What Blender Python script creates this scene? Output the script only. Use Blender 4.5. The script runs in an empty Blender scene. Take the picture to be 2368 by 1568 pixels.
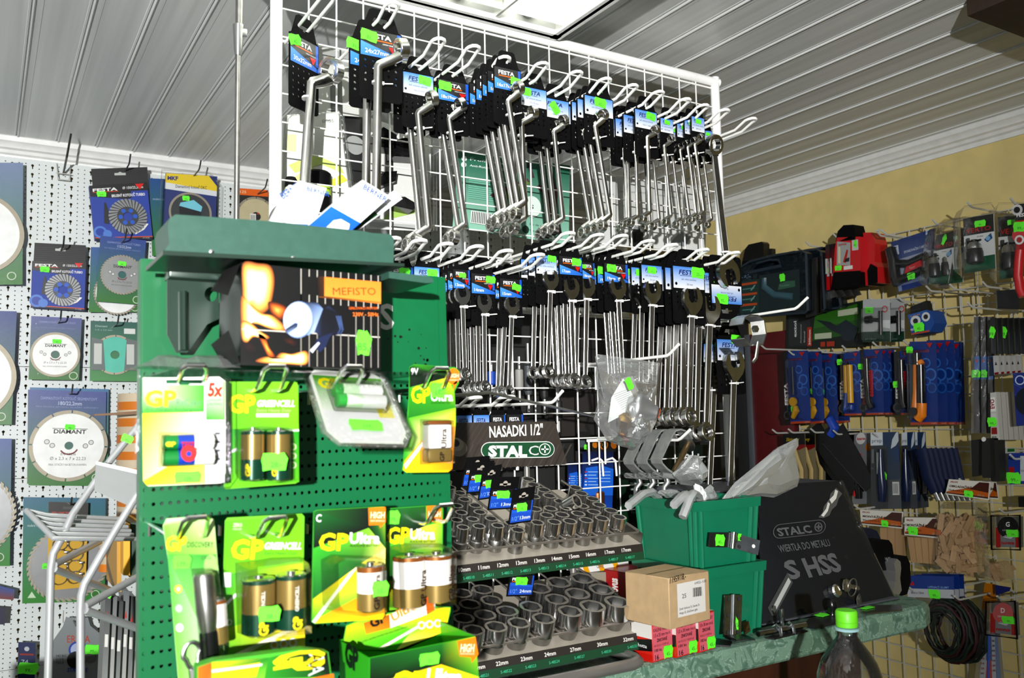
import bpy, bmesh, math, random
from mathutils import Matrix, Vector, geometry
R = math.radians
rnd = random.Random(7)
C = bpy.context.scene.collection
# ------------------------------------------------------------------ camera model (the frame is 2368 x 1568)
FPX, YAW, PIT, ROL = 2009.77, R(31.3406), R(5.0839), R(-1.0458)
CAM = Matrix.Rotation(-YAW, 4, 'Z') @ Matrix.Rotation(PIT, 4, 'X') @ Matrix.Rotation(-ROL, 4, 'Y') @ Matrix.Rotation(R(90), 4, 'X')
def ray(px, py):
    return (CAM.to_3x3() @ Vector(((px-1184)/FPX, -(py-784)/FPX, -1.0)))
def PY(px, py, Y): d = ray(px, py); return d*(Y/d.y)
def PX(px, py, X): d = ray(px, py); return d*(X/d.x)
def PZ(px, py, Z): d = ray(px, py); return d*(Z/d.z)
# ------------------------------------------------------------------ colours and materials
def lin(h):
    if not isinstance(h, str): return tuple(h)
    h = h.lstrip('#'); o = []
    for i in (0, 2, 4):
        c = int(h[i:i+2], 16)/255
        o.append(c/12.92 if c <= .04045 else ((c+.055)/1.055)**2.4)
    return tuple(o)
MATS = {}
def nodes(m):
    m.use_nodes = True; nt = m.node_tree; return nt, nt.nodes['Principled BSDF']
def mat(name, col, rough=.5, metal=0., noise=.06, scale=30., bump=0., stretch=None, coat=0., spec=.5, emit=0., emit_col=None):
    if name in MATS: return MATS[name]
    m = bpy.data.materials.new(name); nt, b = nodes(m); col = lin(col)
    b.inputs['Roughness'].default_value = rough; b.inputs['Metallic'].default_value = metal
    b.inputs['Coat Weight'].default_value = coat; b.inputs['Specular IOR Level'].default_value = spec
    tc = nt.nodes.new('ShaderNodeTexCoord'); mp = nt.nodes.new('ShaderNodeMapping'); nz = nt.nodes.new('ShaderNodeTexNoise')
    nt.links.new(tc.outputs['Object'], mp.inputs[0]); nt.links.new(mp.outputs[0], nz.inputs['Vector'])
    if stretch: mp.inputs['Scale'].default_value = stretch
    nz.inputs['Scale'].default_value = scale; nz.inputs['Detail'].default_value = 4
    rp = nt.nodes.new('ShaderNodeValToRGB')
    rp.color_ramp.elements[0].position = .3; rp.color_ramp.elements[1].position = .7
    rp.color_ramp.elements[0].color = tuple(max(0, c*(1-noise)) for c in col)+(1,)
    rp.color_ramp.elements[1].color = tuple(min(1, c*(1+noise)) for c in col)+(1,)
    nt.links.new(nz.outputs['Fac'], rp.inputs[0]); nt.links.new(rp.outputs[0], b.inputs['Base Color'])
    if bump:
        bp = nt.nodes.new('ShaderNodeBump'); bp.inputs['Strength'].default_value = bump; bp.inputs['Distance'].default_value = .002
        nt.links.new(nz.outputs['Fac'], bp.inputs['Height']); nt.links.new(bp.outputs[0], b.inputs['Normal'])
    if emit:
        b.inputs['Emission Color'].default_value = lin(emit_col or '#ffffff')+(1,); b.inputs['Emission Strength'].default_value = emit
    MATS[name] = m; return m
def print_mat(name, rough, coat):
    m = bpy.data.materials.new(name); nt, b = nodes(m)
    a = nt.nodes.new('ShaderNodeAttribute'); a.attribute_name = 'Col'
    gm = nt.nodes.new('ShaderNodeGamma'); gm.inputs[1].default_value = 1.3
    nt.links.new(a.outputs['Color'], gm.inputs[0]); hs = nt.nodes.new('ShaderNodeHueSaturation'); hs.inputs['Value'].default_value = .84; nt.links.new(gm.outputs[0], hs.inputs['Color']); nt.links.new(hs.outputs[0], b.inputs['Base Color'])
    b.inputs['Roughness'].default_value = rough; b.inputs['Coat Weight'].default_value = coat; b.inputs['Coat Roughness'].default_value = .08
    MATS[name] = m; return m
PM = print_mat('printed_matte', .55, 0.)
PG = print_mat('printed_gloss', .38, .12)
PA = print_mat('painted_plastic', .4, .0)
def clear_mat(name, tint, gloss, rough=.08, base=0.0, basecol='#ffffff'):
    m = bpy.data.materials.new(name); m.use_nodes = True; nt = m.node_tree; nt.nodes.clear()
    o = nt.nodes.new('ShaderNodeOutputMaterial'); t = nt.nodes.new('ShaderNodeBsdfTransparent'); g = nt.nodes.new('ShaderNodeBsdfGlossy')
    g.inputs['Roughness'].default_value = rough; t.inputs['Color'].default_value = lin(tint)+(1,)
    f = nt.nodes.new('ShaderNodeFresnel'); f.inputs['IOR'].default_value = 1.45
    mm = nt.nodes.new('ShaderNodeMath'); mm.operation = 'MULTIPLY_ADD'; mm.inputs[1].default_value = gloss; mm.inputs[2].default_value = .01
    x = nt.nodes.new('ShaderNodeMixShader'); nz = nt.nodes.new('ShaderNodeTexNoise'); nz.inputs['Scale'].default_value = 14; nz.inputs['Detail'].default_value = 1
    bp = nt.nodes.new('ShaderNodeBump'); bp.inputs['Strength'].default_value = .3; bp.inputs['Distance'].default_value = .004
    nt.links.new(nz.outputs['Fac'], bp.inputs['Height']); nt.links.new(bp.outputs[0], g.inputs['Normal'])
    nt.links.new(f.outputs[0], mm.inputs[0]); nt.links.new(mm.outputs[0], x.inputs[0])
    nt.links.new(t.outputs[0], x.inputs[1]); nt.links.new(g.outputs[0], x.inputs[2])
    out = x
    if base:
        d = nt.nodes.new('ShaderNodeBsdfDiffuse'); d.inputs['Color'].default_value = lin(basecol)+(1,)
        y = nt.nodes.new('ShaderNodeMixShader'); y.inputs[0].default_value = base
        nt.links.new(x.outputs[0], y.inputs[1]); nt.links.new(d.outputs[0], y.inputs[2]); out = y
    nt.links.new(out.outputs[0], o.inputs['Surface']); MATS[name] = m; return m
CLEAR = clear_mat('clear_blister', '#ffffff', .55)
FILM = clear_mat('clear_film', '#fafcfc', .7, .14, .07)
BAG = clear_mat('cloudy_bag_film', '#eef0f0', 1.8, .15, .22, '#d8dcdc')
SMOKE = clear_mat('smoky_acrylic', '#ccced2', 1.0, .03, .13, '#4a4e56')
DUSK = clear_mat('tinted_case_lid', '#7f8c9c', .8, .1, .18, '#20303c')
PET = clear_mat('bottle_plastic', '#eef2ee', 1.7, .05, .006)
WHITE_PAINT = mat('white_powder_coat', '#f4f4f2', .35, coat=.2)
WIRE = mat('white_wire_coat', '#ecece8', .4)
GREY_WIRE = mat('grey_wire_coat', '#b9bab4', .42)
ZINC = mat('zinc_steel', '#c9cbcc', .3, 1., noise=.1, scale=60)
STEEL = mat('brushed_steel', '#b7b8b8', .28, 1., noise=.12, scale=40)
SATIN = mat('satin_steel', '#9d9c98', .36, 1., noise=.14, scale=70)
CHROME = mat('chrome', '#e8e8e8', .17, 1., noise=.05)
POL = mat('polished_wrench_steel', '#cfcecb', .2, 1., noise=.1, scale=60)
DKSTEEL = mat('dark_oxide_steel', '#3a3a3c', .35, .8)
BLACK = mat('black_plastic', '#070708', .65, noise=.2, spec=.08)
BLACKG = mat('black_gloss_plastic', '#0c0c0e', .2, noise=.2)
NEON = mat('neon_price_sticker', '#5df22a', .6, noise=.05)
INK = mat('sticker_ink', '#1d5c14', .7)
BRASS = mat('brass', '#8a6d3a', .3, 1.)
RUBBER = mat('black_rubber', '#0e0e0e', .7)
# ------------------------------------------------------------------ mesh builder
TXT = {}
def text_mesh(s, bold, shear):
    k = (s, bold, shear)
    if k in TXT: return TXT[k]
    c = bpy.data.curves.new('lettering', 'FONT'); c.body = s; c.size = 1; c.resolution_u = 2; c.offset = bold*.011; c.shear = shear
    o = bpy.data.objects.new('lettering', c)
    me = bpy.data.meshes.new_from_object(o)
    vs = [tuple(v.co) for v in me.vertices]; fs = [tuple(p.vertices) for p in me.polygons]
    bpy.data.objects.remove(o); bpy.data.curves.remove(c); bpy.data.meshes.remove(me)
    xs = [v[0] for v in vs] or [0]; ys = [v[1] for v in vs] or [0]
    TXT[k] = (vs, fs, min(xs), max(xs), min(ys), max(ys)); return TXT[k]
def rrect(w, h, r, n=4, cx=0, cz=0):
    pts = []; r = min(r, w/2*.999, h/2*.999)
    for sx, sz, a0 in ((1, 1, 0), (-1, 1, 90), (-1, -1, 180), (1, -1, 270)):
        for i in range(n+1):
            a = R(a0+90*i/n); pts.append((cx+sx*(w/2-r)+r*math.cos(a), cz+sz*(h/2-r)+r*math.sin(a)))
    return pts
def circ(r, n=16, cx=0, cz=0, a0=0):
    return [(cx+r*math.cos(a0+2*math.pi*i/n), cz+r*math.sin(a0+2*math.pi*i/n)) for i in range(n)]
def star(r1, r2, n=12, cx=0, cz=0, a0=0):
    return [(cx+(r1 if i % 2 else r2)*math.cos(a0+math.pi*i/n), cz+(r1 if i % 2 else r2)*math.sin(a0+math.pi*i/n)) for i in range(2*n)]
class MB:
    def __init__(s):
        s.v = []; s.f = []; s.fm = []; s.fc = []; s.fs = []; s.mats = []; s.M = Matrix()
    def mi(s, m):
        if m not in s.mats: s.mats.append(m)
        return s.mats.index(m)
    def add(s, vs, fs, m, col=None, smooth=False):
        b = len(s.v); M = s.M
        s.v += [tuple(M @ Vector(p)) for p in vs]; i = s.mi(m)
        for q in fs:
            s.f.append(tuple(b+j for j in q)); s.fm.append(i); s.fs.append(smooth)
            if col is None: s.fc.append(None)
            elif isinstance(col, list): s.fc.append([col[j] for j in q])
            else: s.fc.append([col]*len(q))
        return s
    def poly(s, pts, m, col=None):          # flat polygon; pts are 3-D
        if isinstance(col, list): col = [lin(c) for c in col]
        elif col is not None: col = lin(col)
        return s.add(pts, [tuple(range(len(pts)))], m, col)
    # flat print on plane y, facing -y; rectangle given by x0,z0,x1,z1
    def rect(s, x0, z0, x1, z1, y, m, col=None):
        return s.poly([(x0, y, z0), (x1, y, z0), (x1, y, z1), (x0, y, z1)], m, col)
    def grad(s, x0, z0, x1, z1, y, m, cb, ct):   # bottom and top colours (or 4 corners)
        c = [cb, cb, ct, ct] if not isinstance(cb, list) else cb
        return s.poly([(x0, y, z0), (x1, y, z0), (x1, y, z1), (x0, y, z1)], m, c)
    def flat(s, out, y, m, col=None):
        return s.poly([(p[0], y, p[1]) for p in out], m, col)
    def prism(s, out, y0, y1, m, col=None, holes=(), smooth=False, ends=True):   # outline in xz, extruded y0..y1 (y0 front)
        if col is not None: col = lin(col)
        a = sum(out[i][0]*out[(i+1) % len(out)][1]-out[(i+1) % len(out)][0]*out[i][1] for i in range(len(out)))
        if a < 0: out = out[::-1]
        loops = [out]+[h for h in holes]
        vs = []; fs = []
        tot = sum(len(l) for l in loops)
        for l in loops: vs += [(p[0], y0, p[1]) for p in l]
        for l in loops: vs += [(p[0], y1, p[1]) for p in l]
        if ends:
            if holes:
                tri = geometry.tessellate_polygon([[Vector((p[0], p[1], 0)) for p in l] for l in loops])
                for t in tri:
                    A, B, D = [vs[i] for i in t]
                    if (B[0]-A[0])*(D[2]-A[2])-(D[0]-A[0])*(B[2]-A[2]) < 0: t = t[::-1]
                    fs.append(tuple(t)); fs.append(tuple(tot+i for i in t[::-1]))
            else:
                fs.append(tuple(range(tot))); fs.append(tuple(range(2*tot-1, tot-1, -1)))
        s.add(vs, fs, m, col, False)
        b = 0; fs2 = []
        for k, l in enumerate(loops):
            n = len(l); ar = sum(l[i][0]*l[(i+1) % n][1]-l[(i+1) % n][0]*l[i][1] for i in range(n))
            rev = (ar > 0) if k else False
            for i in range(n):
                j = (i+1) % n; q = (b+j, b+i, tot+b+i, tot+b+j)
                fs2.append(q[::-1] if rev else q)
            b += n
        base = len(s.v)-2*tot; im = s.mi(m)
        for q in fs2:
            s.f.append(tuple(base+i for i in q)); s.fm.append(im); s.fs.append(smooth); s.fc.append(None if col is None else [col]*4)
        return s
    def box(s, c, d, m, col=None, bev=0., seg=2):
        bm = bmesh.new(); bmesh.ops.create_cube(bm, size=1)
        bmesh.ops.scale(bm, vec=d, verts=bm.verts); bmesh.ops.translate(bm, vec=c, verts=bm.verts)
        if bev: bmesh.ops.bevel(bm, geom=bm.edges[:], offset=bev, segments=seg, affect='EDGES', profile=.5)
        bm.verts.index_update()
        s.add([tuple(v.co) for v in bm.verts], [tuple(v.index for v in f.verts) for f in bm.faces], m, None if col is None else lin(col), bool(bev)); bm.free(); return s
    def tube(s, path, r, m, n=8, closed=False, col=None, cap=True, rx=None):
        P = [Vector(p) for p in path]; k = len(P); vs = []; fs = []
        rr = r if isinstance(r, (list, tuple)) else [r]*k
        up = None
        for i, p in enumerate(P):
            if closed: t = (P[(i+1) % k]-P[i-1])
            elif i == 0: t = P[1]-P[0]
            elif i == k-1: t = P[-1]-P[-2]
            else: t = (P[i+1]-p).normalized()+(p-P[i-1]).normalized()
            if t.length < 1e-9: t = Vector((0, 0, 1))
            t.normalize()
            if up is None:
                up = Vector((0, 1, 0)) if abs(t.y) < .8 else Vector((1, 0, 0))
            a = (up-t*up.dot(t)); a = a.normalized() if a.length > 1e-6 else t.orthogonal().normalized()
            b = t.cross(a); up = a
            sc = 1.
            if 0 < i < k-1 or closed:
                u = (P[(i+1) % k]-p).normalized(); sc = 1/max(.6, math.sqrt(max(0, (1+u.dot((p-P[i-1]).normalized()))/2)))
            for j in range(n):
                an = 2*math.pi*j/n; q = p+a*(math.cos(an)*rr[i]*sc)+b*(math.sin(an)*(rx or 1)*rr[i]*sc); vs.append(tuple(q))
        for i in range(k if closed else k-1):
            for j in range(n):
                a0 = i*n; b0 = ((i+1) % k)*n
                fs.append((a0+j, a0+(j+1) % n, b0+(j+1) % n, b0+j))
        if cap and not closed: fs.append(tuple(range(n-1, -1, -1))); fs.append(tuple((k-1)*n+j for j in range(n)))
        return s.add(vs, fs, m, None if col is None else lin(col), True)
    def lathe(s, prof, n, m, col=None, axis='z', c=(0, 0, 0)):   # profile (r, h); colours per ring allowed
        vs = []; fs = []; k = len(prof)
        for r, h in prof:
            for j in range(n):
                a = 2*math.pi*j/n; x, y = r*math.cos(a), r*math.sin(a)
                p = (x, y, h) if axis == 'z' else (x, h, y) if axis == 'y' else (h, x, y)
                vs.append((p[0]+c[0], p[1]+c[1], p[2]+c[2]))
        for i in range(k-1):
            for j in range(n):
                q = (i*n+j, i*n+(j+1) % n, (i+1)*n+(j+1) % n, (i+1)*n+j)
                fs.append(q if axis != 'y' else q[::-1])
        fs.append(tuple(range(n-1, -1, -1)) if axis != 'y' else tuple(range(n)))
        e = tuple((k-1)*n+j for j in range(n)); fs.append(e if axis != 'y' else e[::-1])
        return s.add(vs, fs, m, None if col is None else lin(col), True)
    def text(s, t, x, z, h, y, m, col=None, w=None, bold=0., shear=0., align='l', rot=0., maxw=None, flip=False):
        """lettering on plane y facing -y; h = cap height, x,z = left/centre baseline"""
        vs, fs, x0, x1, y0, y1 = text_mesh(t, bold, shear)
        if not vs: return s
        k = h/.73; sx = k
        if w: sx = w/(x1-x0)
        if maxw and (x1-x0)*sx > maxw: sx = maxw/(x1-x0)
        off = {'l': -x0, 'c': -(x0+x1)/2, 'r': -x1}[align]
        cr, sr = math.cos(rot), math.sin(rot); out = []
        for v in vs:
            a, b = (v[0]+off)*sx, v[1]*k
            if flip: a, b = -a, -b
            out.append((x+a*cr-b*sr, y, z+a*sr+b*cr))
        return s.add(out, fs, m, None if col is None else lin(col))
    def join(s, o, M=None):
        b = len(s.v); M = s.M @ (M or Matrix())
        s.v += [tuple(M @ Vector(p)) for p in o.v]; ix = [s.mi(m) for m in o.mats]
        s.f += [tuple(b+j for j in q) for q in o.f]; s.fm += [ix[i] for i in o.fm]; s.fs += o.fs; s.fc += o.fc; return s
    def mesh(s, name, ang=38):
        me = bpy.data.meshes.new(name); me.from_pydata(s.v, [], s.f)
        for m in s.mats: me.materials.append(m)
        me.polygons.foreach_set('material_index', s.fm); me.polygons.foreach_set('use_smooth', s.fs)
        if any(c is not None for c in s.fc):
            at = me.color_attributes.new('Col', 'FLOAT_COLOR', 'CORNER'); buf = []
            for q, c in zip(s.f, s.fc):
                if c is None: buf += [.5, .5, .5, 1]*len(q)
                else:
                    for k in c: buf += [k[0], k[1], k[2], 1]
            at.data.foreach_set('color', buf)
        me.update()
        if any(s.fs): me.set_sharp_from_angle(angle=R(ang))
        return me
    def build(s, name, parent=None, mesh=None):
        o = bpy.data.objects.new(name, mesh or s.mesh(name)); C.objects.link(o)
        if parent is not None: o.parent = parent
        return o
def link(name, me, parent=None, loc=None):
    o = bpy.data.objects.new(name, me); C.objects.link(o)
    if parent is not None: o.parent = parent
    if loc is not None: o.location = loc
    return o
def tag(o, label=None, cat=None, group=None, kind=None):
    if label: o['label'] = label
    if cat: o['category'] = cat
    if group: o['group'] = group
    if kind: o['kind'] = kind
    return o
def thing(name, loc, label, cat, group=None, rz=0., rx=0., ry=0., M=None):
    o = bpy.data.objects.new(name, None); C.objects.link(o); o.empty_display_size = .02
    if M is not None: o.matrix_world = M
    else: o.rotation_mode = 'ZYX'; o.location = loc; o.rotation_euler = (rx, ry, rz)
    return tag(o, label, cat, group)
def clone(o, loc=None, label=None, rz=None):
    c = o.copy(); C.objects.link(c)
    if loc is not None: c.location = loc
    if label: c['label'] = label
    if rz is not None: c.rotation_euler = (c.rotation_euler[0], c.rotation_euler[1], rz)
    for ch in o.children:
        d = ch.copy(); C.objects.link(d); d.parent = c
        for g in ch.children:
            e = g.copy(); C.objects.link(e); e.parent = d
    return c
ORD = ['front', 'second', 'third', 'fourth', 'fifth', 'sixth', 'seventh', 'eighth', 'ninth', 'tenth']
def sticker_mb(w=.026, h=.016, txt='25,-', y=0., rot=0., x=0., z=0.):
    b = MB(); k = h*.22
    out = [(-w/2+k*.4, -h/2), (-w*.18, -h/2+k*.3), (w*.1, -h/2), (w/2-k*.6, -h/2), (w/2-k*.3, -h*.1), (w/2, h*.15), (w/2-k, h/2), (w*.12, h/2-k*.2), (-w*.2, h/2), (-w/2+k*.5, h/2), (-w/2, h*.1), (-w/2+k*.3, -h*.15)]
    cr, sr = math.cos(rot), math.sin(rot)
    tr = lambda p: (x+p[0]*cr-p[1]*sr, z+p[0]*sr+p[1]*cr)
    b.prism([tr(p) for p in out], y-.0006, y, NEON)
    if txt:
        p = tr((w*.05, -h*.3)); b.text(txt, p[0], p[1], h*.3, y-.0009, INK, rot=rot, align='c')
    return b
# ================================================================== the room (camera height is z = 0, floor at -1.6)
HC, XR, YB, FL = .81, 2.44, 2.80, -1.6
def struct(mb, name): o = mb.build(name); o['kind'] = 'structure'; return o
PVC = mat('ceiling_pvc', '#cfd1cf', .34, noise=.13, scale=3., stretch=(14, .25, 1))
YEL = mat('yellow_plaster', '#d2bf7e', .8, noise=.07, scale=14, bump=.35)
WHT = mat('white_moulding', '#dcdddb', .4)
b = MB()   # ceiling boards with a groove every 0.1 m, running in depth
x0 = .0585-.1005*12; p = .1005; ya, yb = -1.6, YB
x = x0
while x < XR+.05:
    prof = [(x, HC+.0005), (x+.0008, HC-.0021), (x+.0028, HC-.0030), (x+.0048, HC-.0021), (x+.0056, HC), (x+.0185, HC), (x+.0195, HC+.0007), (x+.0935, HC+.0007), (x+.0945, HC), (x+.0980, HC), (x+.0988, HC+.003), (x+.1000, HC+.003), (x+.1005, HC+.0005)]
    for (a, za), (c, zc) in zip(prof, prof[1:]):
        b.poly([(a, yb, za), (c, yb, zc), (c, ya, zc), (a, ya, za)], PVC)
    x += p
b.box((.6, .6, HC+.033), (3.8, 4.6, .04), PVC)
struct(b, 'ceiling')
b = MB(); b.box((.6, .6, FL-.05), (3.8, 4.6, .1), mat('floor_lino', '#6c6459', .5)); struct(b, 'floor')
b = MB(); b.box((.6, YB+.06, -.4), (3.8, .1, 2.5), YEL); struct(b, 'wall_back')
b = MB(); b.box((XR+.05, .6, -.4), (.1, 4.5, 2.5), YEL); struct(b, 'wall_right')
b = MB(); b.box((-1.2, .6, -.4), (.1, 4.5, 2.5), WHT); struct(b, 'wall_left')
b = MB(); b.box((.6, -1.6, -1.2), (3.8, .1, .9), WHT); b.box((.6, -1.6, .74), (3.8, .1, .2), WHT); struct(b, 'wall_front')
b = MB()
for x in (-1.0, -.05, .9, 1.85): b.box((x, -1.6, -.05), (.05, .06, 1.44), WHT)
struct(b, 'added_window_1')  # unseen opening added behind the camera to let in fill light
def crown(prof, a, c, name, axis):
    b = MB(); vs = []
    for q in (a, c):
        for u, z in prof: vs.append((q, YB-u, z) if axis == 'x' else (XR-u, q, z))
    n = len(prof); fs = [(i, i+1, n+i+1, n+i) for i in range(n-1)]
    if axis == 'y': fs = [f[::-1] for f in fs]
    b.add(vs, fs, WHT, None, True); struct(b, name)
pr = [(0, .752), (.006, .752), (.008, .764), (.017, .768), (.021, .776), (.030, .780), (.034, .790), (.044, .796), (.046, .809), (.05, .811)]
crown(pr, -1.2, XR, 'trim_1', 'x'); crown(pr, -1.6, YB, 'trim_2', 'y')
# perforated sheet along the back wall: key-holes every 50 x 25 mm, small round holes between
PEG = bpy.data.materials.new('perforated_sheet'); nt, bs = nodes(PEG)
bs.inputs['Base Color'].default_value = lin('#ccd3d2')+(1,); bs.inputs['Roughness'].default_value = .38
def N(nt, op, a, b=None, c=None):
    n = nt.nodes.new('ShaderNodeMath'); n.operation = op
    for i, q in enumerate((a, b, c)):
        if q is None: continue
        if isinstance(q, (int, float)): n.inputs[i].default_value = q
        else: nt.links.new(q, n.inputs[i])
    return n.outputs[0]
def perforate(nt, bs, dots, sx, sz, out_name='Material Output'):
    """dots: list of (px, pz, ox, oz, r) lattices of round holes, or slots when r is a tuple (halfwidth, halfheight)"""
    tc = nt.nodes.new('ShaderNodeTexCoord'); sp = nt.nodes.new('ShaderNodeSeparateXYZ'); nt.links.new(tc.outputs['Object'], sp.inputs[0])
    X, Z = sp.outputs['X'], sp.outputs['Z']; total = None
    for px, pz, ox, oz, r in dots:
        u = N(nt, 'SUBTRACT', N(nt, 'FLOORED_MODULO', N(nt, 'ADD', X, -ox+px/2), px), px/2)
        w = N(nt, 'SUBTRACT', N(nt, 'FLOORED_MODULO', N(nt, 'ADD', Z, -oz+pz/2), pz), pz/2)
        if isinstance(r, tuple):
            h = N(nt, 'MULTIPLY', N(nt, 'LESS_THAN', N(nt, 'ABSOLUTE', u), r[0]), N(nt, 'LESS_THAN', N(nt, 'ABSOLUTE', w), r[1]))
        else:
            h = N(nt, 'LESS_THAN', N(nt, 'ADD', N(nt, 'MULTIPLY', u, u), N(nt, 'MULTIPLY', w, w)), r*r)
        total = h if total is None else N(nt, 'MAXIMUM', total, h)
    t = nt.nodes.new('ShaderNodeBsdfTransparent'); mx = nt.nodes.new('ShaderNodeMixShader')
    nt.links.new(total, mx.inputs[0]); nt.links.new(bs.outputs[0], mx.inputs[1]); nt.links.new(t.outputs[0], mx.inputs[2])
    nt.links.new(mx.outputs[0], nt.nodes[out_name].inputs['Surface'])
perforate(nt, bs, [(.05, .0252, .0, 0, .0037), (.05, .0252, 0, -.005, (.0015, .005)), (.05, .0126, .0167, .004, .0017), (.05, .0126, .0333, .004, .0017)], 1, 1)
YP = YB-.035
zs = [.752, PY(60, 848, YP).z, PY(60, 1106, YP).z, PY(60, 1500, YP).z-.05, -1.3]
for i in range(4):
    b = MB(); h = zs[i]-zs[i+1]-.0015
    b.box((0, 0, 0), (3.4, .0015, h), PEG); b.box((0, .012, h/2-.002), (3.4, .022, .003), WHT)
    o = b.build('pegboard_sheet'); o.location = (.55, YP, (zs[i]+zs[i+1])/2)
    tag(o, ['white perforated wall sheet under the crown moulding, topmost', 'white perforated wall sheet, second from top, behind white cutting discs', 'white perforated wall sheet behind the largest yellow-clip pack, third down', 'white perforated wall sheet at the bottom behind the grey disc'][i], 'pegboard', 'perforated wall sheets')
# ------------------------------------------------------------------ light fitting with louvres
zl = .755; A = PZ(1288, 92, zl); yl = A.y; xl = A.x; W_, D_ = .62, .62
LAMPC = (xl-W_/2, yl-D_/2, zl)
lt = thing('ceiling_light', (xl-W_/2, yl-D_/2, zl), 'square louvred fluorescent ceiling light above the wire grid', 'light')
b = MB()
for (cx, cy, sx, sy) in ((0, D_/2-.006, W_, .012), (0, -D_/2+.006, W_, .012), (W_/2-.006, 0, .012, D_), (-W_/2+.006, 0, .012, D_)):
    b.box((cx, cy, .027), (sx, sy, .054), WHITE_PAINT, bev=.002)
    b.box((cx-.012*(cx > 0)*0, cy, .002), (sx+.012*(sy > .1), sy+.012*(sx > .1), .004), WHITE_PAINT)
b.box((0, 0, .051), (W_, D_, .006), WHITE_PAINT); b.build('housing', lt)
LOUV = mat('louvre_aluminium', '#e8eae4', .25, .6)
b = MB()
for i in range(1, 4): b.box((-W_/2+W_*i/4, 0, .018), (.005, D_-.03, .03), LOUV)
for k in range(4):
    for j in range(1, 12):
        y = -D_/2+D_*j/12; xa = -W_/2+W_*k/4+.004; xb = xa+W_/4-.008
        b.add([(xa, y-.003, .033), (xb, y-.003, .033), (xb, y, .004), (xa, y, .004), (xa, y+.003, .033), (xb, y+.003, .033)], [(0, 1, 2, 3), (3, 2, 5, 4)], LOUV)
b.build('louvre', lt)
TUBE = mat('fluorescent_tube', '#ffffff', .5, emit=12, emit_col='#fbfff2')
for i in range(4):
    b = MB(); x = -W_/2+W_*(i+.5)/4
    b.tube([(x, -D_/2+.03, .034), (x, D_/2-.03, .034)], .012, TUBE, 10)
    o = b.build('fluorescent_tube', lt)
    b = MB()
    for s in (-1, 1): b.lathe([(.013, -.01), (.0135, 0), (.013, .01)], 10, STEEL, axis='y', c=(x, s*(D_/2-.022), .034))
    b.build('end_cap', o)
# dark cabinet corner hanging in at the top right
zc = .775; A = PZ(2236, 38, zc)
DKW = mat('dark_brown_wood', '#2a1c10', .6, noise=.3, scale=8, stretch=(1, 8, 1))
t = thing('wall_cabinet', (A.x, A.y, zc), 'dark brown wooden cabinet corner under the ceiling, near right', 'cabinet')
b = MB(); b.box((.3, -.2, .017), (.6, .4, .034), DKW, bev=.002); b.build('body', t)
b = MB(); b.box((.3, -.41, .018), (.58, .018, .03), mat('orange_brown_door', '#8a3c10', .5), bev=.002); b.build('door', t)
# thin metal pole with a joint, from counter height to the ceiling
A = PY(549, 300, 1.30)
t = thing('metal_pole', (A.x, A.y, -.45), 'thin upright metal pole with a clamp joint, left of the white grid', 'pole')
zj = PY(553, 85, 1.30).z+.45
b = MB(); b.tube([(0, 0, 0), (0, 0, zj-.02), (0, 0, zj)], .0042, SATIN, 12); b.build('lower_tube', t)
b = MB(); b.tube([(.001, 0, zj-.005), (.001, 0, HC+.45)], .0056, SATIN, 12); b.build('upper_tube', t)
b = MB(); b.lathe([(.005, -.03), (.0065, -.02), (.0075, 0), (.0085, .014), (.0085, .018), (.005, .02)], 12, STEEL, c=(0, 0, zj)); b.box((.006, -.004, zj+.006), (.012, .004, .012), STEEL, bev=.001); b.build('joint', t)
# ================================================================== white wire grid stand
GY = 1.412; ZT = .697; WZ = [ZT-.0495*k for k in range(23)]; WXs = [1.361-.05*k for k in range(20)]
t = thing('wire_grid_stand', (.9, GY, -.43), 'white wire grid in a tube frame holding the wrenches', 'display grid')
lo = lambda x, y, z: (x-.9, y-GY, z+.43)
b = MB(); r = .0105; zt = PY(1310, 105, GY).z; xl_, xr_ = PY(638, 240, GY).x, PY(1657, 300, GY).x
for x in (xl_, xr_): b.tube([lo(x, GY, -.43), lo(x, GY, zt+r)], r, WHITE_PAINT, 14)
b.tube([lo(xl_-r, GY, zt), lo(xr_+r, GY, zt)], r, WHITE_PAINT, 14); b.tube([lo(xl_-r, GY, -.42), lo(xr_+r, GY, -.42)], r, WHITE_PAINT, 14)
b.build('tube_frame', t)
b = MB()
for z in WZ: b.tube([lo(xl_+.008, GY-.002, z), lo(xr_-.008, GY-.002, z)], .0014, WIRE, 6)
for i, x in enumerate(WXs):
    b.tube([lo(x, GY+.001, -.42), lo(x, GY+.001, zt-.009)], .0016, WIRE, 6)
b.tube([lo(xl_, GY, zt-.016), lo(xr_, GY, zt-.016)], .0022, WIRE, 6)
b.build('wire_mesh', t)
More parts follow.
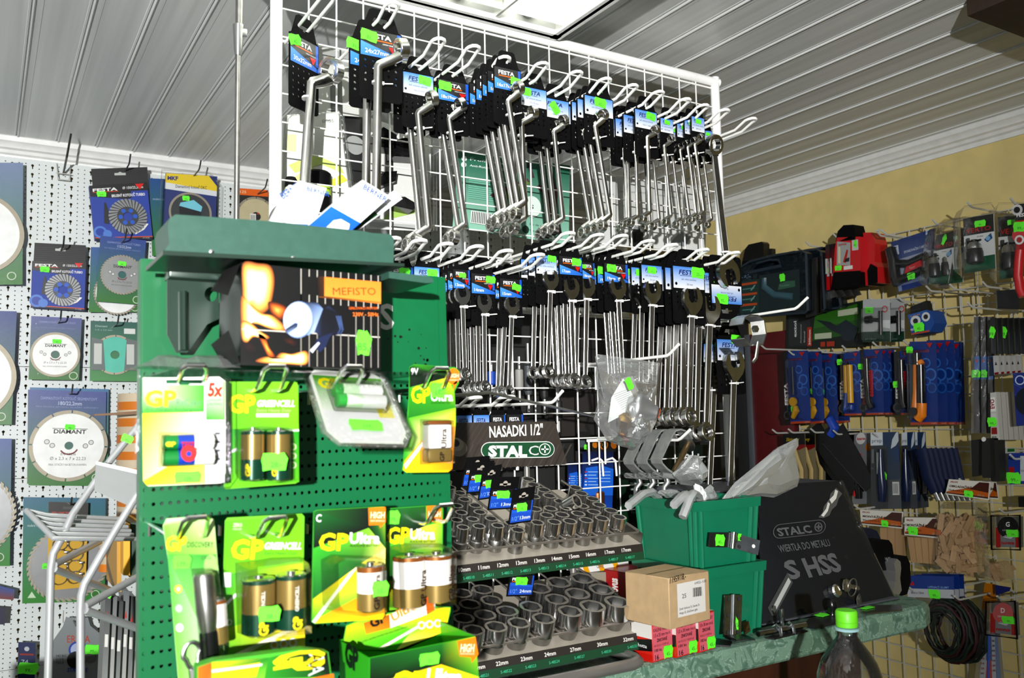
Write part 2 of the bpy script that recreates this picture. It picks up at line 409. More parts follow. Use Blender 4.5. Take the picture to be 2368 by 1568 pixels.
# ------------------------------------------------------------------ double wire hooks
def hook_mesh(L, w=.0098, r=.0027, m=WIRE, lift=.011):
    b = MB()
    pts = [(-w, .002, 0), (-w, -L+.045, 0), (-w*1.05, -L+.016, lift)]
    pts += [(-w*1.05*math.cos(a), -L+.012-.012*math.sin(a), lift+.0015*math.sin(a)) for a in [R(q) for q in (20, 55, 90, 125, 160)]]
    pts += [(w*1.05, -L+.016, lift), (w, -L+.045, 0), (w, .002, 0)]
    b.tube(pts, r, m, 8)
    b.tube([(-w-.008, -.003, .0), (w+.008, -.003, .0)], r*.85, m, 8)
    for s in (-1, 1): b.tube([(s*(w+.006), .003, 0), (s*(w+.006), .0035, -.045)], r*.8, m, 6)
    return b
HK = hook_mesh(.222).mesh('double_hook')
def put_hook(tip, Yt, label, yaw=0.):
    p = PY(tip[0], tip[1], Yt); z = p.z-.011
    o = link('double_hook', HK, None, (p.x, Yt+.222, z)); tag(o, label, 'hook', 'white double wire hooks on the grid'); o.rotation_euler.z = yaw
    return p.x, z
NAVY, ORNG, SKY, DGREY = '#141a6a', '#e07818', '#3f8ede', '#2b2c2f'
CARDS = {}
def card_mb(w, h, style, size, sub=''):
    """black hanging card, origin at the hang hole; returns plate and printed label"""
    b = MB(); t = .0022; top = .014*h/.12; sh = .155*h; lab = .30*h
    zt_, zs_, zb = top, -sh+top*.35, -h+top
    out = [(-w*.2, zt_), (w*.2, zt_), (w*.27, zt_-.12*sh), (w*.42, zs_+.1*sh), (w*.5, zs_), (w*.5, zb+.05*w)] + [(w*.5-.09*w*(1-math.cos(a)), zb+.09*w*(1-math.sin(a))) for a in (R(30), R(60), R(90))]
    out += [(-p[0], p[1]) for p in out[::-1]]
    hw = w*.19; slot = [(-hw, -.004), (-w*.05, -.004), (-w*.05, -.007), (w*.05, -.007), (w*.05, -.004), (hw, -.004), (hw*.8, .0035), (-hw*.8, .0035)]
    holes = [slot]; z1 = zs_-lab-.045*h; n = 5
    for rI in range(6):
        zz = z1-rI*(z1-zb-.03*h)/5.4
        for cI in range(n):
            xx = -w*.36+w*.72*cI/(n-1)+(w*.0 if rI % 2 else 0)
            if zz > zb+.02: holes.append([(xx+p_[0], zz+p_[1]) for p_ in circ(w*.034, 7)][::-1])
    b.prism(out, -t/2, t/2, BLACK, holes=holes)
    L = MB(); y = -t/2-.0003; x0, x1 = -w*.475, w*.475; za, zb_ = zs_-lab, zs_-.01*h; hh = zb_-za
    if style == 'light':
        L.grad(x0, za, x1, zb_, y, PG, '#f4f6fa', '#5b9be6')
        L.text('FESTA', x0+.17*w, zb_-.36*hh, hh*.22, y-.0003, PG, NAVY, w=w*.55, bold=1.6, shear=.18)
        L.rect(x0+.2*w, zb_-.42*hh, x0+.62*w, zb_-.4*hh, y-.0003, PG, NAVY)
        L.text(sub or 'klíč očkový vyhnutý', 0, za+.38*hh, hh*.085, y-.0003, PG, '#3a4358', align='c', maxw=w*.8)
        L.text(size+' mm', .02*w, za+.15*hh, hh*.1, y-.0003, PG, '#3a4358', align='c')
        L.flat([(x0+.08*w+p_[0], za+.2*hh+p_[1]) for p_ in circ(.04*w, 6)], y-.0003, PG, '#101010')
    else:
        L.rect(x0, za, x1, zb_, y, PG, '#303033')
        L.rect(x1-.09*w, za+.2*hh, x1, zb_, y-.0002, PG, '#2f6fd0')
        L.poly([(x0, y-.0003, za), (x1, y-.0003, za), (x1, y-.0003, za+.12*hh), (x0, y-.0003, za+.52*hh)], PG, ['#4d97e4', '#2f78d6', '#2f78d6', '#66adf0'])
        L.text('FESTA', x0+.14*w, zb_-.30*hh, hh*.18, y-.0004, PG, '#ffffff', w=w*.58, bold=2.6)
        L.rect(x0+.14*w, zb_-.40*hh, x0+.74*w, zb_-.35*hh, y-.0004, PG, ORNG)
        L.flat([(x1-.3*w, za+.46*hh), (x1-.19*w, za+.2*hh), (x1-.08*w, za+.46*hh)], y-.0005, PG, '#e02018')
        L.text('CHROM VANADIUM', x1-.1*w, za+.5*hh, hh*.055, y-.0005, PG, '#ffffff', align='r', maxw=w*.34)
        L.text(size+'mm', x0+.1*w, za+.1*hh, hh*.17, y-.0006, PG, '#ffffff', bold=1.2, maxw=w*.6)
    return b, L
def ring_head(ro, ri, t, m=POL):
    b = MB(); b.prism(circ(ro, 24), -t/2, t/2, m, holes=[star(ri*.9, ri, 12)[::-1]], smooth=True)
    b.prism(circ(ro*.9, 24), -t/2-.0012, -t/2, m, holes=[star(ri*.95, ri*1.04, 12)[::-1]], smooth=True)
    b.prism(circ(ro*.9, 24), t/2, t/2+.0012, m, holes=[star(ri*.95, ri*1.04, 12)[::-1]], smooth=True)
    return b
def ring_wrench_mb(L, D, off):
    """double offset ring wrench: shaft down -z from 0, upper head forward (-y), lower head back"""
    b = MB(); r = D*.19; o = off
    z0, z1 = -.0, -L
    path = [(0.06*o, -o*1.0, z0+o*.55), (0, -o*.5, z0+o*.22), (0, -o*.08, z0), (0, 0, z0-o*.13), (0, 0, (z0+z1)/2), (0, 0, z1+o*.13), (0, o*.08, z1), (-.0, o*.5, z1-o*.22), (-.06*o, o*.95, z1-o*.5)]
    b.tube(path, [r*1.25, r*1.15, r*1.05, r, r*.95, r, r*1.05, r*1.15, r*1.3], POL, 10, rx=1.25)
    for (x, y, z, s) in ((.1*o, -o*1.0-D*.1, z0+o*.55+D*.42, 1), (-.1*o, o*.95+D*.1, z1-o*.5-D*.42, -1)):
        h = ring_head(D*.56, D*.40, D*.42)
        b.join(h, Matrix.Translation((x, y, z)) @ Matrix.Rotation(R(-14*s), 4, 'X') @ Matrix.Rotation(R(18), 4, 'Z'))
    return MB().join(b, Matrix.Rotation(R(72), 4, 'Z'))
def combo_mb(L, W):
    """combination wrench, open jaw centre at origin, ring centre at -L; W jaw head width, flat face to -y"""
    b = MB(); t = W*.2; j = W*.235; a = R(12)
    pts = []
    def ro(x, z): return (x*math.cos(a)-z*math.sin(a), x*math.sin(a)+z*math.cos(a))
    outer = [(-j*1.02, W*.46), (-W*.37, W*.40), (-W*.47, W*.2), (-W*.5, 0), (-W*.46, -W*.2), (-W*.33, -W*.42)]
    outer2 = [(x*-1, z) for x, z in outer[::-1]]
    inner = [(j, W*.43), (j, -W*.02), (j*.6, -W*.14), (-j*.6, -W*.14), (-j, -W*.02), (-j, W*.43)]
    head = [ro(*q) for q in outer] + [(-W*.13, -W*.66), (W*.13, -W*.66)] + [ro(*q) for q in outer2] + [ro(*q) for q in inner]
    b.prism(head, -t/2, t/2, POL)
    r2 = W*.36; sw = W*.135; zt_, zb_ = -W*.6, -L+r2*.8
    b.prism([(-sw, zt_), (-sw*.85, zb_), (sw*.85, zb_), (sw, zt_)], -t*.22, t*.22, SATIN)
    for s in (-1, 1):
        b.tube([(s*sw*.95, 0, zt_), (s*sw*.82, 0, zb_)], t*.25, POL, 8, rx=.6)
    b.prism([(-sw*1.0, zb_+W*.12), (-sw*1.25, zb_-W*.02), (sw*1.25, zb_-W*.02), (sw*1.0, zb_+W*.12)], -t*.36, t*.36, POL)
    b.text('DIN 3113', 0, zt_*.5+zb_*.5, sw*.55, -t*.24, CHROME, align='c', rot=R(90))
    h = ring_head(r2, r2*.66, t*1.15); b.join(h, Matrix.Translation((0, -t*.2, -L)) @ Matrix.Rotation(R(-12), 4, 'X'))
    return b
def tie_mb(r, m=None):
    b = MB(); b.lathe([(r, -.0016), (r*1.1, -.0016), (r*1.1, .0016), (r, .0016)], 10, m or WIRE); b.box((r*1.05, -.002, 0), (.006, .004, .005), m or WIRE)
    b.tube([(r, 0, 0), (r+.018, -.004, .002)], .0011, m or WIRE, 5); return b
MESHES = {}
def cached(key, fn):
    if key not in MESHES: MESHES[key] = fn()
    return MESHES[key]
def wrench_pack(kind, hole, zh, box, style, size, neck, end, row, D=None, st=(-.15, -.12, 0.), behind=(), yaw=0., off=None, sub='', tie=True, nm=None, lean=0.):
    """front pack from photo measures; behind = list of (count steps) for the packs further back on the same hook"""
    d = ray(*hole); Y = zh*d.y/d.z; P = d*(Y/d.y)
    l, t_, r_, bt = box
    w = (PY(r_, hole[1], Y)-PY(l, hole[1], Y)).x/max(.5, math.cos(yaw)); h = PY(hole[0], t_, Y).z-PY(hole[0], bt, Y).z
    w, h = round(w, 3), round(h, 3)
    n0 = PY(neck[0], neck[1], Y-.012); n1 = PY(end[0], end[1], Y-.012)
    Lw = (n0-n1).length; ang = math.atan2(n1.x-n0.x, n0.z-n1.z)
    pm, lm = [q.mesh(k) for q, k in zip(card_mb(w, h, style, size, sub), ('hanger_card', 'printed_label'))]
    if kind == 'ring': wm = ring_wrench_mb(Lw, D, off or D*.95).mesh('ring_wrench')
    else: wm = combo_mb(Lw, D).mesh('combination_wrench')
    sm = sticker_mb(w*.42, w*.26, '%d,-' % rnd.choice([25, 31, 42, 79, 65])).mesh('price_sticker')
    tm = tie_mb((D*.19*1.35) if kind == 'ring' else D*.17).mesh('cable_tie')
    cx = P.x; hz = h*.014/.12
    word = {'ring': 'offset ring wrench', 'combo': 'combination wrench'}[kind]
    mark = nm or ('marked %s mm' % size)
    def one(k, dy, dx, dz, fsty=None):
        M = Matrix.Translation((cx+dx, Y+dy, P.z+dz)) @ Matrix.Rotation(yaw, 4, 'Z') @ Matrix.Rotation(lean, 4, 'Y')
        lab = ('chrome %s on %s card %s, %s row' % (word, 'blue and white' if style == 'light' else 'black and blue', mark, row) if k == 0 else
               'chrome %s on black card, %s behind the one %s, %s row' % (word, ORD[k-1] if k > 1 else 'next', mark, row))
        e = thing('carded_wrench', None, lab, 'wrench', 'carded wrenches on the white grid', M=M)
        cd = link('hanger_card', pm, e); link('printed_label', lm, cd)
        wy = -.012
        Wo = link('ring_wrench' if kind == 'ring' else 'combination_wrench', wm, e, (n0.x-cx, wy-.004 if kind == 'ring' else wy, n0.z-P.z)); Wo.rotation_euler = (0, -ang+(rnd.uniform(-.02, .02) if k else 0), 0)
        s = link('price_sticker', sm, e, (st[0]*w*2+(rnd.uniform(-.1, .1)*w if k else 0), -.0023, -h*(.26+st[1])+(rnd.uniform(-.02, .02)*h if k else 0))); s.rotation_euler = (0, st[2], 0)
        if tie:
            q = .30 if kind == 'ring' else .0
            c = link('cable_tie', tm, e, (n0.x-cx-(-math.sin(ang))*.0+math.sin(ang)*Lw*.12, wy, n0.z-P.z-Lw*(.13 if kind == 'ring' else 0)-(D*.72 if kind == 'combo' else 0))); c.rotation_euler = (0, -ang, 0)
        return e
    one(0, 0, 0, 0)
    for k, q in enumerate(behind):
        dy, dx, dz = (q if isinstance(q, tuple) else (q, 0, 0)); one(k+1, dy, dx, dz)
TOPT = [(914, 7), (1021, 91), (1102, 108), (1173, 133), (1261, 147), (1341, 167), (1408, 183), (1470, 198), (1531, 213), (1593, 230), (1635, 244), (1683, 255), (1746, 275)]
TN = ['the 24x27 wrench', 'the 20x22 wrench', 'the 18x19 wrench', 'the 16x17 wrench', 'no front card, right of the 16x17 wrench', 'the 13x16 wrench', 'the 14x15 wrench', 'the 10x12 wrench', 'the 10x11 wrench', 'the 8x10 wrench', 'the 8x9 wrench', 'the small 6x7 wrench', 'the upside-down large wrench at the frame edge']
for tp, nme in zip(TOPT, TN): put_hook(tp, 1.19, 'white wire double hook with %s, top row' % nme)
put_hook((778, -45), 1.19, 'white wire double hook with the 30x32 wrench, top row')
B3 = [.028, .056, .084]
T = 'top'
wrench_pack('ring', (703, 66), .640, (662, 45, 744, 262), 'dark', '30x32', (707, 190), (683, 470), T, D=.038, st=(-.17, -.08, -.3), yaw=R(30), off=.034)
wrench_pack('ring', (880, 48), .638, (826, 32, 924, 243), 'dark', '24x27', (872, 152), (868, 458), T, D=.030, st=(-.14, -.06, .1), behind=[.045], off=.034)
wrench_pack('ring', (966, 152), .593, (922, 141, 996, 306), 'light', '20x22', (964, 262), (990, 528), T, D=.025, st=(.1, -.06, .08), behind=[(.035, 0, 0)])
wrench_pack('ring', (1047, 170), .593, (1002, 156, 1076, 316), 'dark', '18x19', (1036, 275), (1073, 520), T, D=.0225, st=(-.13, -.05, 0), behind=[(.03, 0, 0)])
wrench_pack('ring', (1172, 139), .593, (1137, 128, 1200, 297), 'dark', '16x17', (1172, 235), (1212, 468), T, D=.021, st=(.15, .02, .1), behind=[.022, .04, .062, .085])
wrench_pack('ring', (1232, 187), .593, (1200, 178, 1262, 325), 'light', '17x19', (1203, 285), (1212, 505), T, D=.021, st=(-.15, -.06, 0), behind=[.03])
wrench_pack('ring', (1283, 213), .593, (1248, 203, 1311, 350), 'light', '13x16', (1278, 305), (1299, 508), T, D=.020, st=(-.02, .0, .9), behind=[.028, .05])
wrench_pack('ring', (1383, 209), .593, (1344, 198, 1412, 342), 'light', '14x15', (1373, 292), (1408, 500), T, D=.019, st=(.02, -.06, .05), behind=[.022, .04, .062])
wrench_pack('ring', (1433, 262), .593, (1412, 252, 1458, 392), 'light', '10x12', (1440, 345), (1447, 515), T, D=.0165, st=(.1, -.06, 0), behind=[])
wrench_pack('ring', (1492, 240), .593, (1467, 230, 1519, 370), 'light', '10x11', (1494, 318), (1500, 492), T, D=.0165, st=(.1, -.06, .15), behind=[.035, .06])
wrench_pack('ring', (1540, 262), .593, (1524, 252, 1554, 362), 'light', '8x10', (1533, 338), (1549, 500), T, D=.0145, st=(0, -.06, .1), behind=[.035, .06])
wrench_pack('ring', (1612, 258), .593, (1597, 248, 1627, 362), 'light', '8x9', (1604, 335), (1625, 490), T, D=.0135, st=(0, -.05, .05), behind=[.02, .042, .066])
wrench_pack('ring', (1634, 290), .593, (1621, 282, 1643, 382), 'light', '6x7', (1622, 358), (1643, 508), T, D=.012, st=(0, -.05, .05), behind=[.03])
# ------------------------------------------------------------------ second row
T2 = [(917, 552), (978, 557), (1039, 565), (1110, 571), (1178, 581), (1252, 590), (1323, 540), (1391, 544), (1446, 546), (1508, 558), (1563, 567), (1635, 578), (1707, 585)]
N2 = ['a half hidden card above the green tin', 'the pale half hidden card beside the green tin', 'a card behind the green sheet edge', 'the 13 mm wrenches', 'the 14 mm wrenches', 'the 15 mm wrenches', 'the 16 mm wrenches', 'the 17 mm wrenches', 'the 18 mm wrenches', 'the 19 mm wrenches', 'the 22 mm wrenches', 'the 24 mm wrenches', 'the 27 mm wrenches at the frame edge']
for tp, nme in zip(T2, N2): put_hook(tp, 1.18, 'white wire double hook with %s, middle row' % nme)
ZA, ZB = .256, .295
K = 'klíč očko-otevřený'; Q = 'middle'
wrench_pack('combo', (924, 598), ZA, (892, 590, 956, 740), 'dark', '11', (925, 700), (925, 860), Q, D=.026, st=(.08, -.06, 0), sub=K)
wrench_pack('combo', (986, 600), ZA, (956, 592, 1017, 745), 'light', '12', (990, 705), (990, 870), Q, D=.027, st=(.1, -.06, 0), sub=K)
wrench_pack('combo', (1012, 632), ZA, (990, 622, 1030, 745), 'dark', '8', (1018, 705), (1020, 850), Q, D=.019, st=(.1, -.06, 0), sub=K)
wrench_pack('combo', (1066, 606), ZA, (1047, 597, 1086, 745), 'dark', '13', (1069, 682), (1075, 866), Q, D=.0275, st=(.02, -.05, 0), sub=K, behind=[.02, .038, .056])
wrench_pack('combo', (1116, 615), ZA, (1088, 604, 1144, 760), 'dark', '14', (1119, 700), (1121, 896), Q, D=.0285, st=(.15, -.06, 0), sub=K, behind=[.022, .044, .066])
wrench_pack('combo', (1180, 628), ZA, (1153, 618, 1205, 763), 'dark', '15', (1184, 705), (1177, 907), Q, D=.0295, st=(.12, -.01, .2), sub=K, behind=[.022, .042])
wrench_pack('combo', (1262, 573), ZB, (1243, 564, 1292, 712), 'light', '16', (1273, 645), (1267, 860), Q, D=.0315, st=(.12, -.09, .05), sub=K, behind=[.025, .05])
wrench_pack('combo', (1318, 577), ZB, (1292, 568, 1346, 710), 'dark', '17', (1320, 665), (1327, 880), Q, D=.0335, st=(.12, -.06, .02), sub=K, behind=[.02, .04, .06])
wrench_pack('combo', (1359, 592), ZB, (1344, 583, 1373, 712), 'dark', '18', (1357, 662), (1353, 884), Q, D=.034, st=(-.2, -.06, 0), sub=K, behind=[.03])
wrench_pack('combo', (1423, 593), ZB, (1395, 583, 1451, 727), 'dark', '19', (1428, 664), (1440, 880), Q, D=.036, st=(-.1, -.06, 0), sub=K, behind=[.022, .04])
wrench_pack('combo', (1466, 606), ZB, (1440, 597, 1483, 730), 'light', '21', (1470, 672), (1462, 870), Q, D=.037, st=(-.1, -.07, 0), sub=K)
wrench_pack('combo', (1505, 597), ZB, (1480, 585, 1529, 727), 'light', '22', (1508, 672), (1503, 900), Q, D=.040, st=(.0, -.06, 0), sub=K, behind=[.03])
wrench_pack('combo', (1590, 597), ZB, (1555, 585, 1629, 757), 'light', '24', (1600, 692), (1593, 965), Q, D=.047, st=(.14, -.07, 0), sub=K, behind=[.022, .042, .064, .086])
wrench_pack('combo', (1638, 612), ZB, (1612, 602, 1657, 762), 'light', '27', (1642, 712), (1632, 1000), Q, D=.049, st=(.15, -.0, 0), sub=K, behind=[.03])
# ------------------------------------------------------------------ the upside-down large pack and the 30 mm pack
Yv = 1.285
def big_combo(Y, jaw, ring, D, label, name_card, flipped, cardbox, style_size, st):
    pj, pr_ = PY(jaw[0], jaw[1], Y-.014), PY(ring[0], ring[1], Y-.014); L = (pj-pr_).length
    l, t_, r_, bt = cardbox; a, c_ = PY((l+r_)/2, t_, Y), PY((l+r_)/2, bt, Y); w = (PY(r_, t_, Y)-PY(l, t_, Y)).x; h = a.z-c_.z
    e = thing('carded_wrench', (pj.x, Y, pj.z), label, 'wrench', 'carded wrenches on the white grid')
    wm = combo_mb(L, D).build('combination_wrench', e); v = pr_-pj
    wm.location = (0, -.014, 0); wm.rotation_euler = (0, -math.atan2(v.x, -v.z), 0)
    pl, lb = card_mb(w, h, 'light', style_size, K)
    cd = pl.build('hanger_card', e); lo_ = lb.build('printed_label', cd)
    hz = h*.014/.12
    cd.location = (a.x-pj.x, 0, (c_.z+hz if flipped else a.z-hz)-pj.z); cd.rotation_euler = (0, R(180) if flipped else 0, 0)
    if flipped:
        lo_.rotation_euler = (0, 0, 0)
    s = sticker_mb(w*.38, w*.24, '95,-').build('price_sticker', e); p_ = PY(st[0], st[1], Y); s.location = (p_.x-pj.x, -.003, p_.z-pj.z)
    tm = tie_mb(D*.15).build('cable_tie', e); q = pj+(pr_-pj).normalized()*D*.75; tm.location = (q.x-pj.x, -.014, q.z-pj.z)
big_combo(1.25, (1683, 632), (1649, 336), .056, 'large combination wrench hanging upside down at the right frame post', '', True, (1640, 592, 1712, 738), '32', (1668, 692))
big_combo(1.33, (1697, 842), (1688, 1150), .054, 'combination wrench on card marked 30 mm below the upside-down wrench', '', False, (1654, 746, 1718, 912), '30', (1700, 785))
big_combo(1.38, (1652, 862), (1640, 1150), .050, 'combination wrench half hidden behind the one marked 30 mm', '', False, (1622, 762, 1672, 905), '30', (1660, 800))
# ================================================================== measured planes: crop pixels -> local x,z on a plane y = const
class Pl:
    def __init__(s, Y, ox, oy, k, org):      # crop offset, crop scale, origin in crop pixels
        s.Y, s.ox, s.oy, s.k = Y, ox, oy, k; s.o = PY(ox+org[0]/k, oy+org[1]/k, Y)
    def p(s, x, y): q = PY(s.ox+x/s.k, s.oy+y/s.k, s.Y); return (q.x-s.o.x, q.z-s.o.z)
    def pts(s, l): return [s.p(*q) for q in l]
    def poly(s, b, l, y, m, col=None): return b.poly([(q[0], y, q[1]) for q in s.pts(l)][::-1], m, col)   # pixels listed clockwise on screen
    def rect(s, b, x0, y0, x1, y1, y, m, col=None):
        c = col
        if isinstance(col, tuple) and isinstance(col[0], str): c = [col[0], col[0], col[1], col[1]][::-1]   # (top, bottom)
        return s.poly(b, [(x0, y0), (x1, y0), (x1, y1), (x0, y1)], y, m, c)
    def text(s, b, t, x, y, h, yy, m, col, w=None, **k):   # x,y = left baseline in crop px, h cap height px, w width px
        a = s.p(x, y); c = s.p(x, y-h); e = s.p(x+(w or 10), y)
        k.setdefault('rot', math.atan2(e[1]-a[1], e[0]-a[0]))
        return b.text(t, a[0], a[1], c[1]-a[1], yy, m, col, w=(e[0]-a[0]) if w else None, **k)
    def vtext(s, b, t, x, y, h, yy, m, col, w, up=True, **k):   # reads upward; x,y = baseline start
        a = s.p(x, y); c = s.p(x, y-w); hh = abs(s.p(x+h, y)[0]-a[0])
        return b.text(t, a[0], a[1], hh, yy, m, col, w=abs(c[1]-a[1]), rot=R(90 if up else -90), **k)
    def root(s, name, label, cat, group=None, rz=0.): return thing(name, (s.o.x, s.Y, s.o.z), label, cat, group, rz)
    def sticker(s, x0, y0, x1, y1, y, parent, txt='79,-', rot=0.):
        a, c = s.p(x0, y1), s.p(x1, y0); b = sticker_mb(abs(c[0]-a[0]), abs(c[1]-a[1]), txt, rot=rot); o = b.build('price_sticker', parent)
        o.location = ((a[0]+c[0])/2, y, (a[1]+c[1])/2); return o
# ------------------------------------------------------------------ green perforated battery stand
SY = .93
GRN = bpy.data.materials.new('green_perforated_sheet'); nt, bs = nodes(GRN)
bs.inputs['Base Color'].default_value = lin('#035c32')+(1,); bs.inputs['Roughness'].default_value = .36
GRNP = mat('green_sheet_paint', '#035c32', .36)
TL, TR, BL = PY(331, 598, SY), PY(1011, 641, SY), PY(326, 1568, SY); WP = TR.x-TL.x
ang = math.atan2(BL.x-TL.x, TL.z-BL.z)
M0 = Matrix.Translation(TL) @ Matrix.Rotation(-ang, 4, 'Y') @ Matrix.Rotation(math.atan2(TL.z-TR.z, WP)*.0, 4, 'Y')
t = thing('battery_stand', None, 'green perforated sheet metal stand hung with batteries', 'display stand', M=M0)
zh_ = TL.z-PY(800, 850, SY).z
perforate(nt, bs, [(.0079, .0143, 0, 0, .0019)], 1, 1)
b = MB(); b.box((WP/2, 0, -zh_/2), (WP, .0015, zh_), GRNP); b.box((WP/2, .006, -.001), (WP, .012, .002), GRNP); b.build('solid_header', t)
b = MB(); b.box((0, 0, 0), (WP*1.02, .0015, .62), GRN); o = b.build('perforated_panel', t); o.location = (WP/2+.004, 0, -zh_-.31)
b = MB(); b.box((WP/2+.004, .034, -.45), (WP, .002, .9), mat('dark_hole_backing', '#04301c', .6)); b.build('added_backing', t)  # dark backing, added so the perforations look dark
b = MB()
for x in (.004, WP+.006): b.box((x, .012, -.45), (.012, .02, .9), GRNP)
b.build('side_flange', t).location = (0, 0, 0)
b = MB(); b.text('S', 0, 0, .030, 0, PA, '#f2f4f0', bold=2.); o = b.build('white_letter', t); q = M0.inverted() @ PY(878, 760, SY-.0012); o.location = q
b = MB()
for i in range(16):
    q = M0.inverted() @ PY(rnd.uniform(895, 990), rnd.uniform(760, 845), SY-.0011); b.flat(circ(rnd.uniform(.0006, .0022), 7, q.x, q.z), q.y, PA, '#142018')
b.build('rust_speck', t)['kind'] = 'stuff'
# ------------------------------------------------------------------ dark green tin tray on top, with bracket below
TGM = mat('dark_green_tin', '#2d5145', .42, noise=.08, scale=120, bump=.05); TGD = mat('dark_green_bracket', '#26382f', .3, .2)
Q = Pl(.84, 320, 490, 3.0743, (390, 400)); t = Q.root('tin_tray', 'dark grey-green metal tray on top of the green battery stand', 'tray')
b = MB(); out = Q.pts([(195, 285), (180, 130), (195, 75), (235, 50), (900, 95), (1560, 165), (1600, 175), (1740, 185), (1762, 215), (1760, 400), (900, 375)])
b.prism(out[::-1], -.02, .05, TGM, smooth=True); b.build('body', t)
b = MB(); A_, B_ = Q.p(120, 350), Q.p(1780, 430); a2, b2 = Q.p(165, 280), Q.p(1640, 385)
b.prism([A_, (B_[0], B_[1]), b2, a2], -.034, -.0205, TGM); b.prism([(A_[0], A_[1]-.001), B_, (B_[0], B_[1]+.003), (A_[0], A_[1]+.003)], -.04, .055, TGD)
b.build('rim', t)
for x, y in ((460, 328), (1023, 370), (1545, 408)):
    b = MB(); c = Q.p(x, y); b.lathe([(.0022, 0), (.0022, -.0008), (.001, -.0016)], 10, ZINC, axis='y', c=(c[0], -.0345, c[1])); b.build('rivet', t)
b = MB(); out = Q.pts([(1700, 455), (1960, 485), (2005, 500), (2010, 530), (1960, 535), (1700, 500)]); b.prism(out[::-1], -.03, .05, TGM); b.build('end_lug', t)
Q2 = Pl(.905, 320, 490, 3.0743, (390, 400))
t = Q2.root('steel_bracket', 'black pressed steel bracket plate with round hole, left of the boxed grill motor', 'bracket')
b = MB(); out = Q2.pts([(205, 440), (570, 440), (575, 760), (540, 775), (490, 800), (350, 1000), (270, 1000), (205, 870)])
b.prism(out[::-1], 0, .004, TGD, holes=[[Q2.p(518+48*math.cos(a), 585+52*math.sin(a)) for a in [2*math.pi*i/20 for i in range(20)]]], smooth=False); b.build('plate', t)
c0, c1 = Q2.p(315, 570), Q2.p(318, 985); b = MB(); b.tube([(c0[0], .002, c0[1]), (c1[0], .002, c1[1])], .0125, TGD, 14, rx=.35); b.build('pressed_rib', t)
b = MB(); a_, c_ = Q2.p(200, 380), Q2.p(400, 440); b.box(((a_[0]+c_[0])/2+.028, .0, (a_[1]+c_[1])/2), (c_[0]-a_[0]+.056, .03, .022), TGD, bev=.002); b.build('top_flange', t)
# ------------------------------------------------------------------ boxed grill motor
Q = Pl(.80, 320, 490, 3.0743, (725, 1105)); t = Q.root('grill_motor_box', 'black box with flames and a grill motor printed on its front', 'box')
P_ = lambda x, y: Q.p(x, y)
TLb, TRb, BRb, BLb = (735, 360), (1725, 455), (1722, 1122), (725, 1088)
b = MB(); dp = .085; k = [Q.p(*q) for q in (BLb, BRb, TRb, TLb)]
vs = [(x, 0, z) for x, z in k]+[(x, dp, z) for x, z in k]
b.add(vs, [(0, 1, 2, 3), (5, 4, 7, 6), (1, 5, 6, 2), (4, 0, 3, 7), (3, 2, 6, 7), (4, 5, 1, 0)], PG, lin('#0b0a0b')); b.build('carton', t)
b = MB(); y = -.0004; fl = lambda l, c: Q.poly(b, l, y, PG, c)
def flame(l, cols, dy=0.): Q.poly(b, l, y-dy, PG, cols)
def soft(l, c, cols, dy=0., n=5):
    m = len(l); o = []
    for i in range(m):
        p0, p1, p2, p3 = l[i-1], l[i], l[(i+1) % m], l[(i+2) % m]
        for k in range(n):
            u = k/n; o.append(tuple(.5*(2*p1[a]+(p2[a]-p0[a])*u+(2*p0[a]-5*p1[a]+4*p2[a]-p3[a])*u*u+(3*p1[a]-p0[a]-3*p2[a]+p3[a])*u**3) for a in (0, 1)))
    m = len(o); vs = []; cc = []; K = len(cols)
    for r, col in enumerate(cols[:-1]):
        f = 1-r/(K-1); q = [Q.p(c[0]+(x-c[0])*f, c[1]+(y_-c[1])*f) for x, y_ in o]; vs += [(a[0], y-dy, a[1]) for a in q]; cc += [lin(col)]*m
    a = Q.p(*c); vs.append((a[0], y-dy, a[1])); cc.append(lin(cols[-1]))
    fs = [(r*m+i, (r+1)*m+i, (r+1)*m+(i+1) % m, r*m+(i+1) % m) for r in range(K-2) for i in range(m)]+[((K-2)*m+i, (K-1)*m, (K-2)*m+(i+1) % m) for i in range(m)]
    b.add(vs, fs, PG, cc)
WHF = ['#8a4010', '#ffc468', '#fff2c8', '#ffffff', '#ffffff']; ORF = ['#140804', '#a8500f', '#e8923a', '#ffc870']
soft([(742, 367), (850, 366), (935, 384), (966, 470), (956, 590), (925, 690), (860, 730), (800, 690), (745, 700), (738, 560)], (830, 520), WHF)
soft([(730, 600), (800, 660), (880, 720), (960, 740), (1046, 820), (1030, 852), (930, 830), (850, 800), (790, 800), (735, 840)], (850, 760), WHF, .00006)
soft([(925, 640), (1010, 652), (1070, 700), (1020, 770), (960, 740), (930, 700)], (985, 700), ORF, .00003)
soft([(732, 780), (800, 790), (870, 850), (930, 890), (900, 908), (820, 890), (770, 930), (734, 900)], (790, 850), WHF, .0001)
soft([(850, 870), (900, 890), (930, 960), (975, 1030), (966, 1064), (925, 1040), (885, 960)], (915, 970), ORF, .0001)
soft([(830, 1062), (900, 1030), (960, 1045), (1010, 1003), (1090, 1010), (1185, 988), (1214, 1035), (1185, 1088), (1060, 1084), (930, 1080)], (1120, 1046), WHF, .00012)
soft([(1020, 900), (1080, 890), (1130, 930), (1110, 960), (1040, 930)], (1080, 925), ['#0b0a0b', '#3a1808', '#5a260c'], .00003)
soft([(740, 900), (800, 920), (850, 980), (800, 1010), (745, 980)], (790, 955), ['#0b0a0b', '#241008', '#381608'], .00003)
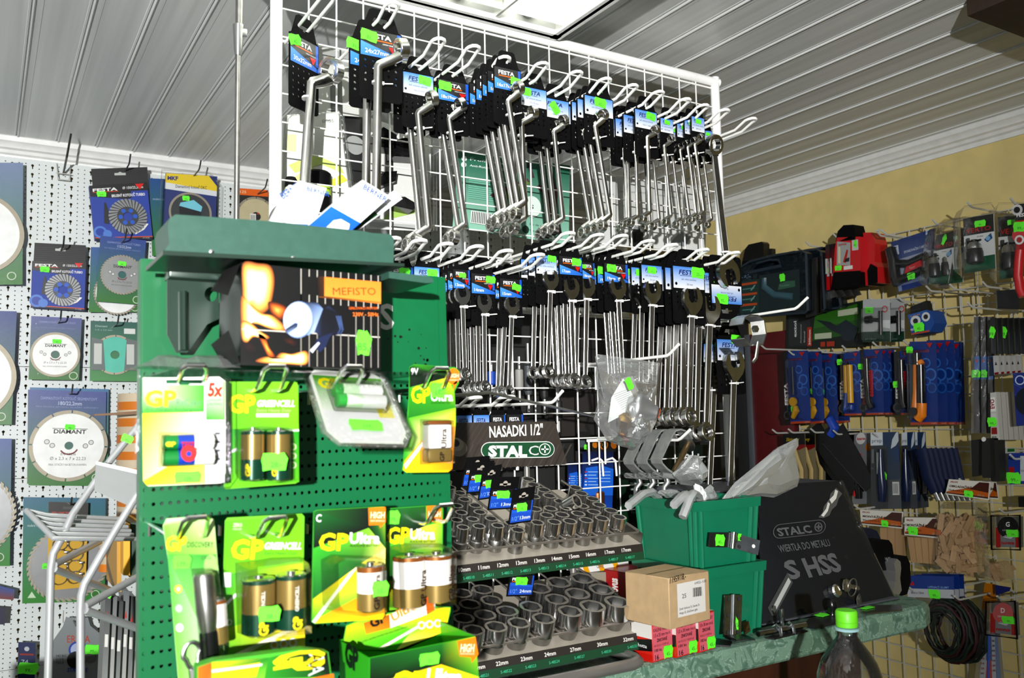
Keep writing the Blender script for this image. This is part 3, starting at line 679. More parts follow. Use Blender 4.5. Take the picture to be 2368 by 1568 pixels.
for x0, s_ in ((1155, 0), (1213, 1), (1270, 1), (1327, 1), (1383, 1), (1437, 1), (1492, 1), (1545, 1), (1600, 1), (1652, 1), (1703, 1)):
    ty = 405+(x0-1155)*.09
    Q.rect(b, x0-3, ty, x0+3, ty+(50 if s_ else 240), y-.0003, PG, '#c9c5bd'); Q.rect(b, x0-3, ty+180+(x0-1213)*.02, x0+3, ty+235, y-.0003, PG, '#c9c5bd')
    if x0 < 1500: Q.rect(b, x0-3, 870, x0+3, 1100, y-.0003, PG, '#aaa69e')
    else: Q.rect(b, x0-3, 740, x0+3, 1108, y-.0003, PG, '#aaa69e')
Q.poly(b, [(735, 830), (1715, 888), (1715, 896), (735, 838)], y-.0003, PG, '#d8d4cc')
Q.poly(b, [(1270, 458), (1722, 500), (1722, 655), (1275, 605)], y-.0005, PG, ['#1a120a', '#ff9a38', '#f08c30', '#1a120a'][:1]+['#f8a040', '#f09438', '#2a1a0a'])
Q.poly(b, [(1320, 463), (1722, 500), (1722, 640), (1320, 600)], y-.0006, PG, ['#f8a348', '#f8a348', '#f39a3e', '#f39a3e'])
Q.text(b, 'MEFISTO', 1380, 592, 56, y-.0009, PG, '#8a5414', w=305)
Q.poly(b, [(1282, 604), (1720, 644), (1720, 648), (1282, 608)], y-.0008, PG, '#a86818')
Q.text(b, 'GRILOVACÍ MOTOR', 1494, 694, 18, y-.0006, PG, '#f08030', w=208, bold=1.)
Q.text(b, '230V - 50Hz', 1522, 742, 28, y-.0006, PG, '#f09040', w=182, bold=1.5)
def ell(cx, cy, rx, ry, rot=0., n=26): return [(cx+rx*math.cos(a)*math.cos(rot)-ry*math.sin(a)*math.sin(rot), cy+rx*math.cos(a)*math.sin(rot)+ry*math.sin(a)*math.cos(rot)) for a in [2*math.pi*i/n for i in range(n)]]
Q.poly(b, [(1130, 660), (1180, 640), (1270, 645), (1310, 690), (1330, 780), (1260, 850), (1200, 880)], y-.0006, PG, ['#8fa6d0', '#b5c6e6', '#c9d6ee', '#8ea6d2', '#24304c', '#1c2438', '#5c74a8'])
Q.poly(b, [(1310, 690), (1350, 670), (1420, 720), (1455, 800), (1440, 870), (1380, 880), (1300, 900), (1250, 850)], y-.0007, PG, ['#3c4c74', '#1a2238', '#141a2c', '#2c3a5c', '#1c2640', '#101626', '#2c3c60', '#10141f'])
for q in range(3): Q.poly(b, [(1400+q*14, 740), (1410+q*14, 740), (1440+q*8, 840), (1420+q*6, 875), (1412+q*6, 870), (1428+q*8, 838)], y-.0008, PG, '#50648e')
Q.poly(b, [(1320, 880), (1380, 860), (1350, 910), (1330, 960), (1290, 1000), (1240, 960), (1270, 900)], y-.0008, PG, '#26345a')
Q.poly(b, [(1215, 985), (1275, 925), (1288, 935), (1235, 1005)], y-.0009, PG, '#dfe4ee')
Q.poly(b, ell(1135, 768, 108, 132, .1), y-.0008, PG, '#7d94bf'); Q.poly(b, ell(1130, 766, 104, 126, .1), y-.0009, PG, '#bccbe8')
Q.poly(b, [(1045, 835), (1110, 790), (1130, 795), (1125, 820), (1060, 865), (1042, 860)], y-.001, PG, ['#1c2842', '#8ea2c8', '#33456c', '#1e2a48', '#6c80a8', '#1a2238'])
b.build('printed_front', t)
o = Q.sticker(1540, 845, 1655, 1020, -.0015, t, '85,-')
for a_, c_, e_ in (((725, 365), (575, 480), (625, 600)), ((725, 1075), (600, 935), (570, 1050))):
    p0 = Q.p(*a_); b = MB(); b.add([(p0[0], .0005, p0[1]), (p0[0]-.004, dp*.55, p0[1]), (p0[0]-.016, dp*.55, p0[1]-.02*(1 if a_[1] < 500 else -1)), (p0[0]-.010, .003, p0[1]-.03*(1 if a_[1] < 500 else -1))], [(0, 1, 2, 3)], PM, lin('#1b1a1b')); b.build('side_flap', t)
# clear plastic film and a wire shelf strip below it
Qs = Pl(.86, 320, 490, 3.0743, (0, 1110)); z_ = PY(640, 852, .80).z
t = thing('plastic_shelf', (PY(360, 850, .86).x, .86, z_-.004), 'thin clear plastic shelf strip under the boxed grill motor', 'shelf'); W2 = PY(950, 850, .86).x-PY(360, 850, .86).x
b = MB(); b.box((W2/2, 0, .001), (W2, .13, .0015), CLEAR);  b.build('strip', t)
t = thing('plastic_bag', (PY(445, 845, .83).x, .84, z_+.001), 'crumpled clear plastic bag on the shelf left of the grill motor box', 'bag')
def crumple(nx, ny, sx, sy, amp, seed, mtl, top=None):
    g = random.Random(seed); vs = []; fs = []
    for j in range(ny+1):
        for i in range(nx+1):
            u, v = i/nx, j/ny; e = min(u, 1-u, v, 1-v)
            vs.append(((u-.5)*sx+g.uniform(-1, 1)*sx*.03, (v-.5)*sy+g.uniform(-1, 1)*sy*.03, amp*(min(1, e*4)*.6+g.random()*.7*min(1, e*5+.1))))
    for j in range(ny):
        for i in range(nx):
            a = j*(nx+1)+i; fs.append((a, a+1, a+nx+2)); fs.append((a, a+nx+2, a+nx+1))
    return MB().add(vs, fs, mtl, None, False)
crumple(9, 4, .10, .05, .011, 5, FILM).build('film', t)
# ------------------------------------------------------------------ chrome hooks and battery packs
def wire_hook(px, tip, Y0, label, w=.022, r=.0019, group='chrome hooks on the battery stand'):
    """squared double wire hook: px = root on the panel, tip measured at depth Y0"""
    a = PY(px[0], px[1], SY); p = PY(tip[0], tip[1], Y0)
    t = thing('chrome_hook', (p.x, SY-.001, p.z-.02), label, 'hook', group); L = SY-Y0; b = MB(); h = w/2
    b.tube([(-h, 0, 0), (-h, -L*.8, 0), (-h, -L*.86, .002), (-h*.92, -L*.97, .017), (-h*.6, -L, .02), (h*.6, -L, .02), (h*.92, -L*.97, .017), (h, -L*.86, .002), (h, -L*.8, 0), (h, 0, 0)], r, CHROME, 8); b.build('wire_loop', t)
    b = MB(); b.tube([(-h, .001, 0), (-h, .001, -.012)], r, CHROME, 6); b.tube([(h, .001, 0), (h, .001, -.012)], r, CHROME, 6); b.build('back_prong', t)
wire_hook((425, 872), (452, 845), .775, 'chrome hook holding the AA rechargeable pack, upper left')
wire_hook((600, 888), (640, 847), .765, 'chrome hook holding the two C cells in the green pack')
wire_hook((795, 875), (818, 848), .765, 'chrome hook holding the tilted white rechargeable pack')
wire_hook((985, 880), (1020, 852), .80, 'chrome hook holding the 9V pack')
wire_hook((418, 1180), (455, 1197), .765, 'chrome hook holding the torch packs')
wire_hook((590, 1175), (640, 1197), .765, 'chrome hook holding the two D cells in the green pack')
wire_hook((765, 1165), (835, 1187), .80, 'chrome hook holding the C alkaline packs')
wire_hook((925, 1150), (1030, 1168), .79, 'chrome hook sticking out beside the price sticker and the sockets')
GOLD = mat('battery_gold', '#8a733c', .3, .55); COPPER = mat('battery_copper', '#8f5220', .3, .5); DKGRN = mat('battery_dark_green', '#0d3d2a', .25, .4); SILV = mat('battery_silver', '#d6d6d4', .2, 1.)
YG, GY_, GG = '#f5ef10', '#ffe600', '#5fbf1f'
def gp(Q, b, x, y, h, w, yy): Q.text(b, 'GP', x, y, h, yy, PG, '#f6ee12', w=w, bold=3.4)
def battery(bands, r, z0, z1, x, y, nub=True):
    """upright cell, bands from bottom: (fraction end, material or colour)"""
    b = MB(); f0 = 0.
    for f1, m in bands:
        a, c = z0+(z1-z0)*f0, z0+(z1-z0)*f1
        if isinstance(m, str): b.lathe([(r, a), (r, c)], 20, PG, m, c=(x, y, 0))
        else: b.lathe([(r, a), (r, c)], 20, m, c=(x, y, 0))
        f0 = f1
    b.lathe([(r, z0), (r*.9, z0-.001)], 20, SILV, c=(x, y, 0)); b.lathe([(r, z1), (r*.9, z1+.0012), (r*.35, z1+.0014)], 20, SILV, c=(x, y, 0))
    if nub: b.lathe([(r*.28, z1+.001), (r*.28, z1+.0035)], 12, SILV, c=(x, y, 0))
    return b
def blister(Q, l, d, parent, name='blister_shell', m=CLEAR):
    b = MB(); o = Q.pts(l)[::-1]; cx = sum(p[0] for p in o)/len(o); cz = sum(p[1] for p in o)/len(o)
    i_ = [(cx+(p[0]-cx)*.9, cz+(p[1]-cz)*.94) for p in o]; n = len(o)
    b.add([(p[0], -.0008, p[1]) for p in o]+[(p[0], -d, p[1]) for p in i_], [(k_, (k_+1) % n, n+(k_+1) % n, n+k_) for k_ in range(n)]+[tuple(n+k_ for k_ in range(n))], m, None, False)
    return b.build(name, parent)
SLOT = lambda cx, cy, w, h: [(cx-w, cy+h*.6), (cx-w*.3, cy+h*.6), (cx-w*.25, cy+h), (cx+w*.25, cy+h), (cx+w*.3, cy+h*.6), (cx+w, cy+h*.6), (cx+w, cy-h*.6), (cx-w, cy-h*.6)]
def card(Q, out, t, slot=None, front=(), name='card', edge='#e8e8e0', base='#ffffff', parent=None):
    b = MB(); hs = [Q.pts(slot)] if slot else []
    b.prism(Q.pts(out)[::-1], 0, t, PM, base, holes=hs); return b
# --- AA rechargeable pack
Q = Pl(.790, 300, 830, 2.124, (255, 110)); t = Q.root('battery_pack', 'two AA rechargeable cells in a clear blister with red 5x print', 'battery pack', 'carded batteries on the green stand')
b = card(Q, [(62, 92), (180, 92), (440, 88), (470, 110), (470, 560), (450, 610), (420, 612), (90, 625), (68, 600)], .0006, SLOT(268, 112, 90, 16), base='#fbfbf4'); y = -.0003
Q.poly(b, [(62, 96), (170, 96), (170, 128), (365, 128), (365, 260), (62, 268)], y, PG, ['#4fb030', '#5cc040', '#5cc040', '#c8f0b0', '#ffffff', '#f4ffe8'])
Q.poly(b, [(62, 268), (365, 258), (365, 420), (66, 600)], y, PG, ['#fff6a0', '#ffffff', '#fffbd0', '#ffe400'])
Q.poly(b, [(66, 600), (365, 420), (372, 612), (85, 622)], y, PG, ['#ffe400', '#fff48a', '#ffe400', '#f8d800'])
Q.poly(b, [(372, 95), (440, 92), (468, 112), (466, 300), (374, 300)], y, PG, ['#4aa830', '#78c858', '#8ed070', '#ffffff', '#ffffff'])
Q.rect(b, 374, 300, 466, 608, y-.0001, PG, ('#ffffff', '#d8d8dc'))
gp(Q, b, 72, 232, 80, 156, y-.0003); Q.text(b, 'ReCyko', 228, 230, 36, y-.0003, PG, '#7f978a', w=122); Q.text(b, '+', 352, 212, 14, y-.0003, PG, '#7f978a')
Q.text(b, 'Pre-charged Rechargeable', 75, 255, 15, y-.0003, PG, '#3f9a58', w=285, shear=.2)
Q.text(b, '5x', 382, 182, 66, y-.0003, PG, '#ea4a16', w=75, bold=4, shear=.1); Q.text(b, 'LONGER', 380, 208, 15, y-.0003, PG, '#5a6068', w=68, shear=.2); Q.text(b, 'LASTING', 380, 228, 15, y-.0003, PG, '#5a6068', w=72, shear=.2)
Q.text(b, 'AA', 412, 324, 22, y-.0003, PG, '#6a7078', w=36)
Q.text(b, 'POWER SAVED', 78, 120, 12, y-.0003, PG, '#e8ffe0', w=80); Q.text(b, 'UP TO', 90, 136, 10, y-.0003, PG, '#e8ffe0', w=60)
for i in range(4): Q.rect(b, 420, 360+i*42, 444, 372+i*42, y-.0003, PG, '#70767c')
b.build('card', t)
for i, (ya, yb) in enumerate(((372, 440), (445, 518))):
    a_, c_ = Q.p(150, ya), Q.p(405, yb); r = abs(a_[1]-c_[1])/2*.96; zc_ = (a_[1]+c_[1])/2; b = MB()
    for f0, f1, m in ((0, .29, '#169246'), (.29, .60, '#1d52b8'), (.60, .97, '#f4f4f0')):
        b.lathe([(r, a_[0]+(c_[0]-a_[0])*f0), (r, a_[0]+(c_[0]-a_[0])*f1)], 18, PG, m, axis='x', c=(0, -r-.001, zc_))
    b.lathe([(r*.9, c_[0]-.002), (r*.4, c_[0]), (r*.35, c_[0]+.001)], 18, SILV, axis='x', c=(0, -r-.001, zc_))
    if i == 0:
        Q.text(b, 'GP', 160, 428, 22, -2*r-.0016, PG, '#f4e820', w=50, bold=4); Q.text(b, 'TEST', 236, 436, 30, -2*r-.0016, PG, '#c81818', w=66, bold=3)
    else: Q.poly(b, ell(272, 462, 38, 40), -2*r-.0016, PG, '#f03a3a'); Q.poly(b, ell(272, 464, 13, 13), -2*r-.002, PG, '#1d52b8'); Q.text(b, 'CELL 2100', 318, 480, 10, -2*r-.0016, PG, '#d06a50', w=70)
    b.build('battery', t)
blister(Q, [(140, 360), (410, 360), (412, 525), (140, 530)], .0165, t)
b = MB(); o1 = Q.pts([(50, 90), (80, 72), (445, 72), (482, 100), (486, 585), (455, 625), (405, 630), (100, 645), (55, 620), (34, 560)])[::-1]
b.prism(o1, -.0012, .0012, CLEAR); b.tube([(p[0], 0, p[1]) for p in o1], .0022, CLEAR, 6, closed=True); b.build('clear_backing', t)
Q.sticker(215, 548, 347, 612, -.0022, t, '129,-')
# --- two C cells, green card
Q = Pl(.815, 300, 830, 2.124, (625, 135)); t = Q.root('battery_pack', 'two C zinc cells on a bright green card, upper row', 'battery pack', 'carded batteries on the green stand')
b = card(Q, [(462, 112), (812, 112), (828, 130), (832, 600), (815, 612), (470, 640), (462, 630)], .0006, SLOT(625, 132, 86, 16), base='#7ccb18'); y = -.0003
Q.poly(b, [(464, 116), (822, 116), (830, 345), (464, 345)], y, PG, ['#6cc018', '#84cc1c', '#8ed420', '#7ccb18']); Q.poly(b, [(464, 345), (830, 345), (831, 605), (468, 637)], y, PG, ['#7ccb18', '#6cc21a', '#2fae2c', '#2fae2c'])
gp(Q, b, 484, 262, 88, 132, y-.0003); Q.text(b, 'GREENCELL', 624, 234, 32, y-.0003, PG, '#ffffff', w=186, bold=2.5, shear=.2)
Q.text(b, 'Extra Heavy Duty', 622, 260, 17, y-.0003, PG, '#c9f09a', w=170, shear=.2); Q.rect(b, 620, 268, 780, 286, y-.0003, PG, '#e8f8d0'); Q.text(b, 'zinc carbon battery', 630, 282, 10, y-.0004, PG, '#60a020', w=140)
Q.poly(b, [(464, 470), (525, 435), (525, 448), (464, 484)], y-.0002, PG, '#ffffff'); Q.rect(b, 770, 346, 830, 356, y-.0002, PG, '#f4ffe8')
for i in range(3): Q.poly(b, ell(800, 432+i*45, 18, 18), y-.0002, PG, '#d8f0c0'); Q.poly(b, ell(800, 432+i*45, 12, 12), y-.0003, PG, '#6cc21a')
b.build('card', t)
for x0, x1 in ((528, 645), (655, 770)):
    a_, c_ = Q.p(x0, 590), Q.p(x1, 355); r = abs(c_[0]-a_[0])/2; o = battery([(.42, DKGRN), (.94, GOLD), (1., DKGRN)], r, a_[1], c_[1], (a_[0]+c_[0])/2, -r-.001)
    Q.vtext(o, 'GP', x0+90-58, 572, 25, -2*r-.0018, PG, '#f0e020', 62, bold=4); o.build('battery', t)
b = blister(Q, [(512, 345), (640, 330), (765, 335), (778, 400), (778, 590), (700, 610), (540, 600), (515, 560)], .029, t)
Q.sticker(600, 455, 728, 545, -.031, t, '28,-')
# --- 9V pack
Q = Pl(.83, 690, 830, 2.124, (665, 70)); t = Q.root('battery_pack', 'single 9V block battery on a green and yellow card by the sheet edge', 'battery pack', 'carded batteries on the green stand', rz=0)
out = [(545, 40), (570, 25), (735, 40), (770, 40), (792, 62), (788, 120), (768, 160), (775, 300), (755, 540), (735, 557), (530, 560), (510, 545), (530, 330), (542, 180)]
b = card(Q, out, .0006, SLOT(668, 88, 50, 13), base='#3fae2a'); y = -.0003
Q.poly(b, [(546, 42), (570, 27), (730, 41), (735, 90), (546, 140)], y, PG, ['#0a1a10', '#0c2814', '#2c5c28', '#46a030', '#1c4c20'])
Q.poly(b, [(546, 140), (735, 90), (765, 160), (772, 240), (540, 290)], y, PG, ['#2c8a30', '#46a030', '#8ccc30', '#d8e838', '#48b030'])
Q.poly(b, [(540, 290), (772, 240), (770, 330), (640, 360), (520, 500)], y-.0001, PG, ['#3cb030', '#f4f0a0', '#ffe020', '#a8d830', '#60c030'])
Q.poly(b, [(520, 500), (640, 360), (770, 330), (755, 540), (735, 556), (530, 558), (512, 545)], y-.0001, PG, ['#d8d820', '#f0e020', '#ffd400', '#f8a818', '#f8a818', '#f8b020', '#f0b818'])
Q.poly(b, [(518, 520), (640, 365), (650, 372), (525, 540)], y-.0003, PG, '#ffffff')
Q.poly(b, ell(760, 86, 32, 40), y-.0002, PG, '#f5901e'); Q.poly(b, [(760, 120), (785, 100), (760, 160)], y-.0002, PG, '#f5901e'); Q.text(b, 'HIGH', 734, 92, 20, y-.0004, PG, '#fff0d0', w=52, bold=2); Q.text(b, 'PERFORMANCE', 734, 108, 8, y-.0004, PG, '#fff0d0', w=52)
Q.text(b, '9V', 552, 78, 34, y-.0004, PG, '#ffffff', w=36, bold=1.5); gp(Q, b, 552, 214, 82, 94, y-.0004); Q.text(b, 'Ultra', 650, 206, 44, y-.0004, PG, '#ffffff', w=108, bold=2.5); Q.text(b, 'ALKALINE BATTERY', 650, 220, 9, y-.0004, PG, '#1c3010', w=98)
for i in range(3): Q.poly(b, ell(733, 368+i*42, 17, 18), y-.0003, PG, '#fff4d0'); Q.poly(b, ell(733, 368+i*42, 11, 12), y-.0004, PG, '#f8b020')
b.build('card', t)
a_, c_ = Q.p(600, 508), Q.p(722, 300); cx_ = (a_[0]+c_[0])/2; W3 = abs(c_[0]-a_[0])*.95; H3 = c_[1]-a_[1]
b = MB(); b.box((cx_, -.009, a_[1]+H3*.16), (W3, .016, H3*.32), GOLD, bev=.0025); b.box((cx_, -.009, a_[1]+H3*.61), (W3, .0158, H3*.58), PG, '#eceae4', bev=.0025); b.box((cx_, -.009, a_[1]+H3*.945), (W3, .016, H3*.1), COPPER, bev=.0025)
Q.vtext(b, 'Ultra', 690, 435, 26, -.0175, PG, '#54422c', 92, bold=2); Q.vtext(b, 'GP', 680, 500, 22, -.0175, PG, '#2c2010', 46, bold=3); b.build('battery', t)
blister(Q, [(595, 295), (730, 295), (732, 515), (595, 518)], .0195, t)
Q.sticker(645, 118, 720, 192, -.0015, t, '69,-')
# --- tilted white rechargeable pack
tp = PY(800, 866, .815); 
t = thing('battery_pack', (tp.x, tp.y, tp.z), 'white rechargeable AA pack tilted forward on its hook', 'battery pack', 'carded batteries on the green stand', rx=R(-45), rz=R(4))
b = MB(); ol = [(-.032, .004), (.03, .004), (.039, -.004), (.040, -.079), (.03, -.094), (-.03, -.094), (-.040, -.079), (-.039, -.006)]
b.prism(ol, 0, .0006, PM, '#f6faf2'); y = -.0003
b.poly([(-.036, y, -.004), (.036, y, -.004), (.037, y, -.052), (-.037, y, -.052)][::-1], PG, ['#f2f6ec', '#e8f6d8', '#6cc034', '#58b028'])
b.poly([(-.037, y, -.052), (.037, y, -.052), (.037, y, -.079), (.028, y, -.091), (-.028, y, -.091), (-.037, y, -.079)][::-1], PG, '#f4f4f4')
b.text('GP', -.033, -.022, .014, y-.0003, PG, '#f6ee12', w=.024, bold=5); b.text('ReCyko', -.006, -.022, .009, y-.0003, PG, '#f0fff0', w=.032); b.text('+', .027, -.018, .004, y-.0003, PG, '#f0fff0')
b.rect(.018, -.06, .034, -.040, y-.0003, PG, '#f0e860'); b.build('card', t)
for i in range(2):
    b = MB(); r = .0068; z = -.032-i*.014
    for f0, f1, m in ((-.024, -.016, '#3aa84a'), (-.016, .0, '#d8f0d0'), (.0, .024, '#f0f2ee')): b.lathe([(r, f0), (r, f1)], 16, PG, m, axis='x', c=(0, -r-.001, z))
    b.lathe([(r*.8, .024), (r*.3, .026)], 16, SILV, axis='x', c=(0, -r-.001, z)); b.build('battery', t)
b = MB(); b.prism([(p[0]*1.1, p[1]*1.05+.002) for p in ol], -.001, .001, CLEAR); b.tube([(p[0]*1.1, 0, p[1]*1.05+.002) for p in ol], .002, CLEAR, 6, closed=True); b.box((0, -.008, -.039), (.056, .0155, .032), CLEAR, bev=.003); b.build('blister_shell', t)
s = sticker_mb(.034, .014, '119,-').build('price_sticker', t); s.location = (0, -.0018, -.072)
# --- torch packs
def torch_pack(Y, px, label, dx=0.):
    Q = Pl(Y, 300, 830, 2.124, (330, 850)); t = thing('torch_pack', (Q.o.x+px, Y, Q.o.z), label, 'torch', 'carded torches on the green stand')
    b = card(Q, [(163, 820), (180, 785), (390, 768), (415, 790), (428, 960), (452, 1200), (470, 1560), (520, 1700), (250, 1710), (215, 1300), (190, 1000)], .0006, SLOT(300, 838, 48, 12), base='#bfe4a0'); y = -.0003
    Q.poly(b, [(166, 822), (182, 788), (390, 772), (413, 792), (424, 960), (185, 960)], y, PG, ['#7cc83c', '#a8dc70', '#d8f2b8', '#d0ecb0', '#e8f8d8', '#8ccc50'])
    Q.poly(b, [(185, 960), (424, 960), (450, 1210), (466, 1560), (515, 1690), (252, 1700)], y, PG, ['#8ccc50', '#f0fae4', '#b0dc90', '#58b048', '#4aa840', '#60b850'])
    gp(Q, b, 172, 940, 72, 104, y-.0003); Q.text(b, 'DISCOVERY', 280, 925, 28, y-.0003, PG, '#3c4a30', w=130, bold=1.5)
    Q.poly(b, ell(398, 1015, 34, 54), y-.0002, PG, '#a8d080'); Q.text(b, 'CREE', 350, 985, 16, y-.0003, PG, '#587048', w=50)
    for i, c in enumerate(('#f0c830', '#b8c4b8', '#ffffff')): Q.poly(b, ell(238+i*3, 1130+i*95, 18, 20), y-.0003, PG, c); Q.poly(b, ell(238+i*3, 1130+i*95, 9, 10), y-.0004, PG, '#e8f4e0')
    b.build('card', t)
    a_, c_ = Q.p(345, 1035), Q.p(385, 1490); L = a_[1]-c_[1]; b = MB(); b.lathe([(.004, 0), (.0075, -.001), (.009, -.004), (.009, -.034), (.008, -.044), (.007, -.05)], 20, SATIN); b.lathe([(.007, -.05), (.0076, -.053), (.0076, -.128), (.007, -.13)], 20, BLACK); b.lathe([(.007, -.13), (.0074, -.133), (.0074, -L), (.004, -L-.001)], 20, SATIN)
    o = b.build('torch', t); o.location = (a_[0], -.0125, a_[1]); o.rotation_euler = (0, -math.atan2(c_[0]-a_[0], L), 0)
    r0 = Q.p(415, 1165), Q.p(432, 1385); o = battery([(.4, GOLD), (.92, '#efece4'), (1, COPPER)], .0072, -(r0[0][1]-r0[1][1]), -.002, 0, -.0085); o = o.build('battery', t); o.location = (r0[0][0], 0, r0[0][1]); o.rotation_euler = (0, -.07, 0)
    k0, k1 = Q.p(290, 1365), Q.p(310, 1540); b = MB(); rr = .0065; zc_ = (k0[1]-k1[1])/2
    b.tube([((rr*math.cos(a)*(1.1 if math.sin(a) > 0 else .8)), -.004, (zc_-.004)*math.sin(a)) for a in [2*math.pi*i/22 for i in range(22)]], .0018, STEEL, 8, closed=True); b.tube([(.0, -.004, -zc_+.004), (.0, -.004, -zc_-.014)], .004, STEEL, 8)
    o = b.build('carabiner', t); o.location = ((k0[0]+k1[0])/2, 0, (k0[1]+k1[1])/2); o.rotation_euler = (0, -.1, 0)
    blister(Q, [(300, 1030), (395, 1025), (445, 1160), (462, 1390), (430, 1500), (345, 1500), (320, 1200)], .026, t)
    Q.sticker(205, 955, 302, 1035, -.0022, t, '179,-'); return t
torch_pack(.795, 0, 'aluminium torch with carabiner on green card, front of the two torch packs'); torch_pack(.835, 0, 'second torch pack, behind the front one on the lower left hook')
# --- two D cells, green card
Q = Pl(.815, 300, 830, 2.124, (665, 835)); t = Q.root('battery_pack', 'two D zinc cells on a green card, lower row', 'battery pack', 'carded batteries on the green stand')
b = card(Q, [(468, 795), (480, 780), (845, 760), (858, 775), (852, 1180), (862, 1440), (480, 1490), (455, 1200)], .0006, SLOT(664, 838, 86, 18), base='#7ccb18'); y = -.0003
Q.poly(b, [(470, 797), (845, 764), (850, 1000), (460, 1060)], y, PG, ['#78c81c', '#88d01c', '#84cc20', '#70c020']); Q.poly(b, [(460, 1060), (850, 1000), (855, 1200), (458, 1330)], y, PG, ['#70c020', '#84cc20', '#c8e030', '#30a838'])
Q.poly(b, [(458, 1330), (855, 1200), (861, 1420), (480, 1486)], y, PG, ['#30a838', '#f0e020', '#ffd810', '#a0d820'])
Q.poly(b, [(470, 1470), (850, 1290), (852, 1306), (500, 1484)], y-.0002, PG, '#fffbe0'); Q.poly(b, [(456, 1210), (520, 1150), (520, 1168), (458, 1228)], y-.0002, PG, '#ffffff')
gp(Q, b, 492, 980, 95, 162, y-.0003); Q.text(b, 'GREENCELL', 660, 934, 34, y-.0003, PG, '#ffffff', w=182, bold=2.5, shear=.2); Q.text(b, 'Extra Heavy Duty', 660, 962, 18, y-.0003, PG, '#3f9030', w=160, shear=.2); Q.text(b, 'D', 476, 1310, 34, y-.0003, PG, '#eafbe0', w=24, bold=1)
Q.text(b, 'ZERO', 506, 824, 18, y-.0003, PG, '#e8ffd8', w=44, bold=1); Q.text(b, 'MERCURY', 506, 840, 9, y-.0003, PG, '#e8ffd8', w=44); Q.rect(b, 460, 1050, 496, 1120, y-.0003, PG, '#f2f2ee')
for i in range(3): Q.poly(b, ell(710+i*45, 1405-i*6, 21, 23), y-.0003, PG, '#ffffff'); Q.poly(b, ell(710+i*45, 1405-i*6, 12, 13), y-.0004, PG, '#f8c020')
b.build('card', t)
for x0, x1, y0, y1 in ((527, 690, 1060, 1335), (692, 840, 1040, 1310)):
    a_, c_ = Q.p(x0, y1), Q.p(x1, y0); r = abs(c_[0]-a_[0])/2; o = battery([(.38, DKGRN), (.93, GOLD), (1., DKGRN)], r, a_[1], c_[1], (a_[0]+c_[0])/2, -r-.001)
    Q.vtext(o, 'GP', x0+105, y1-12, 44, -2*r-.0018, PG, '#f0e020', 66, bold=4); Q.vtext(o, 'GREENCELL', x0+90, y1-100, 18, -2*r-.0018, PG, '#ecebe0', 120, bold=2); o.build('battery', t)
blister(Q, [(515, 1000), (640, 985), (690, 975), (830, 970), (848, 1030), (845, 1320), (690, 1345), (525, 1345)], .037, t)
Q.sticker(572, 1170, 682, 1258, -.039, t, '38,-')
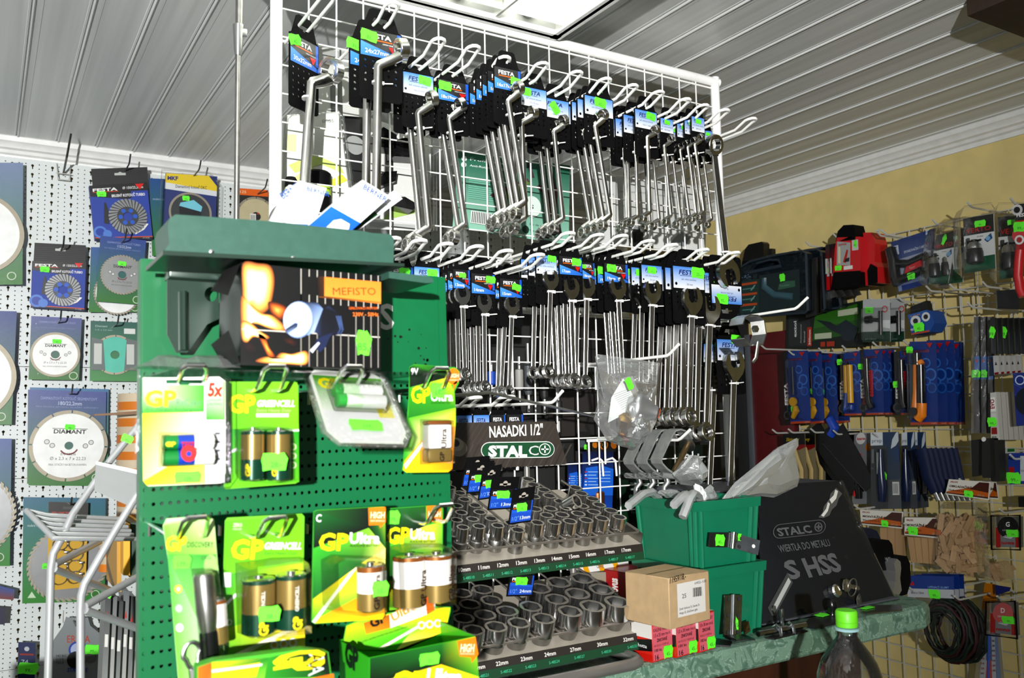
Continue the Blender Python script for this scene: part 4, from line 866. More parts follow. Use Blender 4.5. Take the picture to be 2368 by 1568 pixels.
# --- C alkaline packs
def c_pack(Y, label):
    Q = Pl(Y, 690, 830, 2.124, (250, 790)); t = Q.root('battery_pack', label, 'battery pack', 'carded batteries on the green stand')
    out = [(74, 750), (90, 742), (340, 728), (420, 725), (430, 740), (428, 800), (425, 1260), (412, 1280), (80, 1302), (62, 1290)]
    b = card(Q, out, .0006, SLOT(250, 800, 64, 13), base='#3fae2a'); y = -.0003
    Q.poly(b, [(76, 752), (92, 745), (345, 730), (345, 830), (74, 930)], y, PG, ['#08120c', '#0a1a10', '#14301a', '#2c7030', '#1c7a34']); Q.poly(b, [(345, 730), (420, 727), (428, 745), (427, 930), (345, 830)], y, PG, ['#14301a', '#2c6c28', '#58a030', '#b8e040', '#2c7030'])
    Q.poly(b, [(74, 930), (345, 830), (427, 930), (300, 1010), (70, 1180)], y, PG, ['#1c7a34', '#2c7030', '#e0f080', '#90d040', '#48b838']); Q.poly(b, [(70, 1180), (300, 1010), (427, 930), (425, 1100), (66, 1290)], y, PG, ['#48b838', '#c8e050', '#fff0a0', '#ffd818', '#d0d828'])
    Q.poly(b, [(66, 1290), (425, 1100), (423, 1262), (410, 1278), (82, 1299)], y, PG, ['#d0d828', '#ffd010', '#f8a818', '#f8a818', '#f8b818']); Q.poly(b, [(66, 1290), (250, 1050), (300, 1010), (262, 1060), (80, 1298)], y-.0002, PG, '#f8ffe8')
    Q.poly(b, [(342, 732), (427, 727), (428, 800), (400, 832), (396, 815), (345, 818)], y-.0003, PG, '#f5901e'); Q.text(b, 'HIGH', 352, 782, 32, y-.0005, PG, '#fff0d0', w=70, bold=2); Q.text(b, 'PERFORMANCE', 352, 800, 10, y-.0005, PG, '#fff0d0', w=70)
    Q.text(b, 'C', 84, 800, 38, y-.0005, PG, '#ffffff', w=26, bold=1.5); gp(Q, b, 96, 938, 84, 146, y-.0005); Q.text(b, 'Ultra', 248, 905, 54, y-.0005, PG, '#ffffff', w=150, bold=3); Q.text(b, 'ALKALINE BATTERY', 250, 922, 11, y-.0005, PG, '#10240c', w=150, bold=1)
    for i in range(3): Q.poly(b, ell(398, 1070+i*45, 17, 19), y-.0004, PG, '#fff4d0'); Q.poly(b, ell(398, 1070+i*45, 11, 12), y-.0005, PG, '#f8b020')
    b.build('card', t)
    a_, c_ = Q.p(265, 1225), Q.p(385, 1000); r = abs(c_[0]-a_[0])/2; o = battery([(.40, GOLD), (.88, '#eceae4'), (1., COPPER)], r, a_[1], c_[1], (a_[0]+c_[0])/2, -r-.001)
    Q.vtext(o, 'GP', 345, 1208, 26, -2*r-.0018, PG, '#30200c', 66, bold=4); Q.vtext(o, 'Ultra', 345, 1120, 22, -2*r-.0018, PG, '#5a3c1c', 80, bold=2); o.build('battery', t)
    blister(Q, [(108, 985), (160, 960), (375, 968), (388, 1000), (388, 1225), (270, 1245), (135, 1230), (115, 1200)], .029, t); Q.sticker(300, 1062, 382, 1145, -.031, t, '55,-'); return t
c_pack(.795, 'one C alkaline cell and an empty bubble, front pack on its hook'); c_pack(.832, 'second C alkaline pack, its edge showing behind the front one')
# --- D alkaline pack
Q = Pl(.84, 690, 830, 2.124, (560, 790)); t = Q.root('battery_pack', 'two D alkaline cells with white sleeves, right of the C pack', 'battery pack', 'carded batteries on the green stand')
b = card(Q, [(425, 735), (610, 722), (700, 718), (712, 735), (708, 1000), (700, 1220), (420, 1250)], .0006, SLOT(560, 792, 62, 13), base='#3fae2a'); y = -.0003
Q.poly(b, [(426, 738), (625, 724), (625, 820), (426, 900)], y, PG, ['#0c1c10', '#14301a', '#2c7030', '#1c7a34']); Q.poly(b, [(426, 900), (625, 820), (706, 800), (705, 1000), (424, 1100)], y, PG, ['#1c7a34', '#3c9034', '#a0d840', '#f0e858', '#60c038']); Q.poly(b, [(424, 1100), (705, 1000), (698, 1216), (424, 1245)], y, PG, ['#60c038', '#f8e030', '#f8b018', '#e8c820'])
Q.poly(b, [(628, 722), (700, 719), (704, 790), (680, 805), (630, 795)], y-.0003, PG, '#f5901e'); Q.text(b, 'HIGH', 636, 775, 28, y-.0005, PG, '#fff0d0', w=60, bold=2)
gp(Q, b, 432, 905, 80, 112, y-.0005); Q.text(b, 'Ultra', 545, 885, 52, y-.0005, PG, '#ffffff', w=124, bold=3); Q.text(b, 'ALKALINE BATTERY', 545, 902, 11, y-.0005, PG, '#10240c', w=126, bold=1); b.build('card', t)
for x0, x1, y0, y1 in ((436, 580, 950, 1205), (572, 708, 945, 1180)):
    a_, c_ = Q.p(x0, y1), Q.p(x1, y0); r = abs(c_[0]-a_[0])/2; o = battery([(.38, GOLD), (.92, '#efede8'), (1., COPPER)], r, a_[1], c_[1], (a_[0]+c_[0])/2, -r-.001)
    Q.vtext(o, 'Ultra', x0+120, y1-92, 24, -2*r*.98-.0016, PG, '#4a3010', 100, bold=2); Q.vtext(o, 'GP', x0+120, y1-20, 24, -2*r*.98-.0016, PG, '#30200c', 60, bold=4); o.build('battery', t)
blister(Q, [(430, 925), (520, 905), (690, 905), (712, 940), (710, 1185), (580, 1215), (438, 1218)], .036, t); Q.sticker(428, 740, 496, 815, -.002, t, '79,-')
# --- open display box at the bottom
Q = Pl(.74, 690, 830, 2.124, (350, 1700)); t = Q.root('battery_display_box', 'large open green and black battery display box at the bottom', 'box')
b = MB(); F = [(348, 1468), (868, 1362), (893, 1700), (350, 1700)]; k = Q.pts(F); dp = .075
vs = [(x, 0, z) for x, z in k]+[(x, dp, z) for x, z in k]
b.add(vs, [(3, 2, 1, 0), (0, 1, 5, 4)][:1]+[(0, 3, 7, 4), (1, 5, 6, 2), (4, 7, 6, 5), (3, 7, 6, 2)], PG, lin('#46b828')); b.build('carton', t)
b = MB(); y = -.0005
Q.poly(b, [(350, 1470), (700, 1398), (700, 1500), (350, 1600)], y, PG, ['#06140a', '#123418', '#2a8030', '#186028']); Q.poly(b, [(700, 1398), (868, 1364), (885, 1560), (700, 1500)], y, PG, ['#123418', '#50a830', '#c8e838', '#2a8030']); Q.poly(b, [(350, 1600), (700, 1500), (885, 1560), (892, 1698), (352, 1698)], y, PG, ['#186028', '#2a8030', '#c8e838', '#ffd818', '#48b830'])
Q.poly(b, [(778, 1385), (868, 1365), (882, 1450), (850, 1492), (845, 1465), (790, 1460)], y-.0003, PG, '#f5901e'); Q.text(b, 'HIGH', 792, 1438, 40, y-.0005, PG, '#fff0d0', w=68, bold=2); Q.text(b, 'PERFORMANCE', 792, 1452, 9, y-.0005, PG, '#fff0d0', w=70)
gp(Q, b, 448, 1640, 110, 172, y-.0006); Q.text(b, 'Ultra', 622, 1600, 82, y-.0006, PG, '#ffffff', w=178, bold=3); b.build('printed_front', t)
k = Q.pts([(212, 1430), (348, 1468)]); b = MB()
b.text('GP', 0, 0, .02, 0, PG, '#0a1408', w=.034, bold=5); o = b.build('side_print', t); o.location = (Q.p(348, 1570)[0]-.0006, dp*.78, Q.p(348, 1570)[1]); o.rotation_euler = (0, 0, R(-90))
Q.sticker(590, 1432, 690, 1510, -.0016, t, '25,-')
Q3 = Pl(.74+dp, 690, 830, 2.124, (350, 1700)); off = (Q3.o.x-Q.o.x, dp, Q3.o.z-Q.o.z)
b = MB(); b.prism(Q3.pts([(212, 1430), (235, 1308), (340, 1262), (660, 1215), (748, 1218), (748, 1240), (722, 1340), (500, 1440)])[::-1], 0, .0008, PM, '#58b830'); y = -.0005
Q3.poly(b, [(214, 1428), (236, 1312), (342, 1268), (560, 1330), (480, 1430)], y, PG, ['#4ab428', '#68c430', '#90d440', '#d8e828', '#70c830']); Q3.poly(b, [(342, 1268), (660, 1222), (744, 1222), (722, 1338), (480, 1430), (560, 1330)], y, PG, ['#90d440', '#f8f088', '#ffe420', '#ffd810', '#f0d820', '#f8e840']); Q3.poly(b, [(395, 1418), (600, 1300), (640, 1290), (420, 1420)], y-.0002, PG, '#fffbe0')
Q3.poly(b, [(318, 1296), (445, 1255), (450, 1320), (330, 1352)], y-.0003, PG, ['#e8a828', '#d89020', '#b06c10', '#c88018']); Q3.poly(b, [(445, 1255), (625, 1172), (630, 1255), (450, 1322)], y-.0003, PG, ['#f4f0e0', '#fffdf0', '#d8d4c0', '#e0dcc8']); Q3.poly(b, [(622, 1172), (655, 1162), (668, 1235), (630, 1256)], y-.0003, PG, ['#f07818', '#f88c28', '#e06810', '#d86010']); Q3.poly(b, [(656, 1180), (668, 1176), (672, 1215), (664, 1220)], y-.0003, PG, '#c8c8c0')
Q3.text(b, 'GP', 356, 1322, 50, y-.0006, PG, '#1c1408', w=82, bold=4, rot=R(17)); Q3.text(b, 'Ultra', 462, 1290, 44, y-.0006, PG, '#e0a010', w=128, bold=2, rot=R(21))
for i in range(3): Q3.poly(b, ell(602+i*40, 1308-i*5, 19, 20), y-.0004, PG, '#fffbe8'); Q3.poly(b, ell(602+i*40, 1308-i*5, 11, 12), y-.0005, PG, '#f8c020')
Q3.text(b, 'LONG LASTING POWER FOR HIGH DRAIN DEVICES', 312, 1392, 9, y-.0006, PG, '#203010', w=226, rot=R(9)); o = b.build('header_flap', t); o.location = off
# --- smaller AA box at the very bottom left
Q = Pl(.73, 300, 830, 2.124, (330, 1700)); t = Q.root('battery_display_box', 'narrow battery box lying on its side at the bottom, AA corner showing', 'box')
b = MB(); F = [(330, 1512), (420, 1482), (860, 1425), (975, 1440), (1010, 1700), (330, 1700)]; k = Q.pts(F)[::-1]; b.prism(k, 0, .012, PM, '#58b830'); b.build('carton', t)
b = MB(); y = -.0005
Q.poly(b, [(334, 1514), (402, 1490), (402, 1690), (334, 1690)], y, PG, ['#c88018', '#e8a030', '#b06c10', '#c88018']); Q.poly(b, [(402, 1490), (680, 1468), (660, 1570), (402, 1580)], y, PG, ['#58b830', '#90d440', '#2a9030', '#f0d820']); Q.poly(b, [(402, 1530), (640, 1490), (620, 1560), (402, 1578)], y-.0002, PG, ['#f8e020', '#f8e020', '#ffd010', '#f8c818'])
Q.poly(b, [(402, 1526), (650, 1496), (648, 1506), (402, 1540)], y-.0003, PG, '#f4fbe8')
Q.poly(b, [(680, 1468), (862, 1428), (970, 1442), (985, 1560), (660, 1570)], y, PG, ['#3aa030', '#183818', '#0a0f0a', '#0c140c', '#38a030']); Q.poly(b, [(830, 1580), (1000, 1545), (1008, 1690), (830, 1690)], y-.0002, PG, ['#f5901e', '#f8a030', '#f08010', '#f08818']); Q.text(b, 'HIGH', 880, 1640, 42, y-.0005, PG, '#fff0d0', w=90, bold=2)
a_ = Q.p(722, 1450); c_ = Q.p(722, 1552); b.text('GP', a_[0], a_[1], .040, y-.0006, PG, '#f0e020', w=abs(c_[1]-a_[1]), bold=5, rot=R(-90)); a_ = Q.p(868, 1438); b.text('AA', a_[0]+.002, a_[1]-.002, .014, y-.0006, PG, '#e8f0e8', w=.018, rot=R(-92)); b.build('printed_front', t)
# ------------------------------------------------------------------ white and blue cartons lying in the tray
def carton(name, label, A, B, C_, Y, dp, faces):
    """carton from three front corners (screen px at depth Y): A bottom-left, B along the length, C_ across"""
    a, b_, c = PY(*A, Y), PY(*B, Y), PY(*C_, Y); e1, e2 = b_-a, c-a; t = thing(name, a, label, 'carton', 'cartons lying in the tin tray'); m = MB()
    e3 = Vector((0, dp, 0)); vs = [tuple(v) for v in (Vector(), e1, e1+e2, e2, e3, e1+e3, e1+e2+e3, e2+e3)]
    m.add(vs, [(0, 1, 2, 3), (4, 7, 6, 5), (0, 4, 5, 1), (1, 5, 6, 2), (2, 6, 7, 3), (3, 7, 4, 0)], PM, lin('#f2f3f4')); m.build('carton', t); m = MB()
    P2 = lambda u, v, k=-.0005: tuple(e1*u+e2*v+Vector((0, k, 0)))
    for u0, v0, u1, v1, col in faces: m.poly([P2(u0, v0), P2(u1, v0), P2(u1, v1), P2(u0, v1)], PG, col)
    return t, m, e1, e2
t, m, e1, e2 = carton('bulb_carton', 'white carton with blue foot standing at the left in the tin tray', (650, 545), (692, 418), (715, 560), .845, .03, [])
r1 = math.atan2(e1.z, e1.x)
m.poly([tuple(e1*u+e2*v+Vector((0, -.0005, 0))) for u, v in ((0, 0), (.22, 0), (.32, 1), (0, 1))], PG, ['#2868c8', '#2868c8', '#3478d8', '#2060c0'])
q = e1*.86+e2*.35; m.text('BERNER', q.x, q.z, .005, -.0007, PG, '#2a64b0', w=.024, rot=math.atan2(e2.z, e2.x), bold=1.5); m.build('printed_front', t)
t, m, e1, e2 = carton('bulb_carton', 'white carton side with faint blue lettering beside the left carton in the tray', (606, 548), (668, 428), (640, 548), .862, .01, [])
q = e1*.72+e2*.1; m.text('BERNER', q.x, q.z, .007, -.0007, PG, '#3c68a8', w=.026, rot=R(38), bold=2); m.poly([tuple(e1*u+e2*v+Vector((0, -.0005, 0))) for u, v in ((0, 0), (.1, 0), (.16, 1), (0, 1))], PG, '#2868c8'); m.build('printed_front', t)
t, m, e1, e2 = carton('bulb_carton', 'white carton with large blue lower half slanting out of the tray', (690, 542), (838, 416), (760, 580), .830, .03, [])
m.poly([tuple(e1*u+e2*v+Vector((0, -.0005, 0))) for u, v in ((0, 0), (.5, 0), (.5, 1), (0, 1))], PG, ['#1c70d8', '#2a80e8', '#2078e0', '#1c68d0'])
q = e1*.12+e2*.5; m.add([tuple(e1*u+e2*v+Vector((0, -.0008, 0))) for u, v in ((.06, .42), (.36, .38), (.42, .5), (.42, .8), (.36, .9), (.06, .9))], [(0, 1, 2, 3, 4, 5)], PG, lin('#f4f8fc'))
q = e1*.9+e2*.22; m.text('BERNER', q.x, q.z, .006, -.0008, PG, '#2a64b0', w=.028, rot=math.atan2(e2.z, e2.x), bold=1.5); m.build('printed_front', t)
t, m, e1, e2 = carton('bulb_carton', 'carton flap edge with green print at the right end of the slanting carton', (770, 540), (912, 440), (790, 560), .848, .004, [])
m.poly([tuple(e1*u+e2*v+Vector((0, -.0005, 0))) for u, v in ((.1, .2), (.6, .2), (.6, .9), (.1, .9))], PG, ['#1c3c28', '#2c9030', '#186020', '#1a2c24']); m.build('printed_front', t)
# ================================================================== faces given by four measured corners
class QF:
    """planar-ish quad from screen corners TL,TR,BR,BL; plane ('Y',y) ('X',x) ('Z',z) or four world points"""
    def __init__(s, tl, tr, br, bl, plane=None, depths=None):
        fn = {'Y': PY, 'X': PX, 'Z': PZ}
        if plane: k, d = plane; ds = d if isinstance(d, (list, tuple)) else [d]*4; s.c = [fn[k](q[0], q[1], e) for q, e in zip((tl, tr, br, bl), ds)]
        else: s.c = [Vector(q) for q in (tl, tr, br, bl)]
        s.o = s.c[3].copy(); s.n = (s.c[1]-s.c[3]).cross(s.c[0]-s.c[2]).normalized()
        s.w = ((s.c[1]-s.c[0]).length+(s.c[2]-s.c[3]).length)/2; s.h = ((s.c[0]-s.c[3]).length+(s.c[1]-s.c[2]).length)/2
    def p(s, u, v, k=0.):      # u to the right, v up, k towards the viewer; relative to the root
        c = s.c; q = (c[3]*(1-u)+c[2]*u)*(1-v)+(c[0]*(1-u)+c[1]*u)*v; return q-s.o+s.n*k
    def root(s, name, label, cat, group=None): return thing(name, s.o, label, cat, group)
    def poly(s, b, l, k, m, col=None): return b.poly([tuple(s.p(u, v, k)) for u, v in l], m, col)
    def rect(s, b, u0, v0, u1, v1, k, m, col=None):
        if isinstance(col, tuple) and isinstance(col[0], str): col = [col[1], col[1], col[0], col[0]]
        return s.poly(b, [(u0, v0), (u1, v0), (u1, v1), (u0, v1)], k, m, col)
    def ring(s, b, u, v, r, k, m, col, n=18, r2=None): return s.poly(b, [(u+r/s.w*math.cos(2*math.pi*i/n), v+(r2 or r)/s.h*math.sin(2*math.pi*i/n)) for i in range(n)], k, m, col)
    def slab(s, b, t, m, col=None, l=None, k=0.):
        l = l or [(0, 0), (1, 0), (1, 1), (0, 1)]; n = len(l)
        vs = [tuple(s.p(u, v, k)) for u, v in l]+[tuple(s.p(u, v, k-t)) for u, v in l]
        return b.add(vs, [tuple(range(n)), tuple(range(2*n-1, n-1, -1))]+[(i, n+i, n+(i+1) % n, (i+1) % n) for i in range(n)], m, None if col is None else lin(col))
    def text(s, b, t, u, v, h, k, m, col, w=None, align='l', bold=0., shear=0., rot=0., flip=False):
        """h cap height and w width as fractions of the quad height / width; rot in degrees"""
        vs, fs, x0, x1, y0, y1 = text_mesh(t, bold, shear)
        if not vs: return
        kh = h*s.h/.73; kw = (w*(s.w if rot in (0, 180) else s.h)/(x1-x0)) if w else kh
        off = {'l': -x0, 'c': -(x0+x1)/2, 'r': -x1}[align]; a = R(rot); out = []
        for q in vs:
            x, y = (q[0]+off)*kw, q[1]*kh
            if flip: x, y = -x, -y
            out.append(tuple(s.p(u+(x*math.cos(a)-y*math.sin(a))/s.w, v+(x*math.sin(a)+y*math.cos(a))/s.h, k)))
        return b.add(out, fs, m, lin(col))
    def sticker(s, parent, u, v, w, h, k=.0012, txt='45,-', rot=0.):
        b = MB(); a = R(rot); st = sticker_mb(w*.86, h*.86, txt); ex = (s.c[1]-s.c[0]+s.c[2]-s.c[3]).normalized(); ez = s.n.cross(ex)
        M = Matrix((ex, -s.n, ez)).transposed().to_4x4(); b.join(st, M @ Matrix.Rotation(-a, 4, 'Y')); o = b.build('price_sticker', parent); o.location = s.p(u, v, k); return o
    def frame(s):
        ex = (s.c[1]-s.c[0]+s.c[2]-s.c[3]).normalized(); ez = s.n.cross(ex); return Matrix((ex, -s.n, ez)).transposed().to_4x4()
# ================================================================== counter
ZC = -.377; CY = 1.05
MARB = bpy.data.materials.new('green_marble_laminate'); nt, bs = nodes(MARB); bs.inputs['Roughness'].default_value = .4
tc = nt.nodes.new('ShaderNodeTexCoord'); nz = nt.nodes.new('ShaderNodeTexNoise'); nz.inputs['Scale'].default_value = 38; nz.inputs['Detail'].default_value = 8; nz.inputs['Distortion'].default_value = 1.6
rp = nt.nodes.new('ShaderNodeValToRGB'); e = rp.color_ramp.elements
e[0].position = .33; e[0].color = lin('#456352')+(1,); e[1].position = .75; e[1].color = lin('#6f8c7b')+(1,)
for pos, c in ((.485, '#5c7c6a'), (.50, '#98b0a2'), (.515, '#64846f')): q = e.new(pos); q.color = lin(c)+(1,)
nt.links.new(tc.outputs['Object'], nz.inputs['Vector']); nt.links.new(nz.outputs['Fac'], rp.inputs[0]); nt.links.new(rp.outputs[0], bs.inputs['Base Color'])
t = thing('shop_counter', (.9, 1.25, FL), 'green marbled laminate shop counter with rounded front edge', 'counter')
b = MB(); th = .042; xe = 1.605; pts = []
def cprof(y0): return [(y0+.012, ZC), (y0+.004, ZC-.003), (y0, ZC-.012), (y0, ZC-th+.004), (y0+.003, ZC-th), (1.40, ZC-th), (1.40, ZC)]
vs = []; xs = [(-.2, CY), (xe-.05, CY), (xe-.012, CY+.016), (xe, CY+.05)]
for x, y0 in xs: vs += [(x-.9, y-1.25, z-FL) for y, z in cprof(y0)]
n = 7; fs = [(k*n+i, k*n+(i+1) % n, (k+1)*n+(i+1) % n, (k+1)*n+i) for k in range(3) for i in range(n)]+[tuple(range(n-1, -1, -1)), tuple(range(3*n, 4*n))]
b.add(vs, [f[::-1] for f in fs], MARB, None, False); b.build('worktop', t)
BRN = mat('dark_brown_panel', '#3a1a0e', .5, noise=.3, scale=6, stretch=(6, 1, .4))
b = MB(); b.box((-.2, .02, (ZC-th-FL)/2), (1.55, .26, ZC-th-FL), BRN, bev=.003); b.build('base_cabinet', t)
t = thing('low_shelf', (1.05, .86, FL), 'dark brown low shelf in front of the counter under the bottle', 'shelf')
b = MB(); b.box((0, 0, .46), (.5, .3, .92), BRN, bev=.003); b.build('body', t)
# ------------------------------------------------------------------ socket display
def tray(P0, step, rise, x0, x1, vmax, name, parent):
    th_ = math.atan2(rise, step); o = bpy.data.objects.new(name, None); return th_
fU = lambda x, y: (1020+x/5.0587, 1040+y/5.0587)
fL = lambda x, y: (1020+x/5.0383, 1290+y/5.0383)
HS = .039
disp = thing('socket_display', (.75, 1.15, ZC), 'two tier counter display of chrome sockets under a brown sign', 'display stand')
do = Vector((.75, 1.15, ZC))
TRAY = mat('beige_tray_sheet', '#b3ab9d', .45); RAIL = mat('tray_rail_metal', '#8f8880', .3, .7)
SOCK = {}; RIMM = mat('satin_rim', '#a9a296', .5, .6)
def socket_mesh(od, size, h):
    k = (od, h)
    if k in SOCK: return SOCK[k]
    b = MB(); M = Matrix.Rotation(R(90), 4, 'X'); ro = od/2; hx = ro*.80
    top = MB(); top.prism(circ(ro*.985, 28), -h*.999, -h*.45, CHROME, holes=[circ(hx, 6, a0=.3)[::-1]], smooth=True); top.prism(circ(ro*.97, 28), -h, -h*.998, RIMM, holes=[circ(hx, 6, a0=.3)[::-1]], smooth=True); top.prism(circ(ro*.985, 28), -h*.45, -h*.44, CHROME)
    b.join(top, Matrix.Rotation(R(-90), 4, 'X'))
    b.lathe([(min(ro, .0115)*.98, 0), (min(ro, .0115)*1.02, .001), (max(ro*.93, .0112), h*.42), (ro*.985, h*.46)], 28, SATIN)
    SOCK[k] = b.mesh('socket_body'); return SOCK[k]
def build_tray(rows, Y0, dY, rise, h, nm, strip, text_rows, zlab, xa, xb, vmax):
    th_ = math.atan2(rise, dY); nrm = Vector((0, -math.sin(th_), math.cos(th_))); sl = Vector((0, math.cos(th_), math.sin(th_))); L = math.hypot(dY, rise)
    fn = fU if nm == 'upper' else fL
    base0 = None
    for ci, (lab, px, od, n, skip, dz) in enumerate(rows):
        P = PY(fn(*px)[0], fn(*px)[1], Y0)
        if base0 is None: base0 = P-nrm*h
        if lab is None: continue
        for i in range(n):
            if i in skip: continue
            B = P-nrm*h+sl*(L*dz*i)+Vector((.0028*(1 if i % 2 else -1)*(i > 0), 0, 0))
            w = 'chrome %s socket, %s from front in %s, %s tray' % (lab[0], ORD[i] if i else 'first', lab[1], nm)
            o = thing('socket', B, w, 'socket', 'loose sockets on the display', rx=th_, rz=0); o.rotation_mode = 'XYZ'
            link('socket_body', socket_mesh(od, lab[0], h), o)
    # tray sheet, rail, dividers in tilted local axes
    o = bpy.data.objects.new('tray', None)
    T = Matrix.Translation(Vector((0, base0.y, base0.z))-do+Vector((0, 0, 0))) @ Matrix.Rotation(th_, 4, 'X')
    T.translation.x = -do.x
    b = MB(); b.M = T; v0 = -.024
    b.box(((xa+xb)/2, (v0+vmax)/2, -.0012), (xb-xa, vmax-v0, .0022), TRAY); b.build('tray_sheet', disp)
    b = MB(); b.M = T; b.tube([(xa, -.017, .017), (xb-.006, -.017, .017), (xb, -.012, .017), (xb, vmax, .017)], .0019, RAIL, 8); b.build('front_rail', disp)
    b = MB(); b.M = T; b.box((xb+.0005, vmax*.3-.012, .008), (.001, vmax*.7, .018), SATIN); b.build('side_plate', disp)
    xs = sorted(PY(fn(*r[1])[0], fn(*r[1])[1], Y0).x for r in rows)
    for a_, c_ in zip(xs, xs[1:]):
        x = (a_+c_)/2; b = MB(); b.M = T; b.box((x, (vmax-.017)/2, .0165), (.003, vmax+.015, .003), RAIL, bev=.0008); b.build('divider', disp)
    # label strip
    yf = base0.y-.0245*math.cos(th_); zf = base0.z-.024*math.sin(th_)
    lb = QF((xa, yf-.002, zf+.0005), (xb, yf-.002, zf+.0005), (xb, yf-.006, zf-.0235), (xa, yf-.006, zf-.0235)); s0 = lb.o-do
    b = MB(); b.M = Matrix.Translation(s0); lb.slab(b, .0015, PM, '#3a322c'); lb.rect(b, 0, 0, 1, .5, .0003, PM, '#0d5434')
    for (sz, px) in text_rows:
        X = PY(fn(*px)[0], fn(*px)[1], yf).x; u = (X-xa)/(xb-xa)
        lb.text(b, sz+'mm', u, .62, .24, .0006, PM, '#f2efe9', align='c', bold=1.); lb.text(b, 'S-485'+sz, u+.012, .16, .17, .0006, PM, '#52c9a0', align='c')
    b.build('label_strip', disp)
    return th_, base0, yf
def col(n): return 'the column marked '+n
U = [(('17 mm', 'the outermost 17 mm column'), (2085, 785), .0243, 6, (), 1), (('17 mm', 'the inner 17 mm column'), (1882, 800), .0243, 3, (), 1), (('16 mm', col('16 mm')), (1697, 822), .0243, 8, (), 1), (('15 mm', col('15 mm')), (1507, 835), .0240, 6, (3,), 1), (('14 mm', col('14 mm')), (1325, 842), .0232, 3, (), 1), (('13 mm', 'the uncovered 13 mm column'), (1128, 850), .0220, 1, (), 1), (('13 mm', 'the carded 13 mm column'), (900, 935), .0225, 2, (), 1), (('12 mm', col('12 mm')), (665, 885), .0208, 8, (), 1), (('11 mm', col('11 mm')), (445, 893), .0203, 7, (), 1), (('10 mm', col('10 mm')), (257, 905), .0196, 6, (), 1), (('9 mm', 'the 9 mm column'), (60, 925), .0190, 6, (), 1)]
for i, r in enumerate(U): pass
thU, bU, yfU = build_tray(U, 1.12, .0245, .0078, HS, 'upper', None, [('17', (2150, 1190)), ('17', (1955, 1205)), ('16', (1737, 1225)), ('15', (1540, 1240)), ('14', (1340, 1265)), ('13', (1137, 1290)), ('13', (925, 1310)), ('12', (708, 1325)), ('11', (487, 1345)), ('10', (260, 1370)), ('9', (40, 1390))], 0, .44, .912, .215)
Lw = [(('32 mm', col('32 mm')), (2055, 510), .0432, 3, (), 1.02), (('30 mm', col('30 mm')), (1765, 560), .0420, 3, (), 1.0), (('27 mm', col('27 mm')), (1505, 620), .0392, 3, (), .93), (('24 mm', col('24 mm')), (1195, 705), .0366, 2, (), .9), (('23 mm', col('23 mm')), (905, 755), .0350, 4, (), .86), (('22 mm', col('22 mm')), (640, 800), .0345, 4, (), .84), (('21 mm', col('21 mm')), (380, 840), .0335, 4, (), .82), (('19 mm', 'the column behind the battery box'), (130, 875), .0310, 4, (), .8)]
thL, bL, yfL = build_tray(Lw, 1.10, .0430, .0115, .044, 'lower', None, [('32', (2165, 960)), ('30', (1863, 1010)), ('27', (1550, 1075)), ('24', (1255, 1130)), ('23', (980, 1180)), ('22', (695, 1235)), ('21', (425, 1290)), ('19', (200, 1330))], 0, .44, .908, .19)
GREYT = mat('grey_tube_metal', '#8d8a86', .35, .6)
b = MB(); P = lambda x, y, z: tuple(Vector((x, y, z))-do)
zb = ZC+.009; b.tube([P(.42, 1.04, zb), P(.832, 1.04, zb), P(.848, 1.048, zb), P(.855, 1.065, zb), P(.855, 1.36, zb), P(.42, 1.36, zb)], .0085, GREYT, 12); b.build('base_tube', disp)
for x, y in ((.855, 1.22), (.47, 1.22), (.855, 1.36), (.47, 1.36)):
    b = MB(); b.tube([P(x, y, zb), P(x, y, bU.z+.022+(.1 if y > 1.3 else 0))], .0055, GREYT, 10); b.build('upright', disp)
# sign
Q = Pl(1.335, 1000, 900, 2.348, (600, 430)); s0 = Q.o-do
b = MB(); b.M = Matrix.Translation((s0.x, 1.335-do.y, s0.z)); b.prism(Q.pts([(-60, 185), (665, 175), (732, 405), (-60, 452)])[::-1], 0, .003, PM, '#4f4740'); y = -.0005
for i in range(26):
    x = -60+i*30; Q.poly(b, [(x, 450-i*1.4), (x+8, 449-i*1.4), (x+68+10*math.sin(i), 300), (x+60+10*math.sin(i), 300)], y, PM, '#5d554c' if i % 2 else '#433b35')
    if x+140 < 690: Q.poly(b, [(x+60, 300), (x+66, 300), (x+140, 182), (x+134, 182)], y, PM, '#5a5249')
Q.text(b, 'NASADKI 1/2"', 308, 262, 62, y-.0006, PM, '#f4f2ee', w=292, bold=2.2, rot=R(1.2))
def pill(x0, y0, x1, y1): r = (y1-y0)/2; cy = (y0+y1)/2; return [(x0+r-r*math.sin(a), cy-r*math.cos(a)) for a in [R(q) for q in range(0, 181, 20)]][::-1]+[(x1-r+r*math.sin(a), cy+r*math.cos(a)) for a in [R(q) for q in range(0, 181, 20)]][::-1]
sk = lambda l: [(x, y-(x-460)*.014) for x, y in l]
Q.poly(b, sk(pill(262, 285, 662, 374))[::-1], y-.0004, PM, '#e8ece8'); Q.poly(b, sk(pill(266, 290, 658, 369))[::-1], y-.0007, PM, '#11633f')
Q.text(b, 'STAL', 300, 364, 58, y-.0011, PM, '#f2f4f0', w=212, bold=5); Q.text(b, 'C', 520, 358, 54, y-.0011, PM, '#f2f4f0', w=54)
Q.poly(b, ell(608, 326, 32, 32), y-.0010, PM, '#f2f4f0'); Q.poly(b, ell(608, 326, 27, 27), y-.0012, PM, '#11633f'); Q.rect(b, 604, 306, 612, 346, y-.0014, PM, '#f2f4f0'); Q.rect(b, 588, 322, 628, 330, y-.0014, PM, '#f2f4f0')
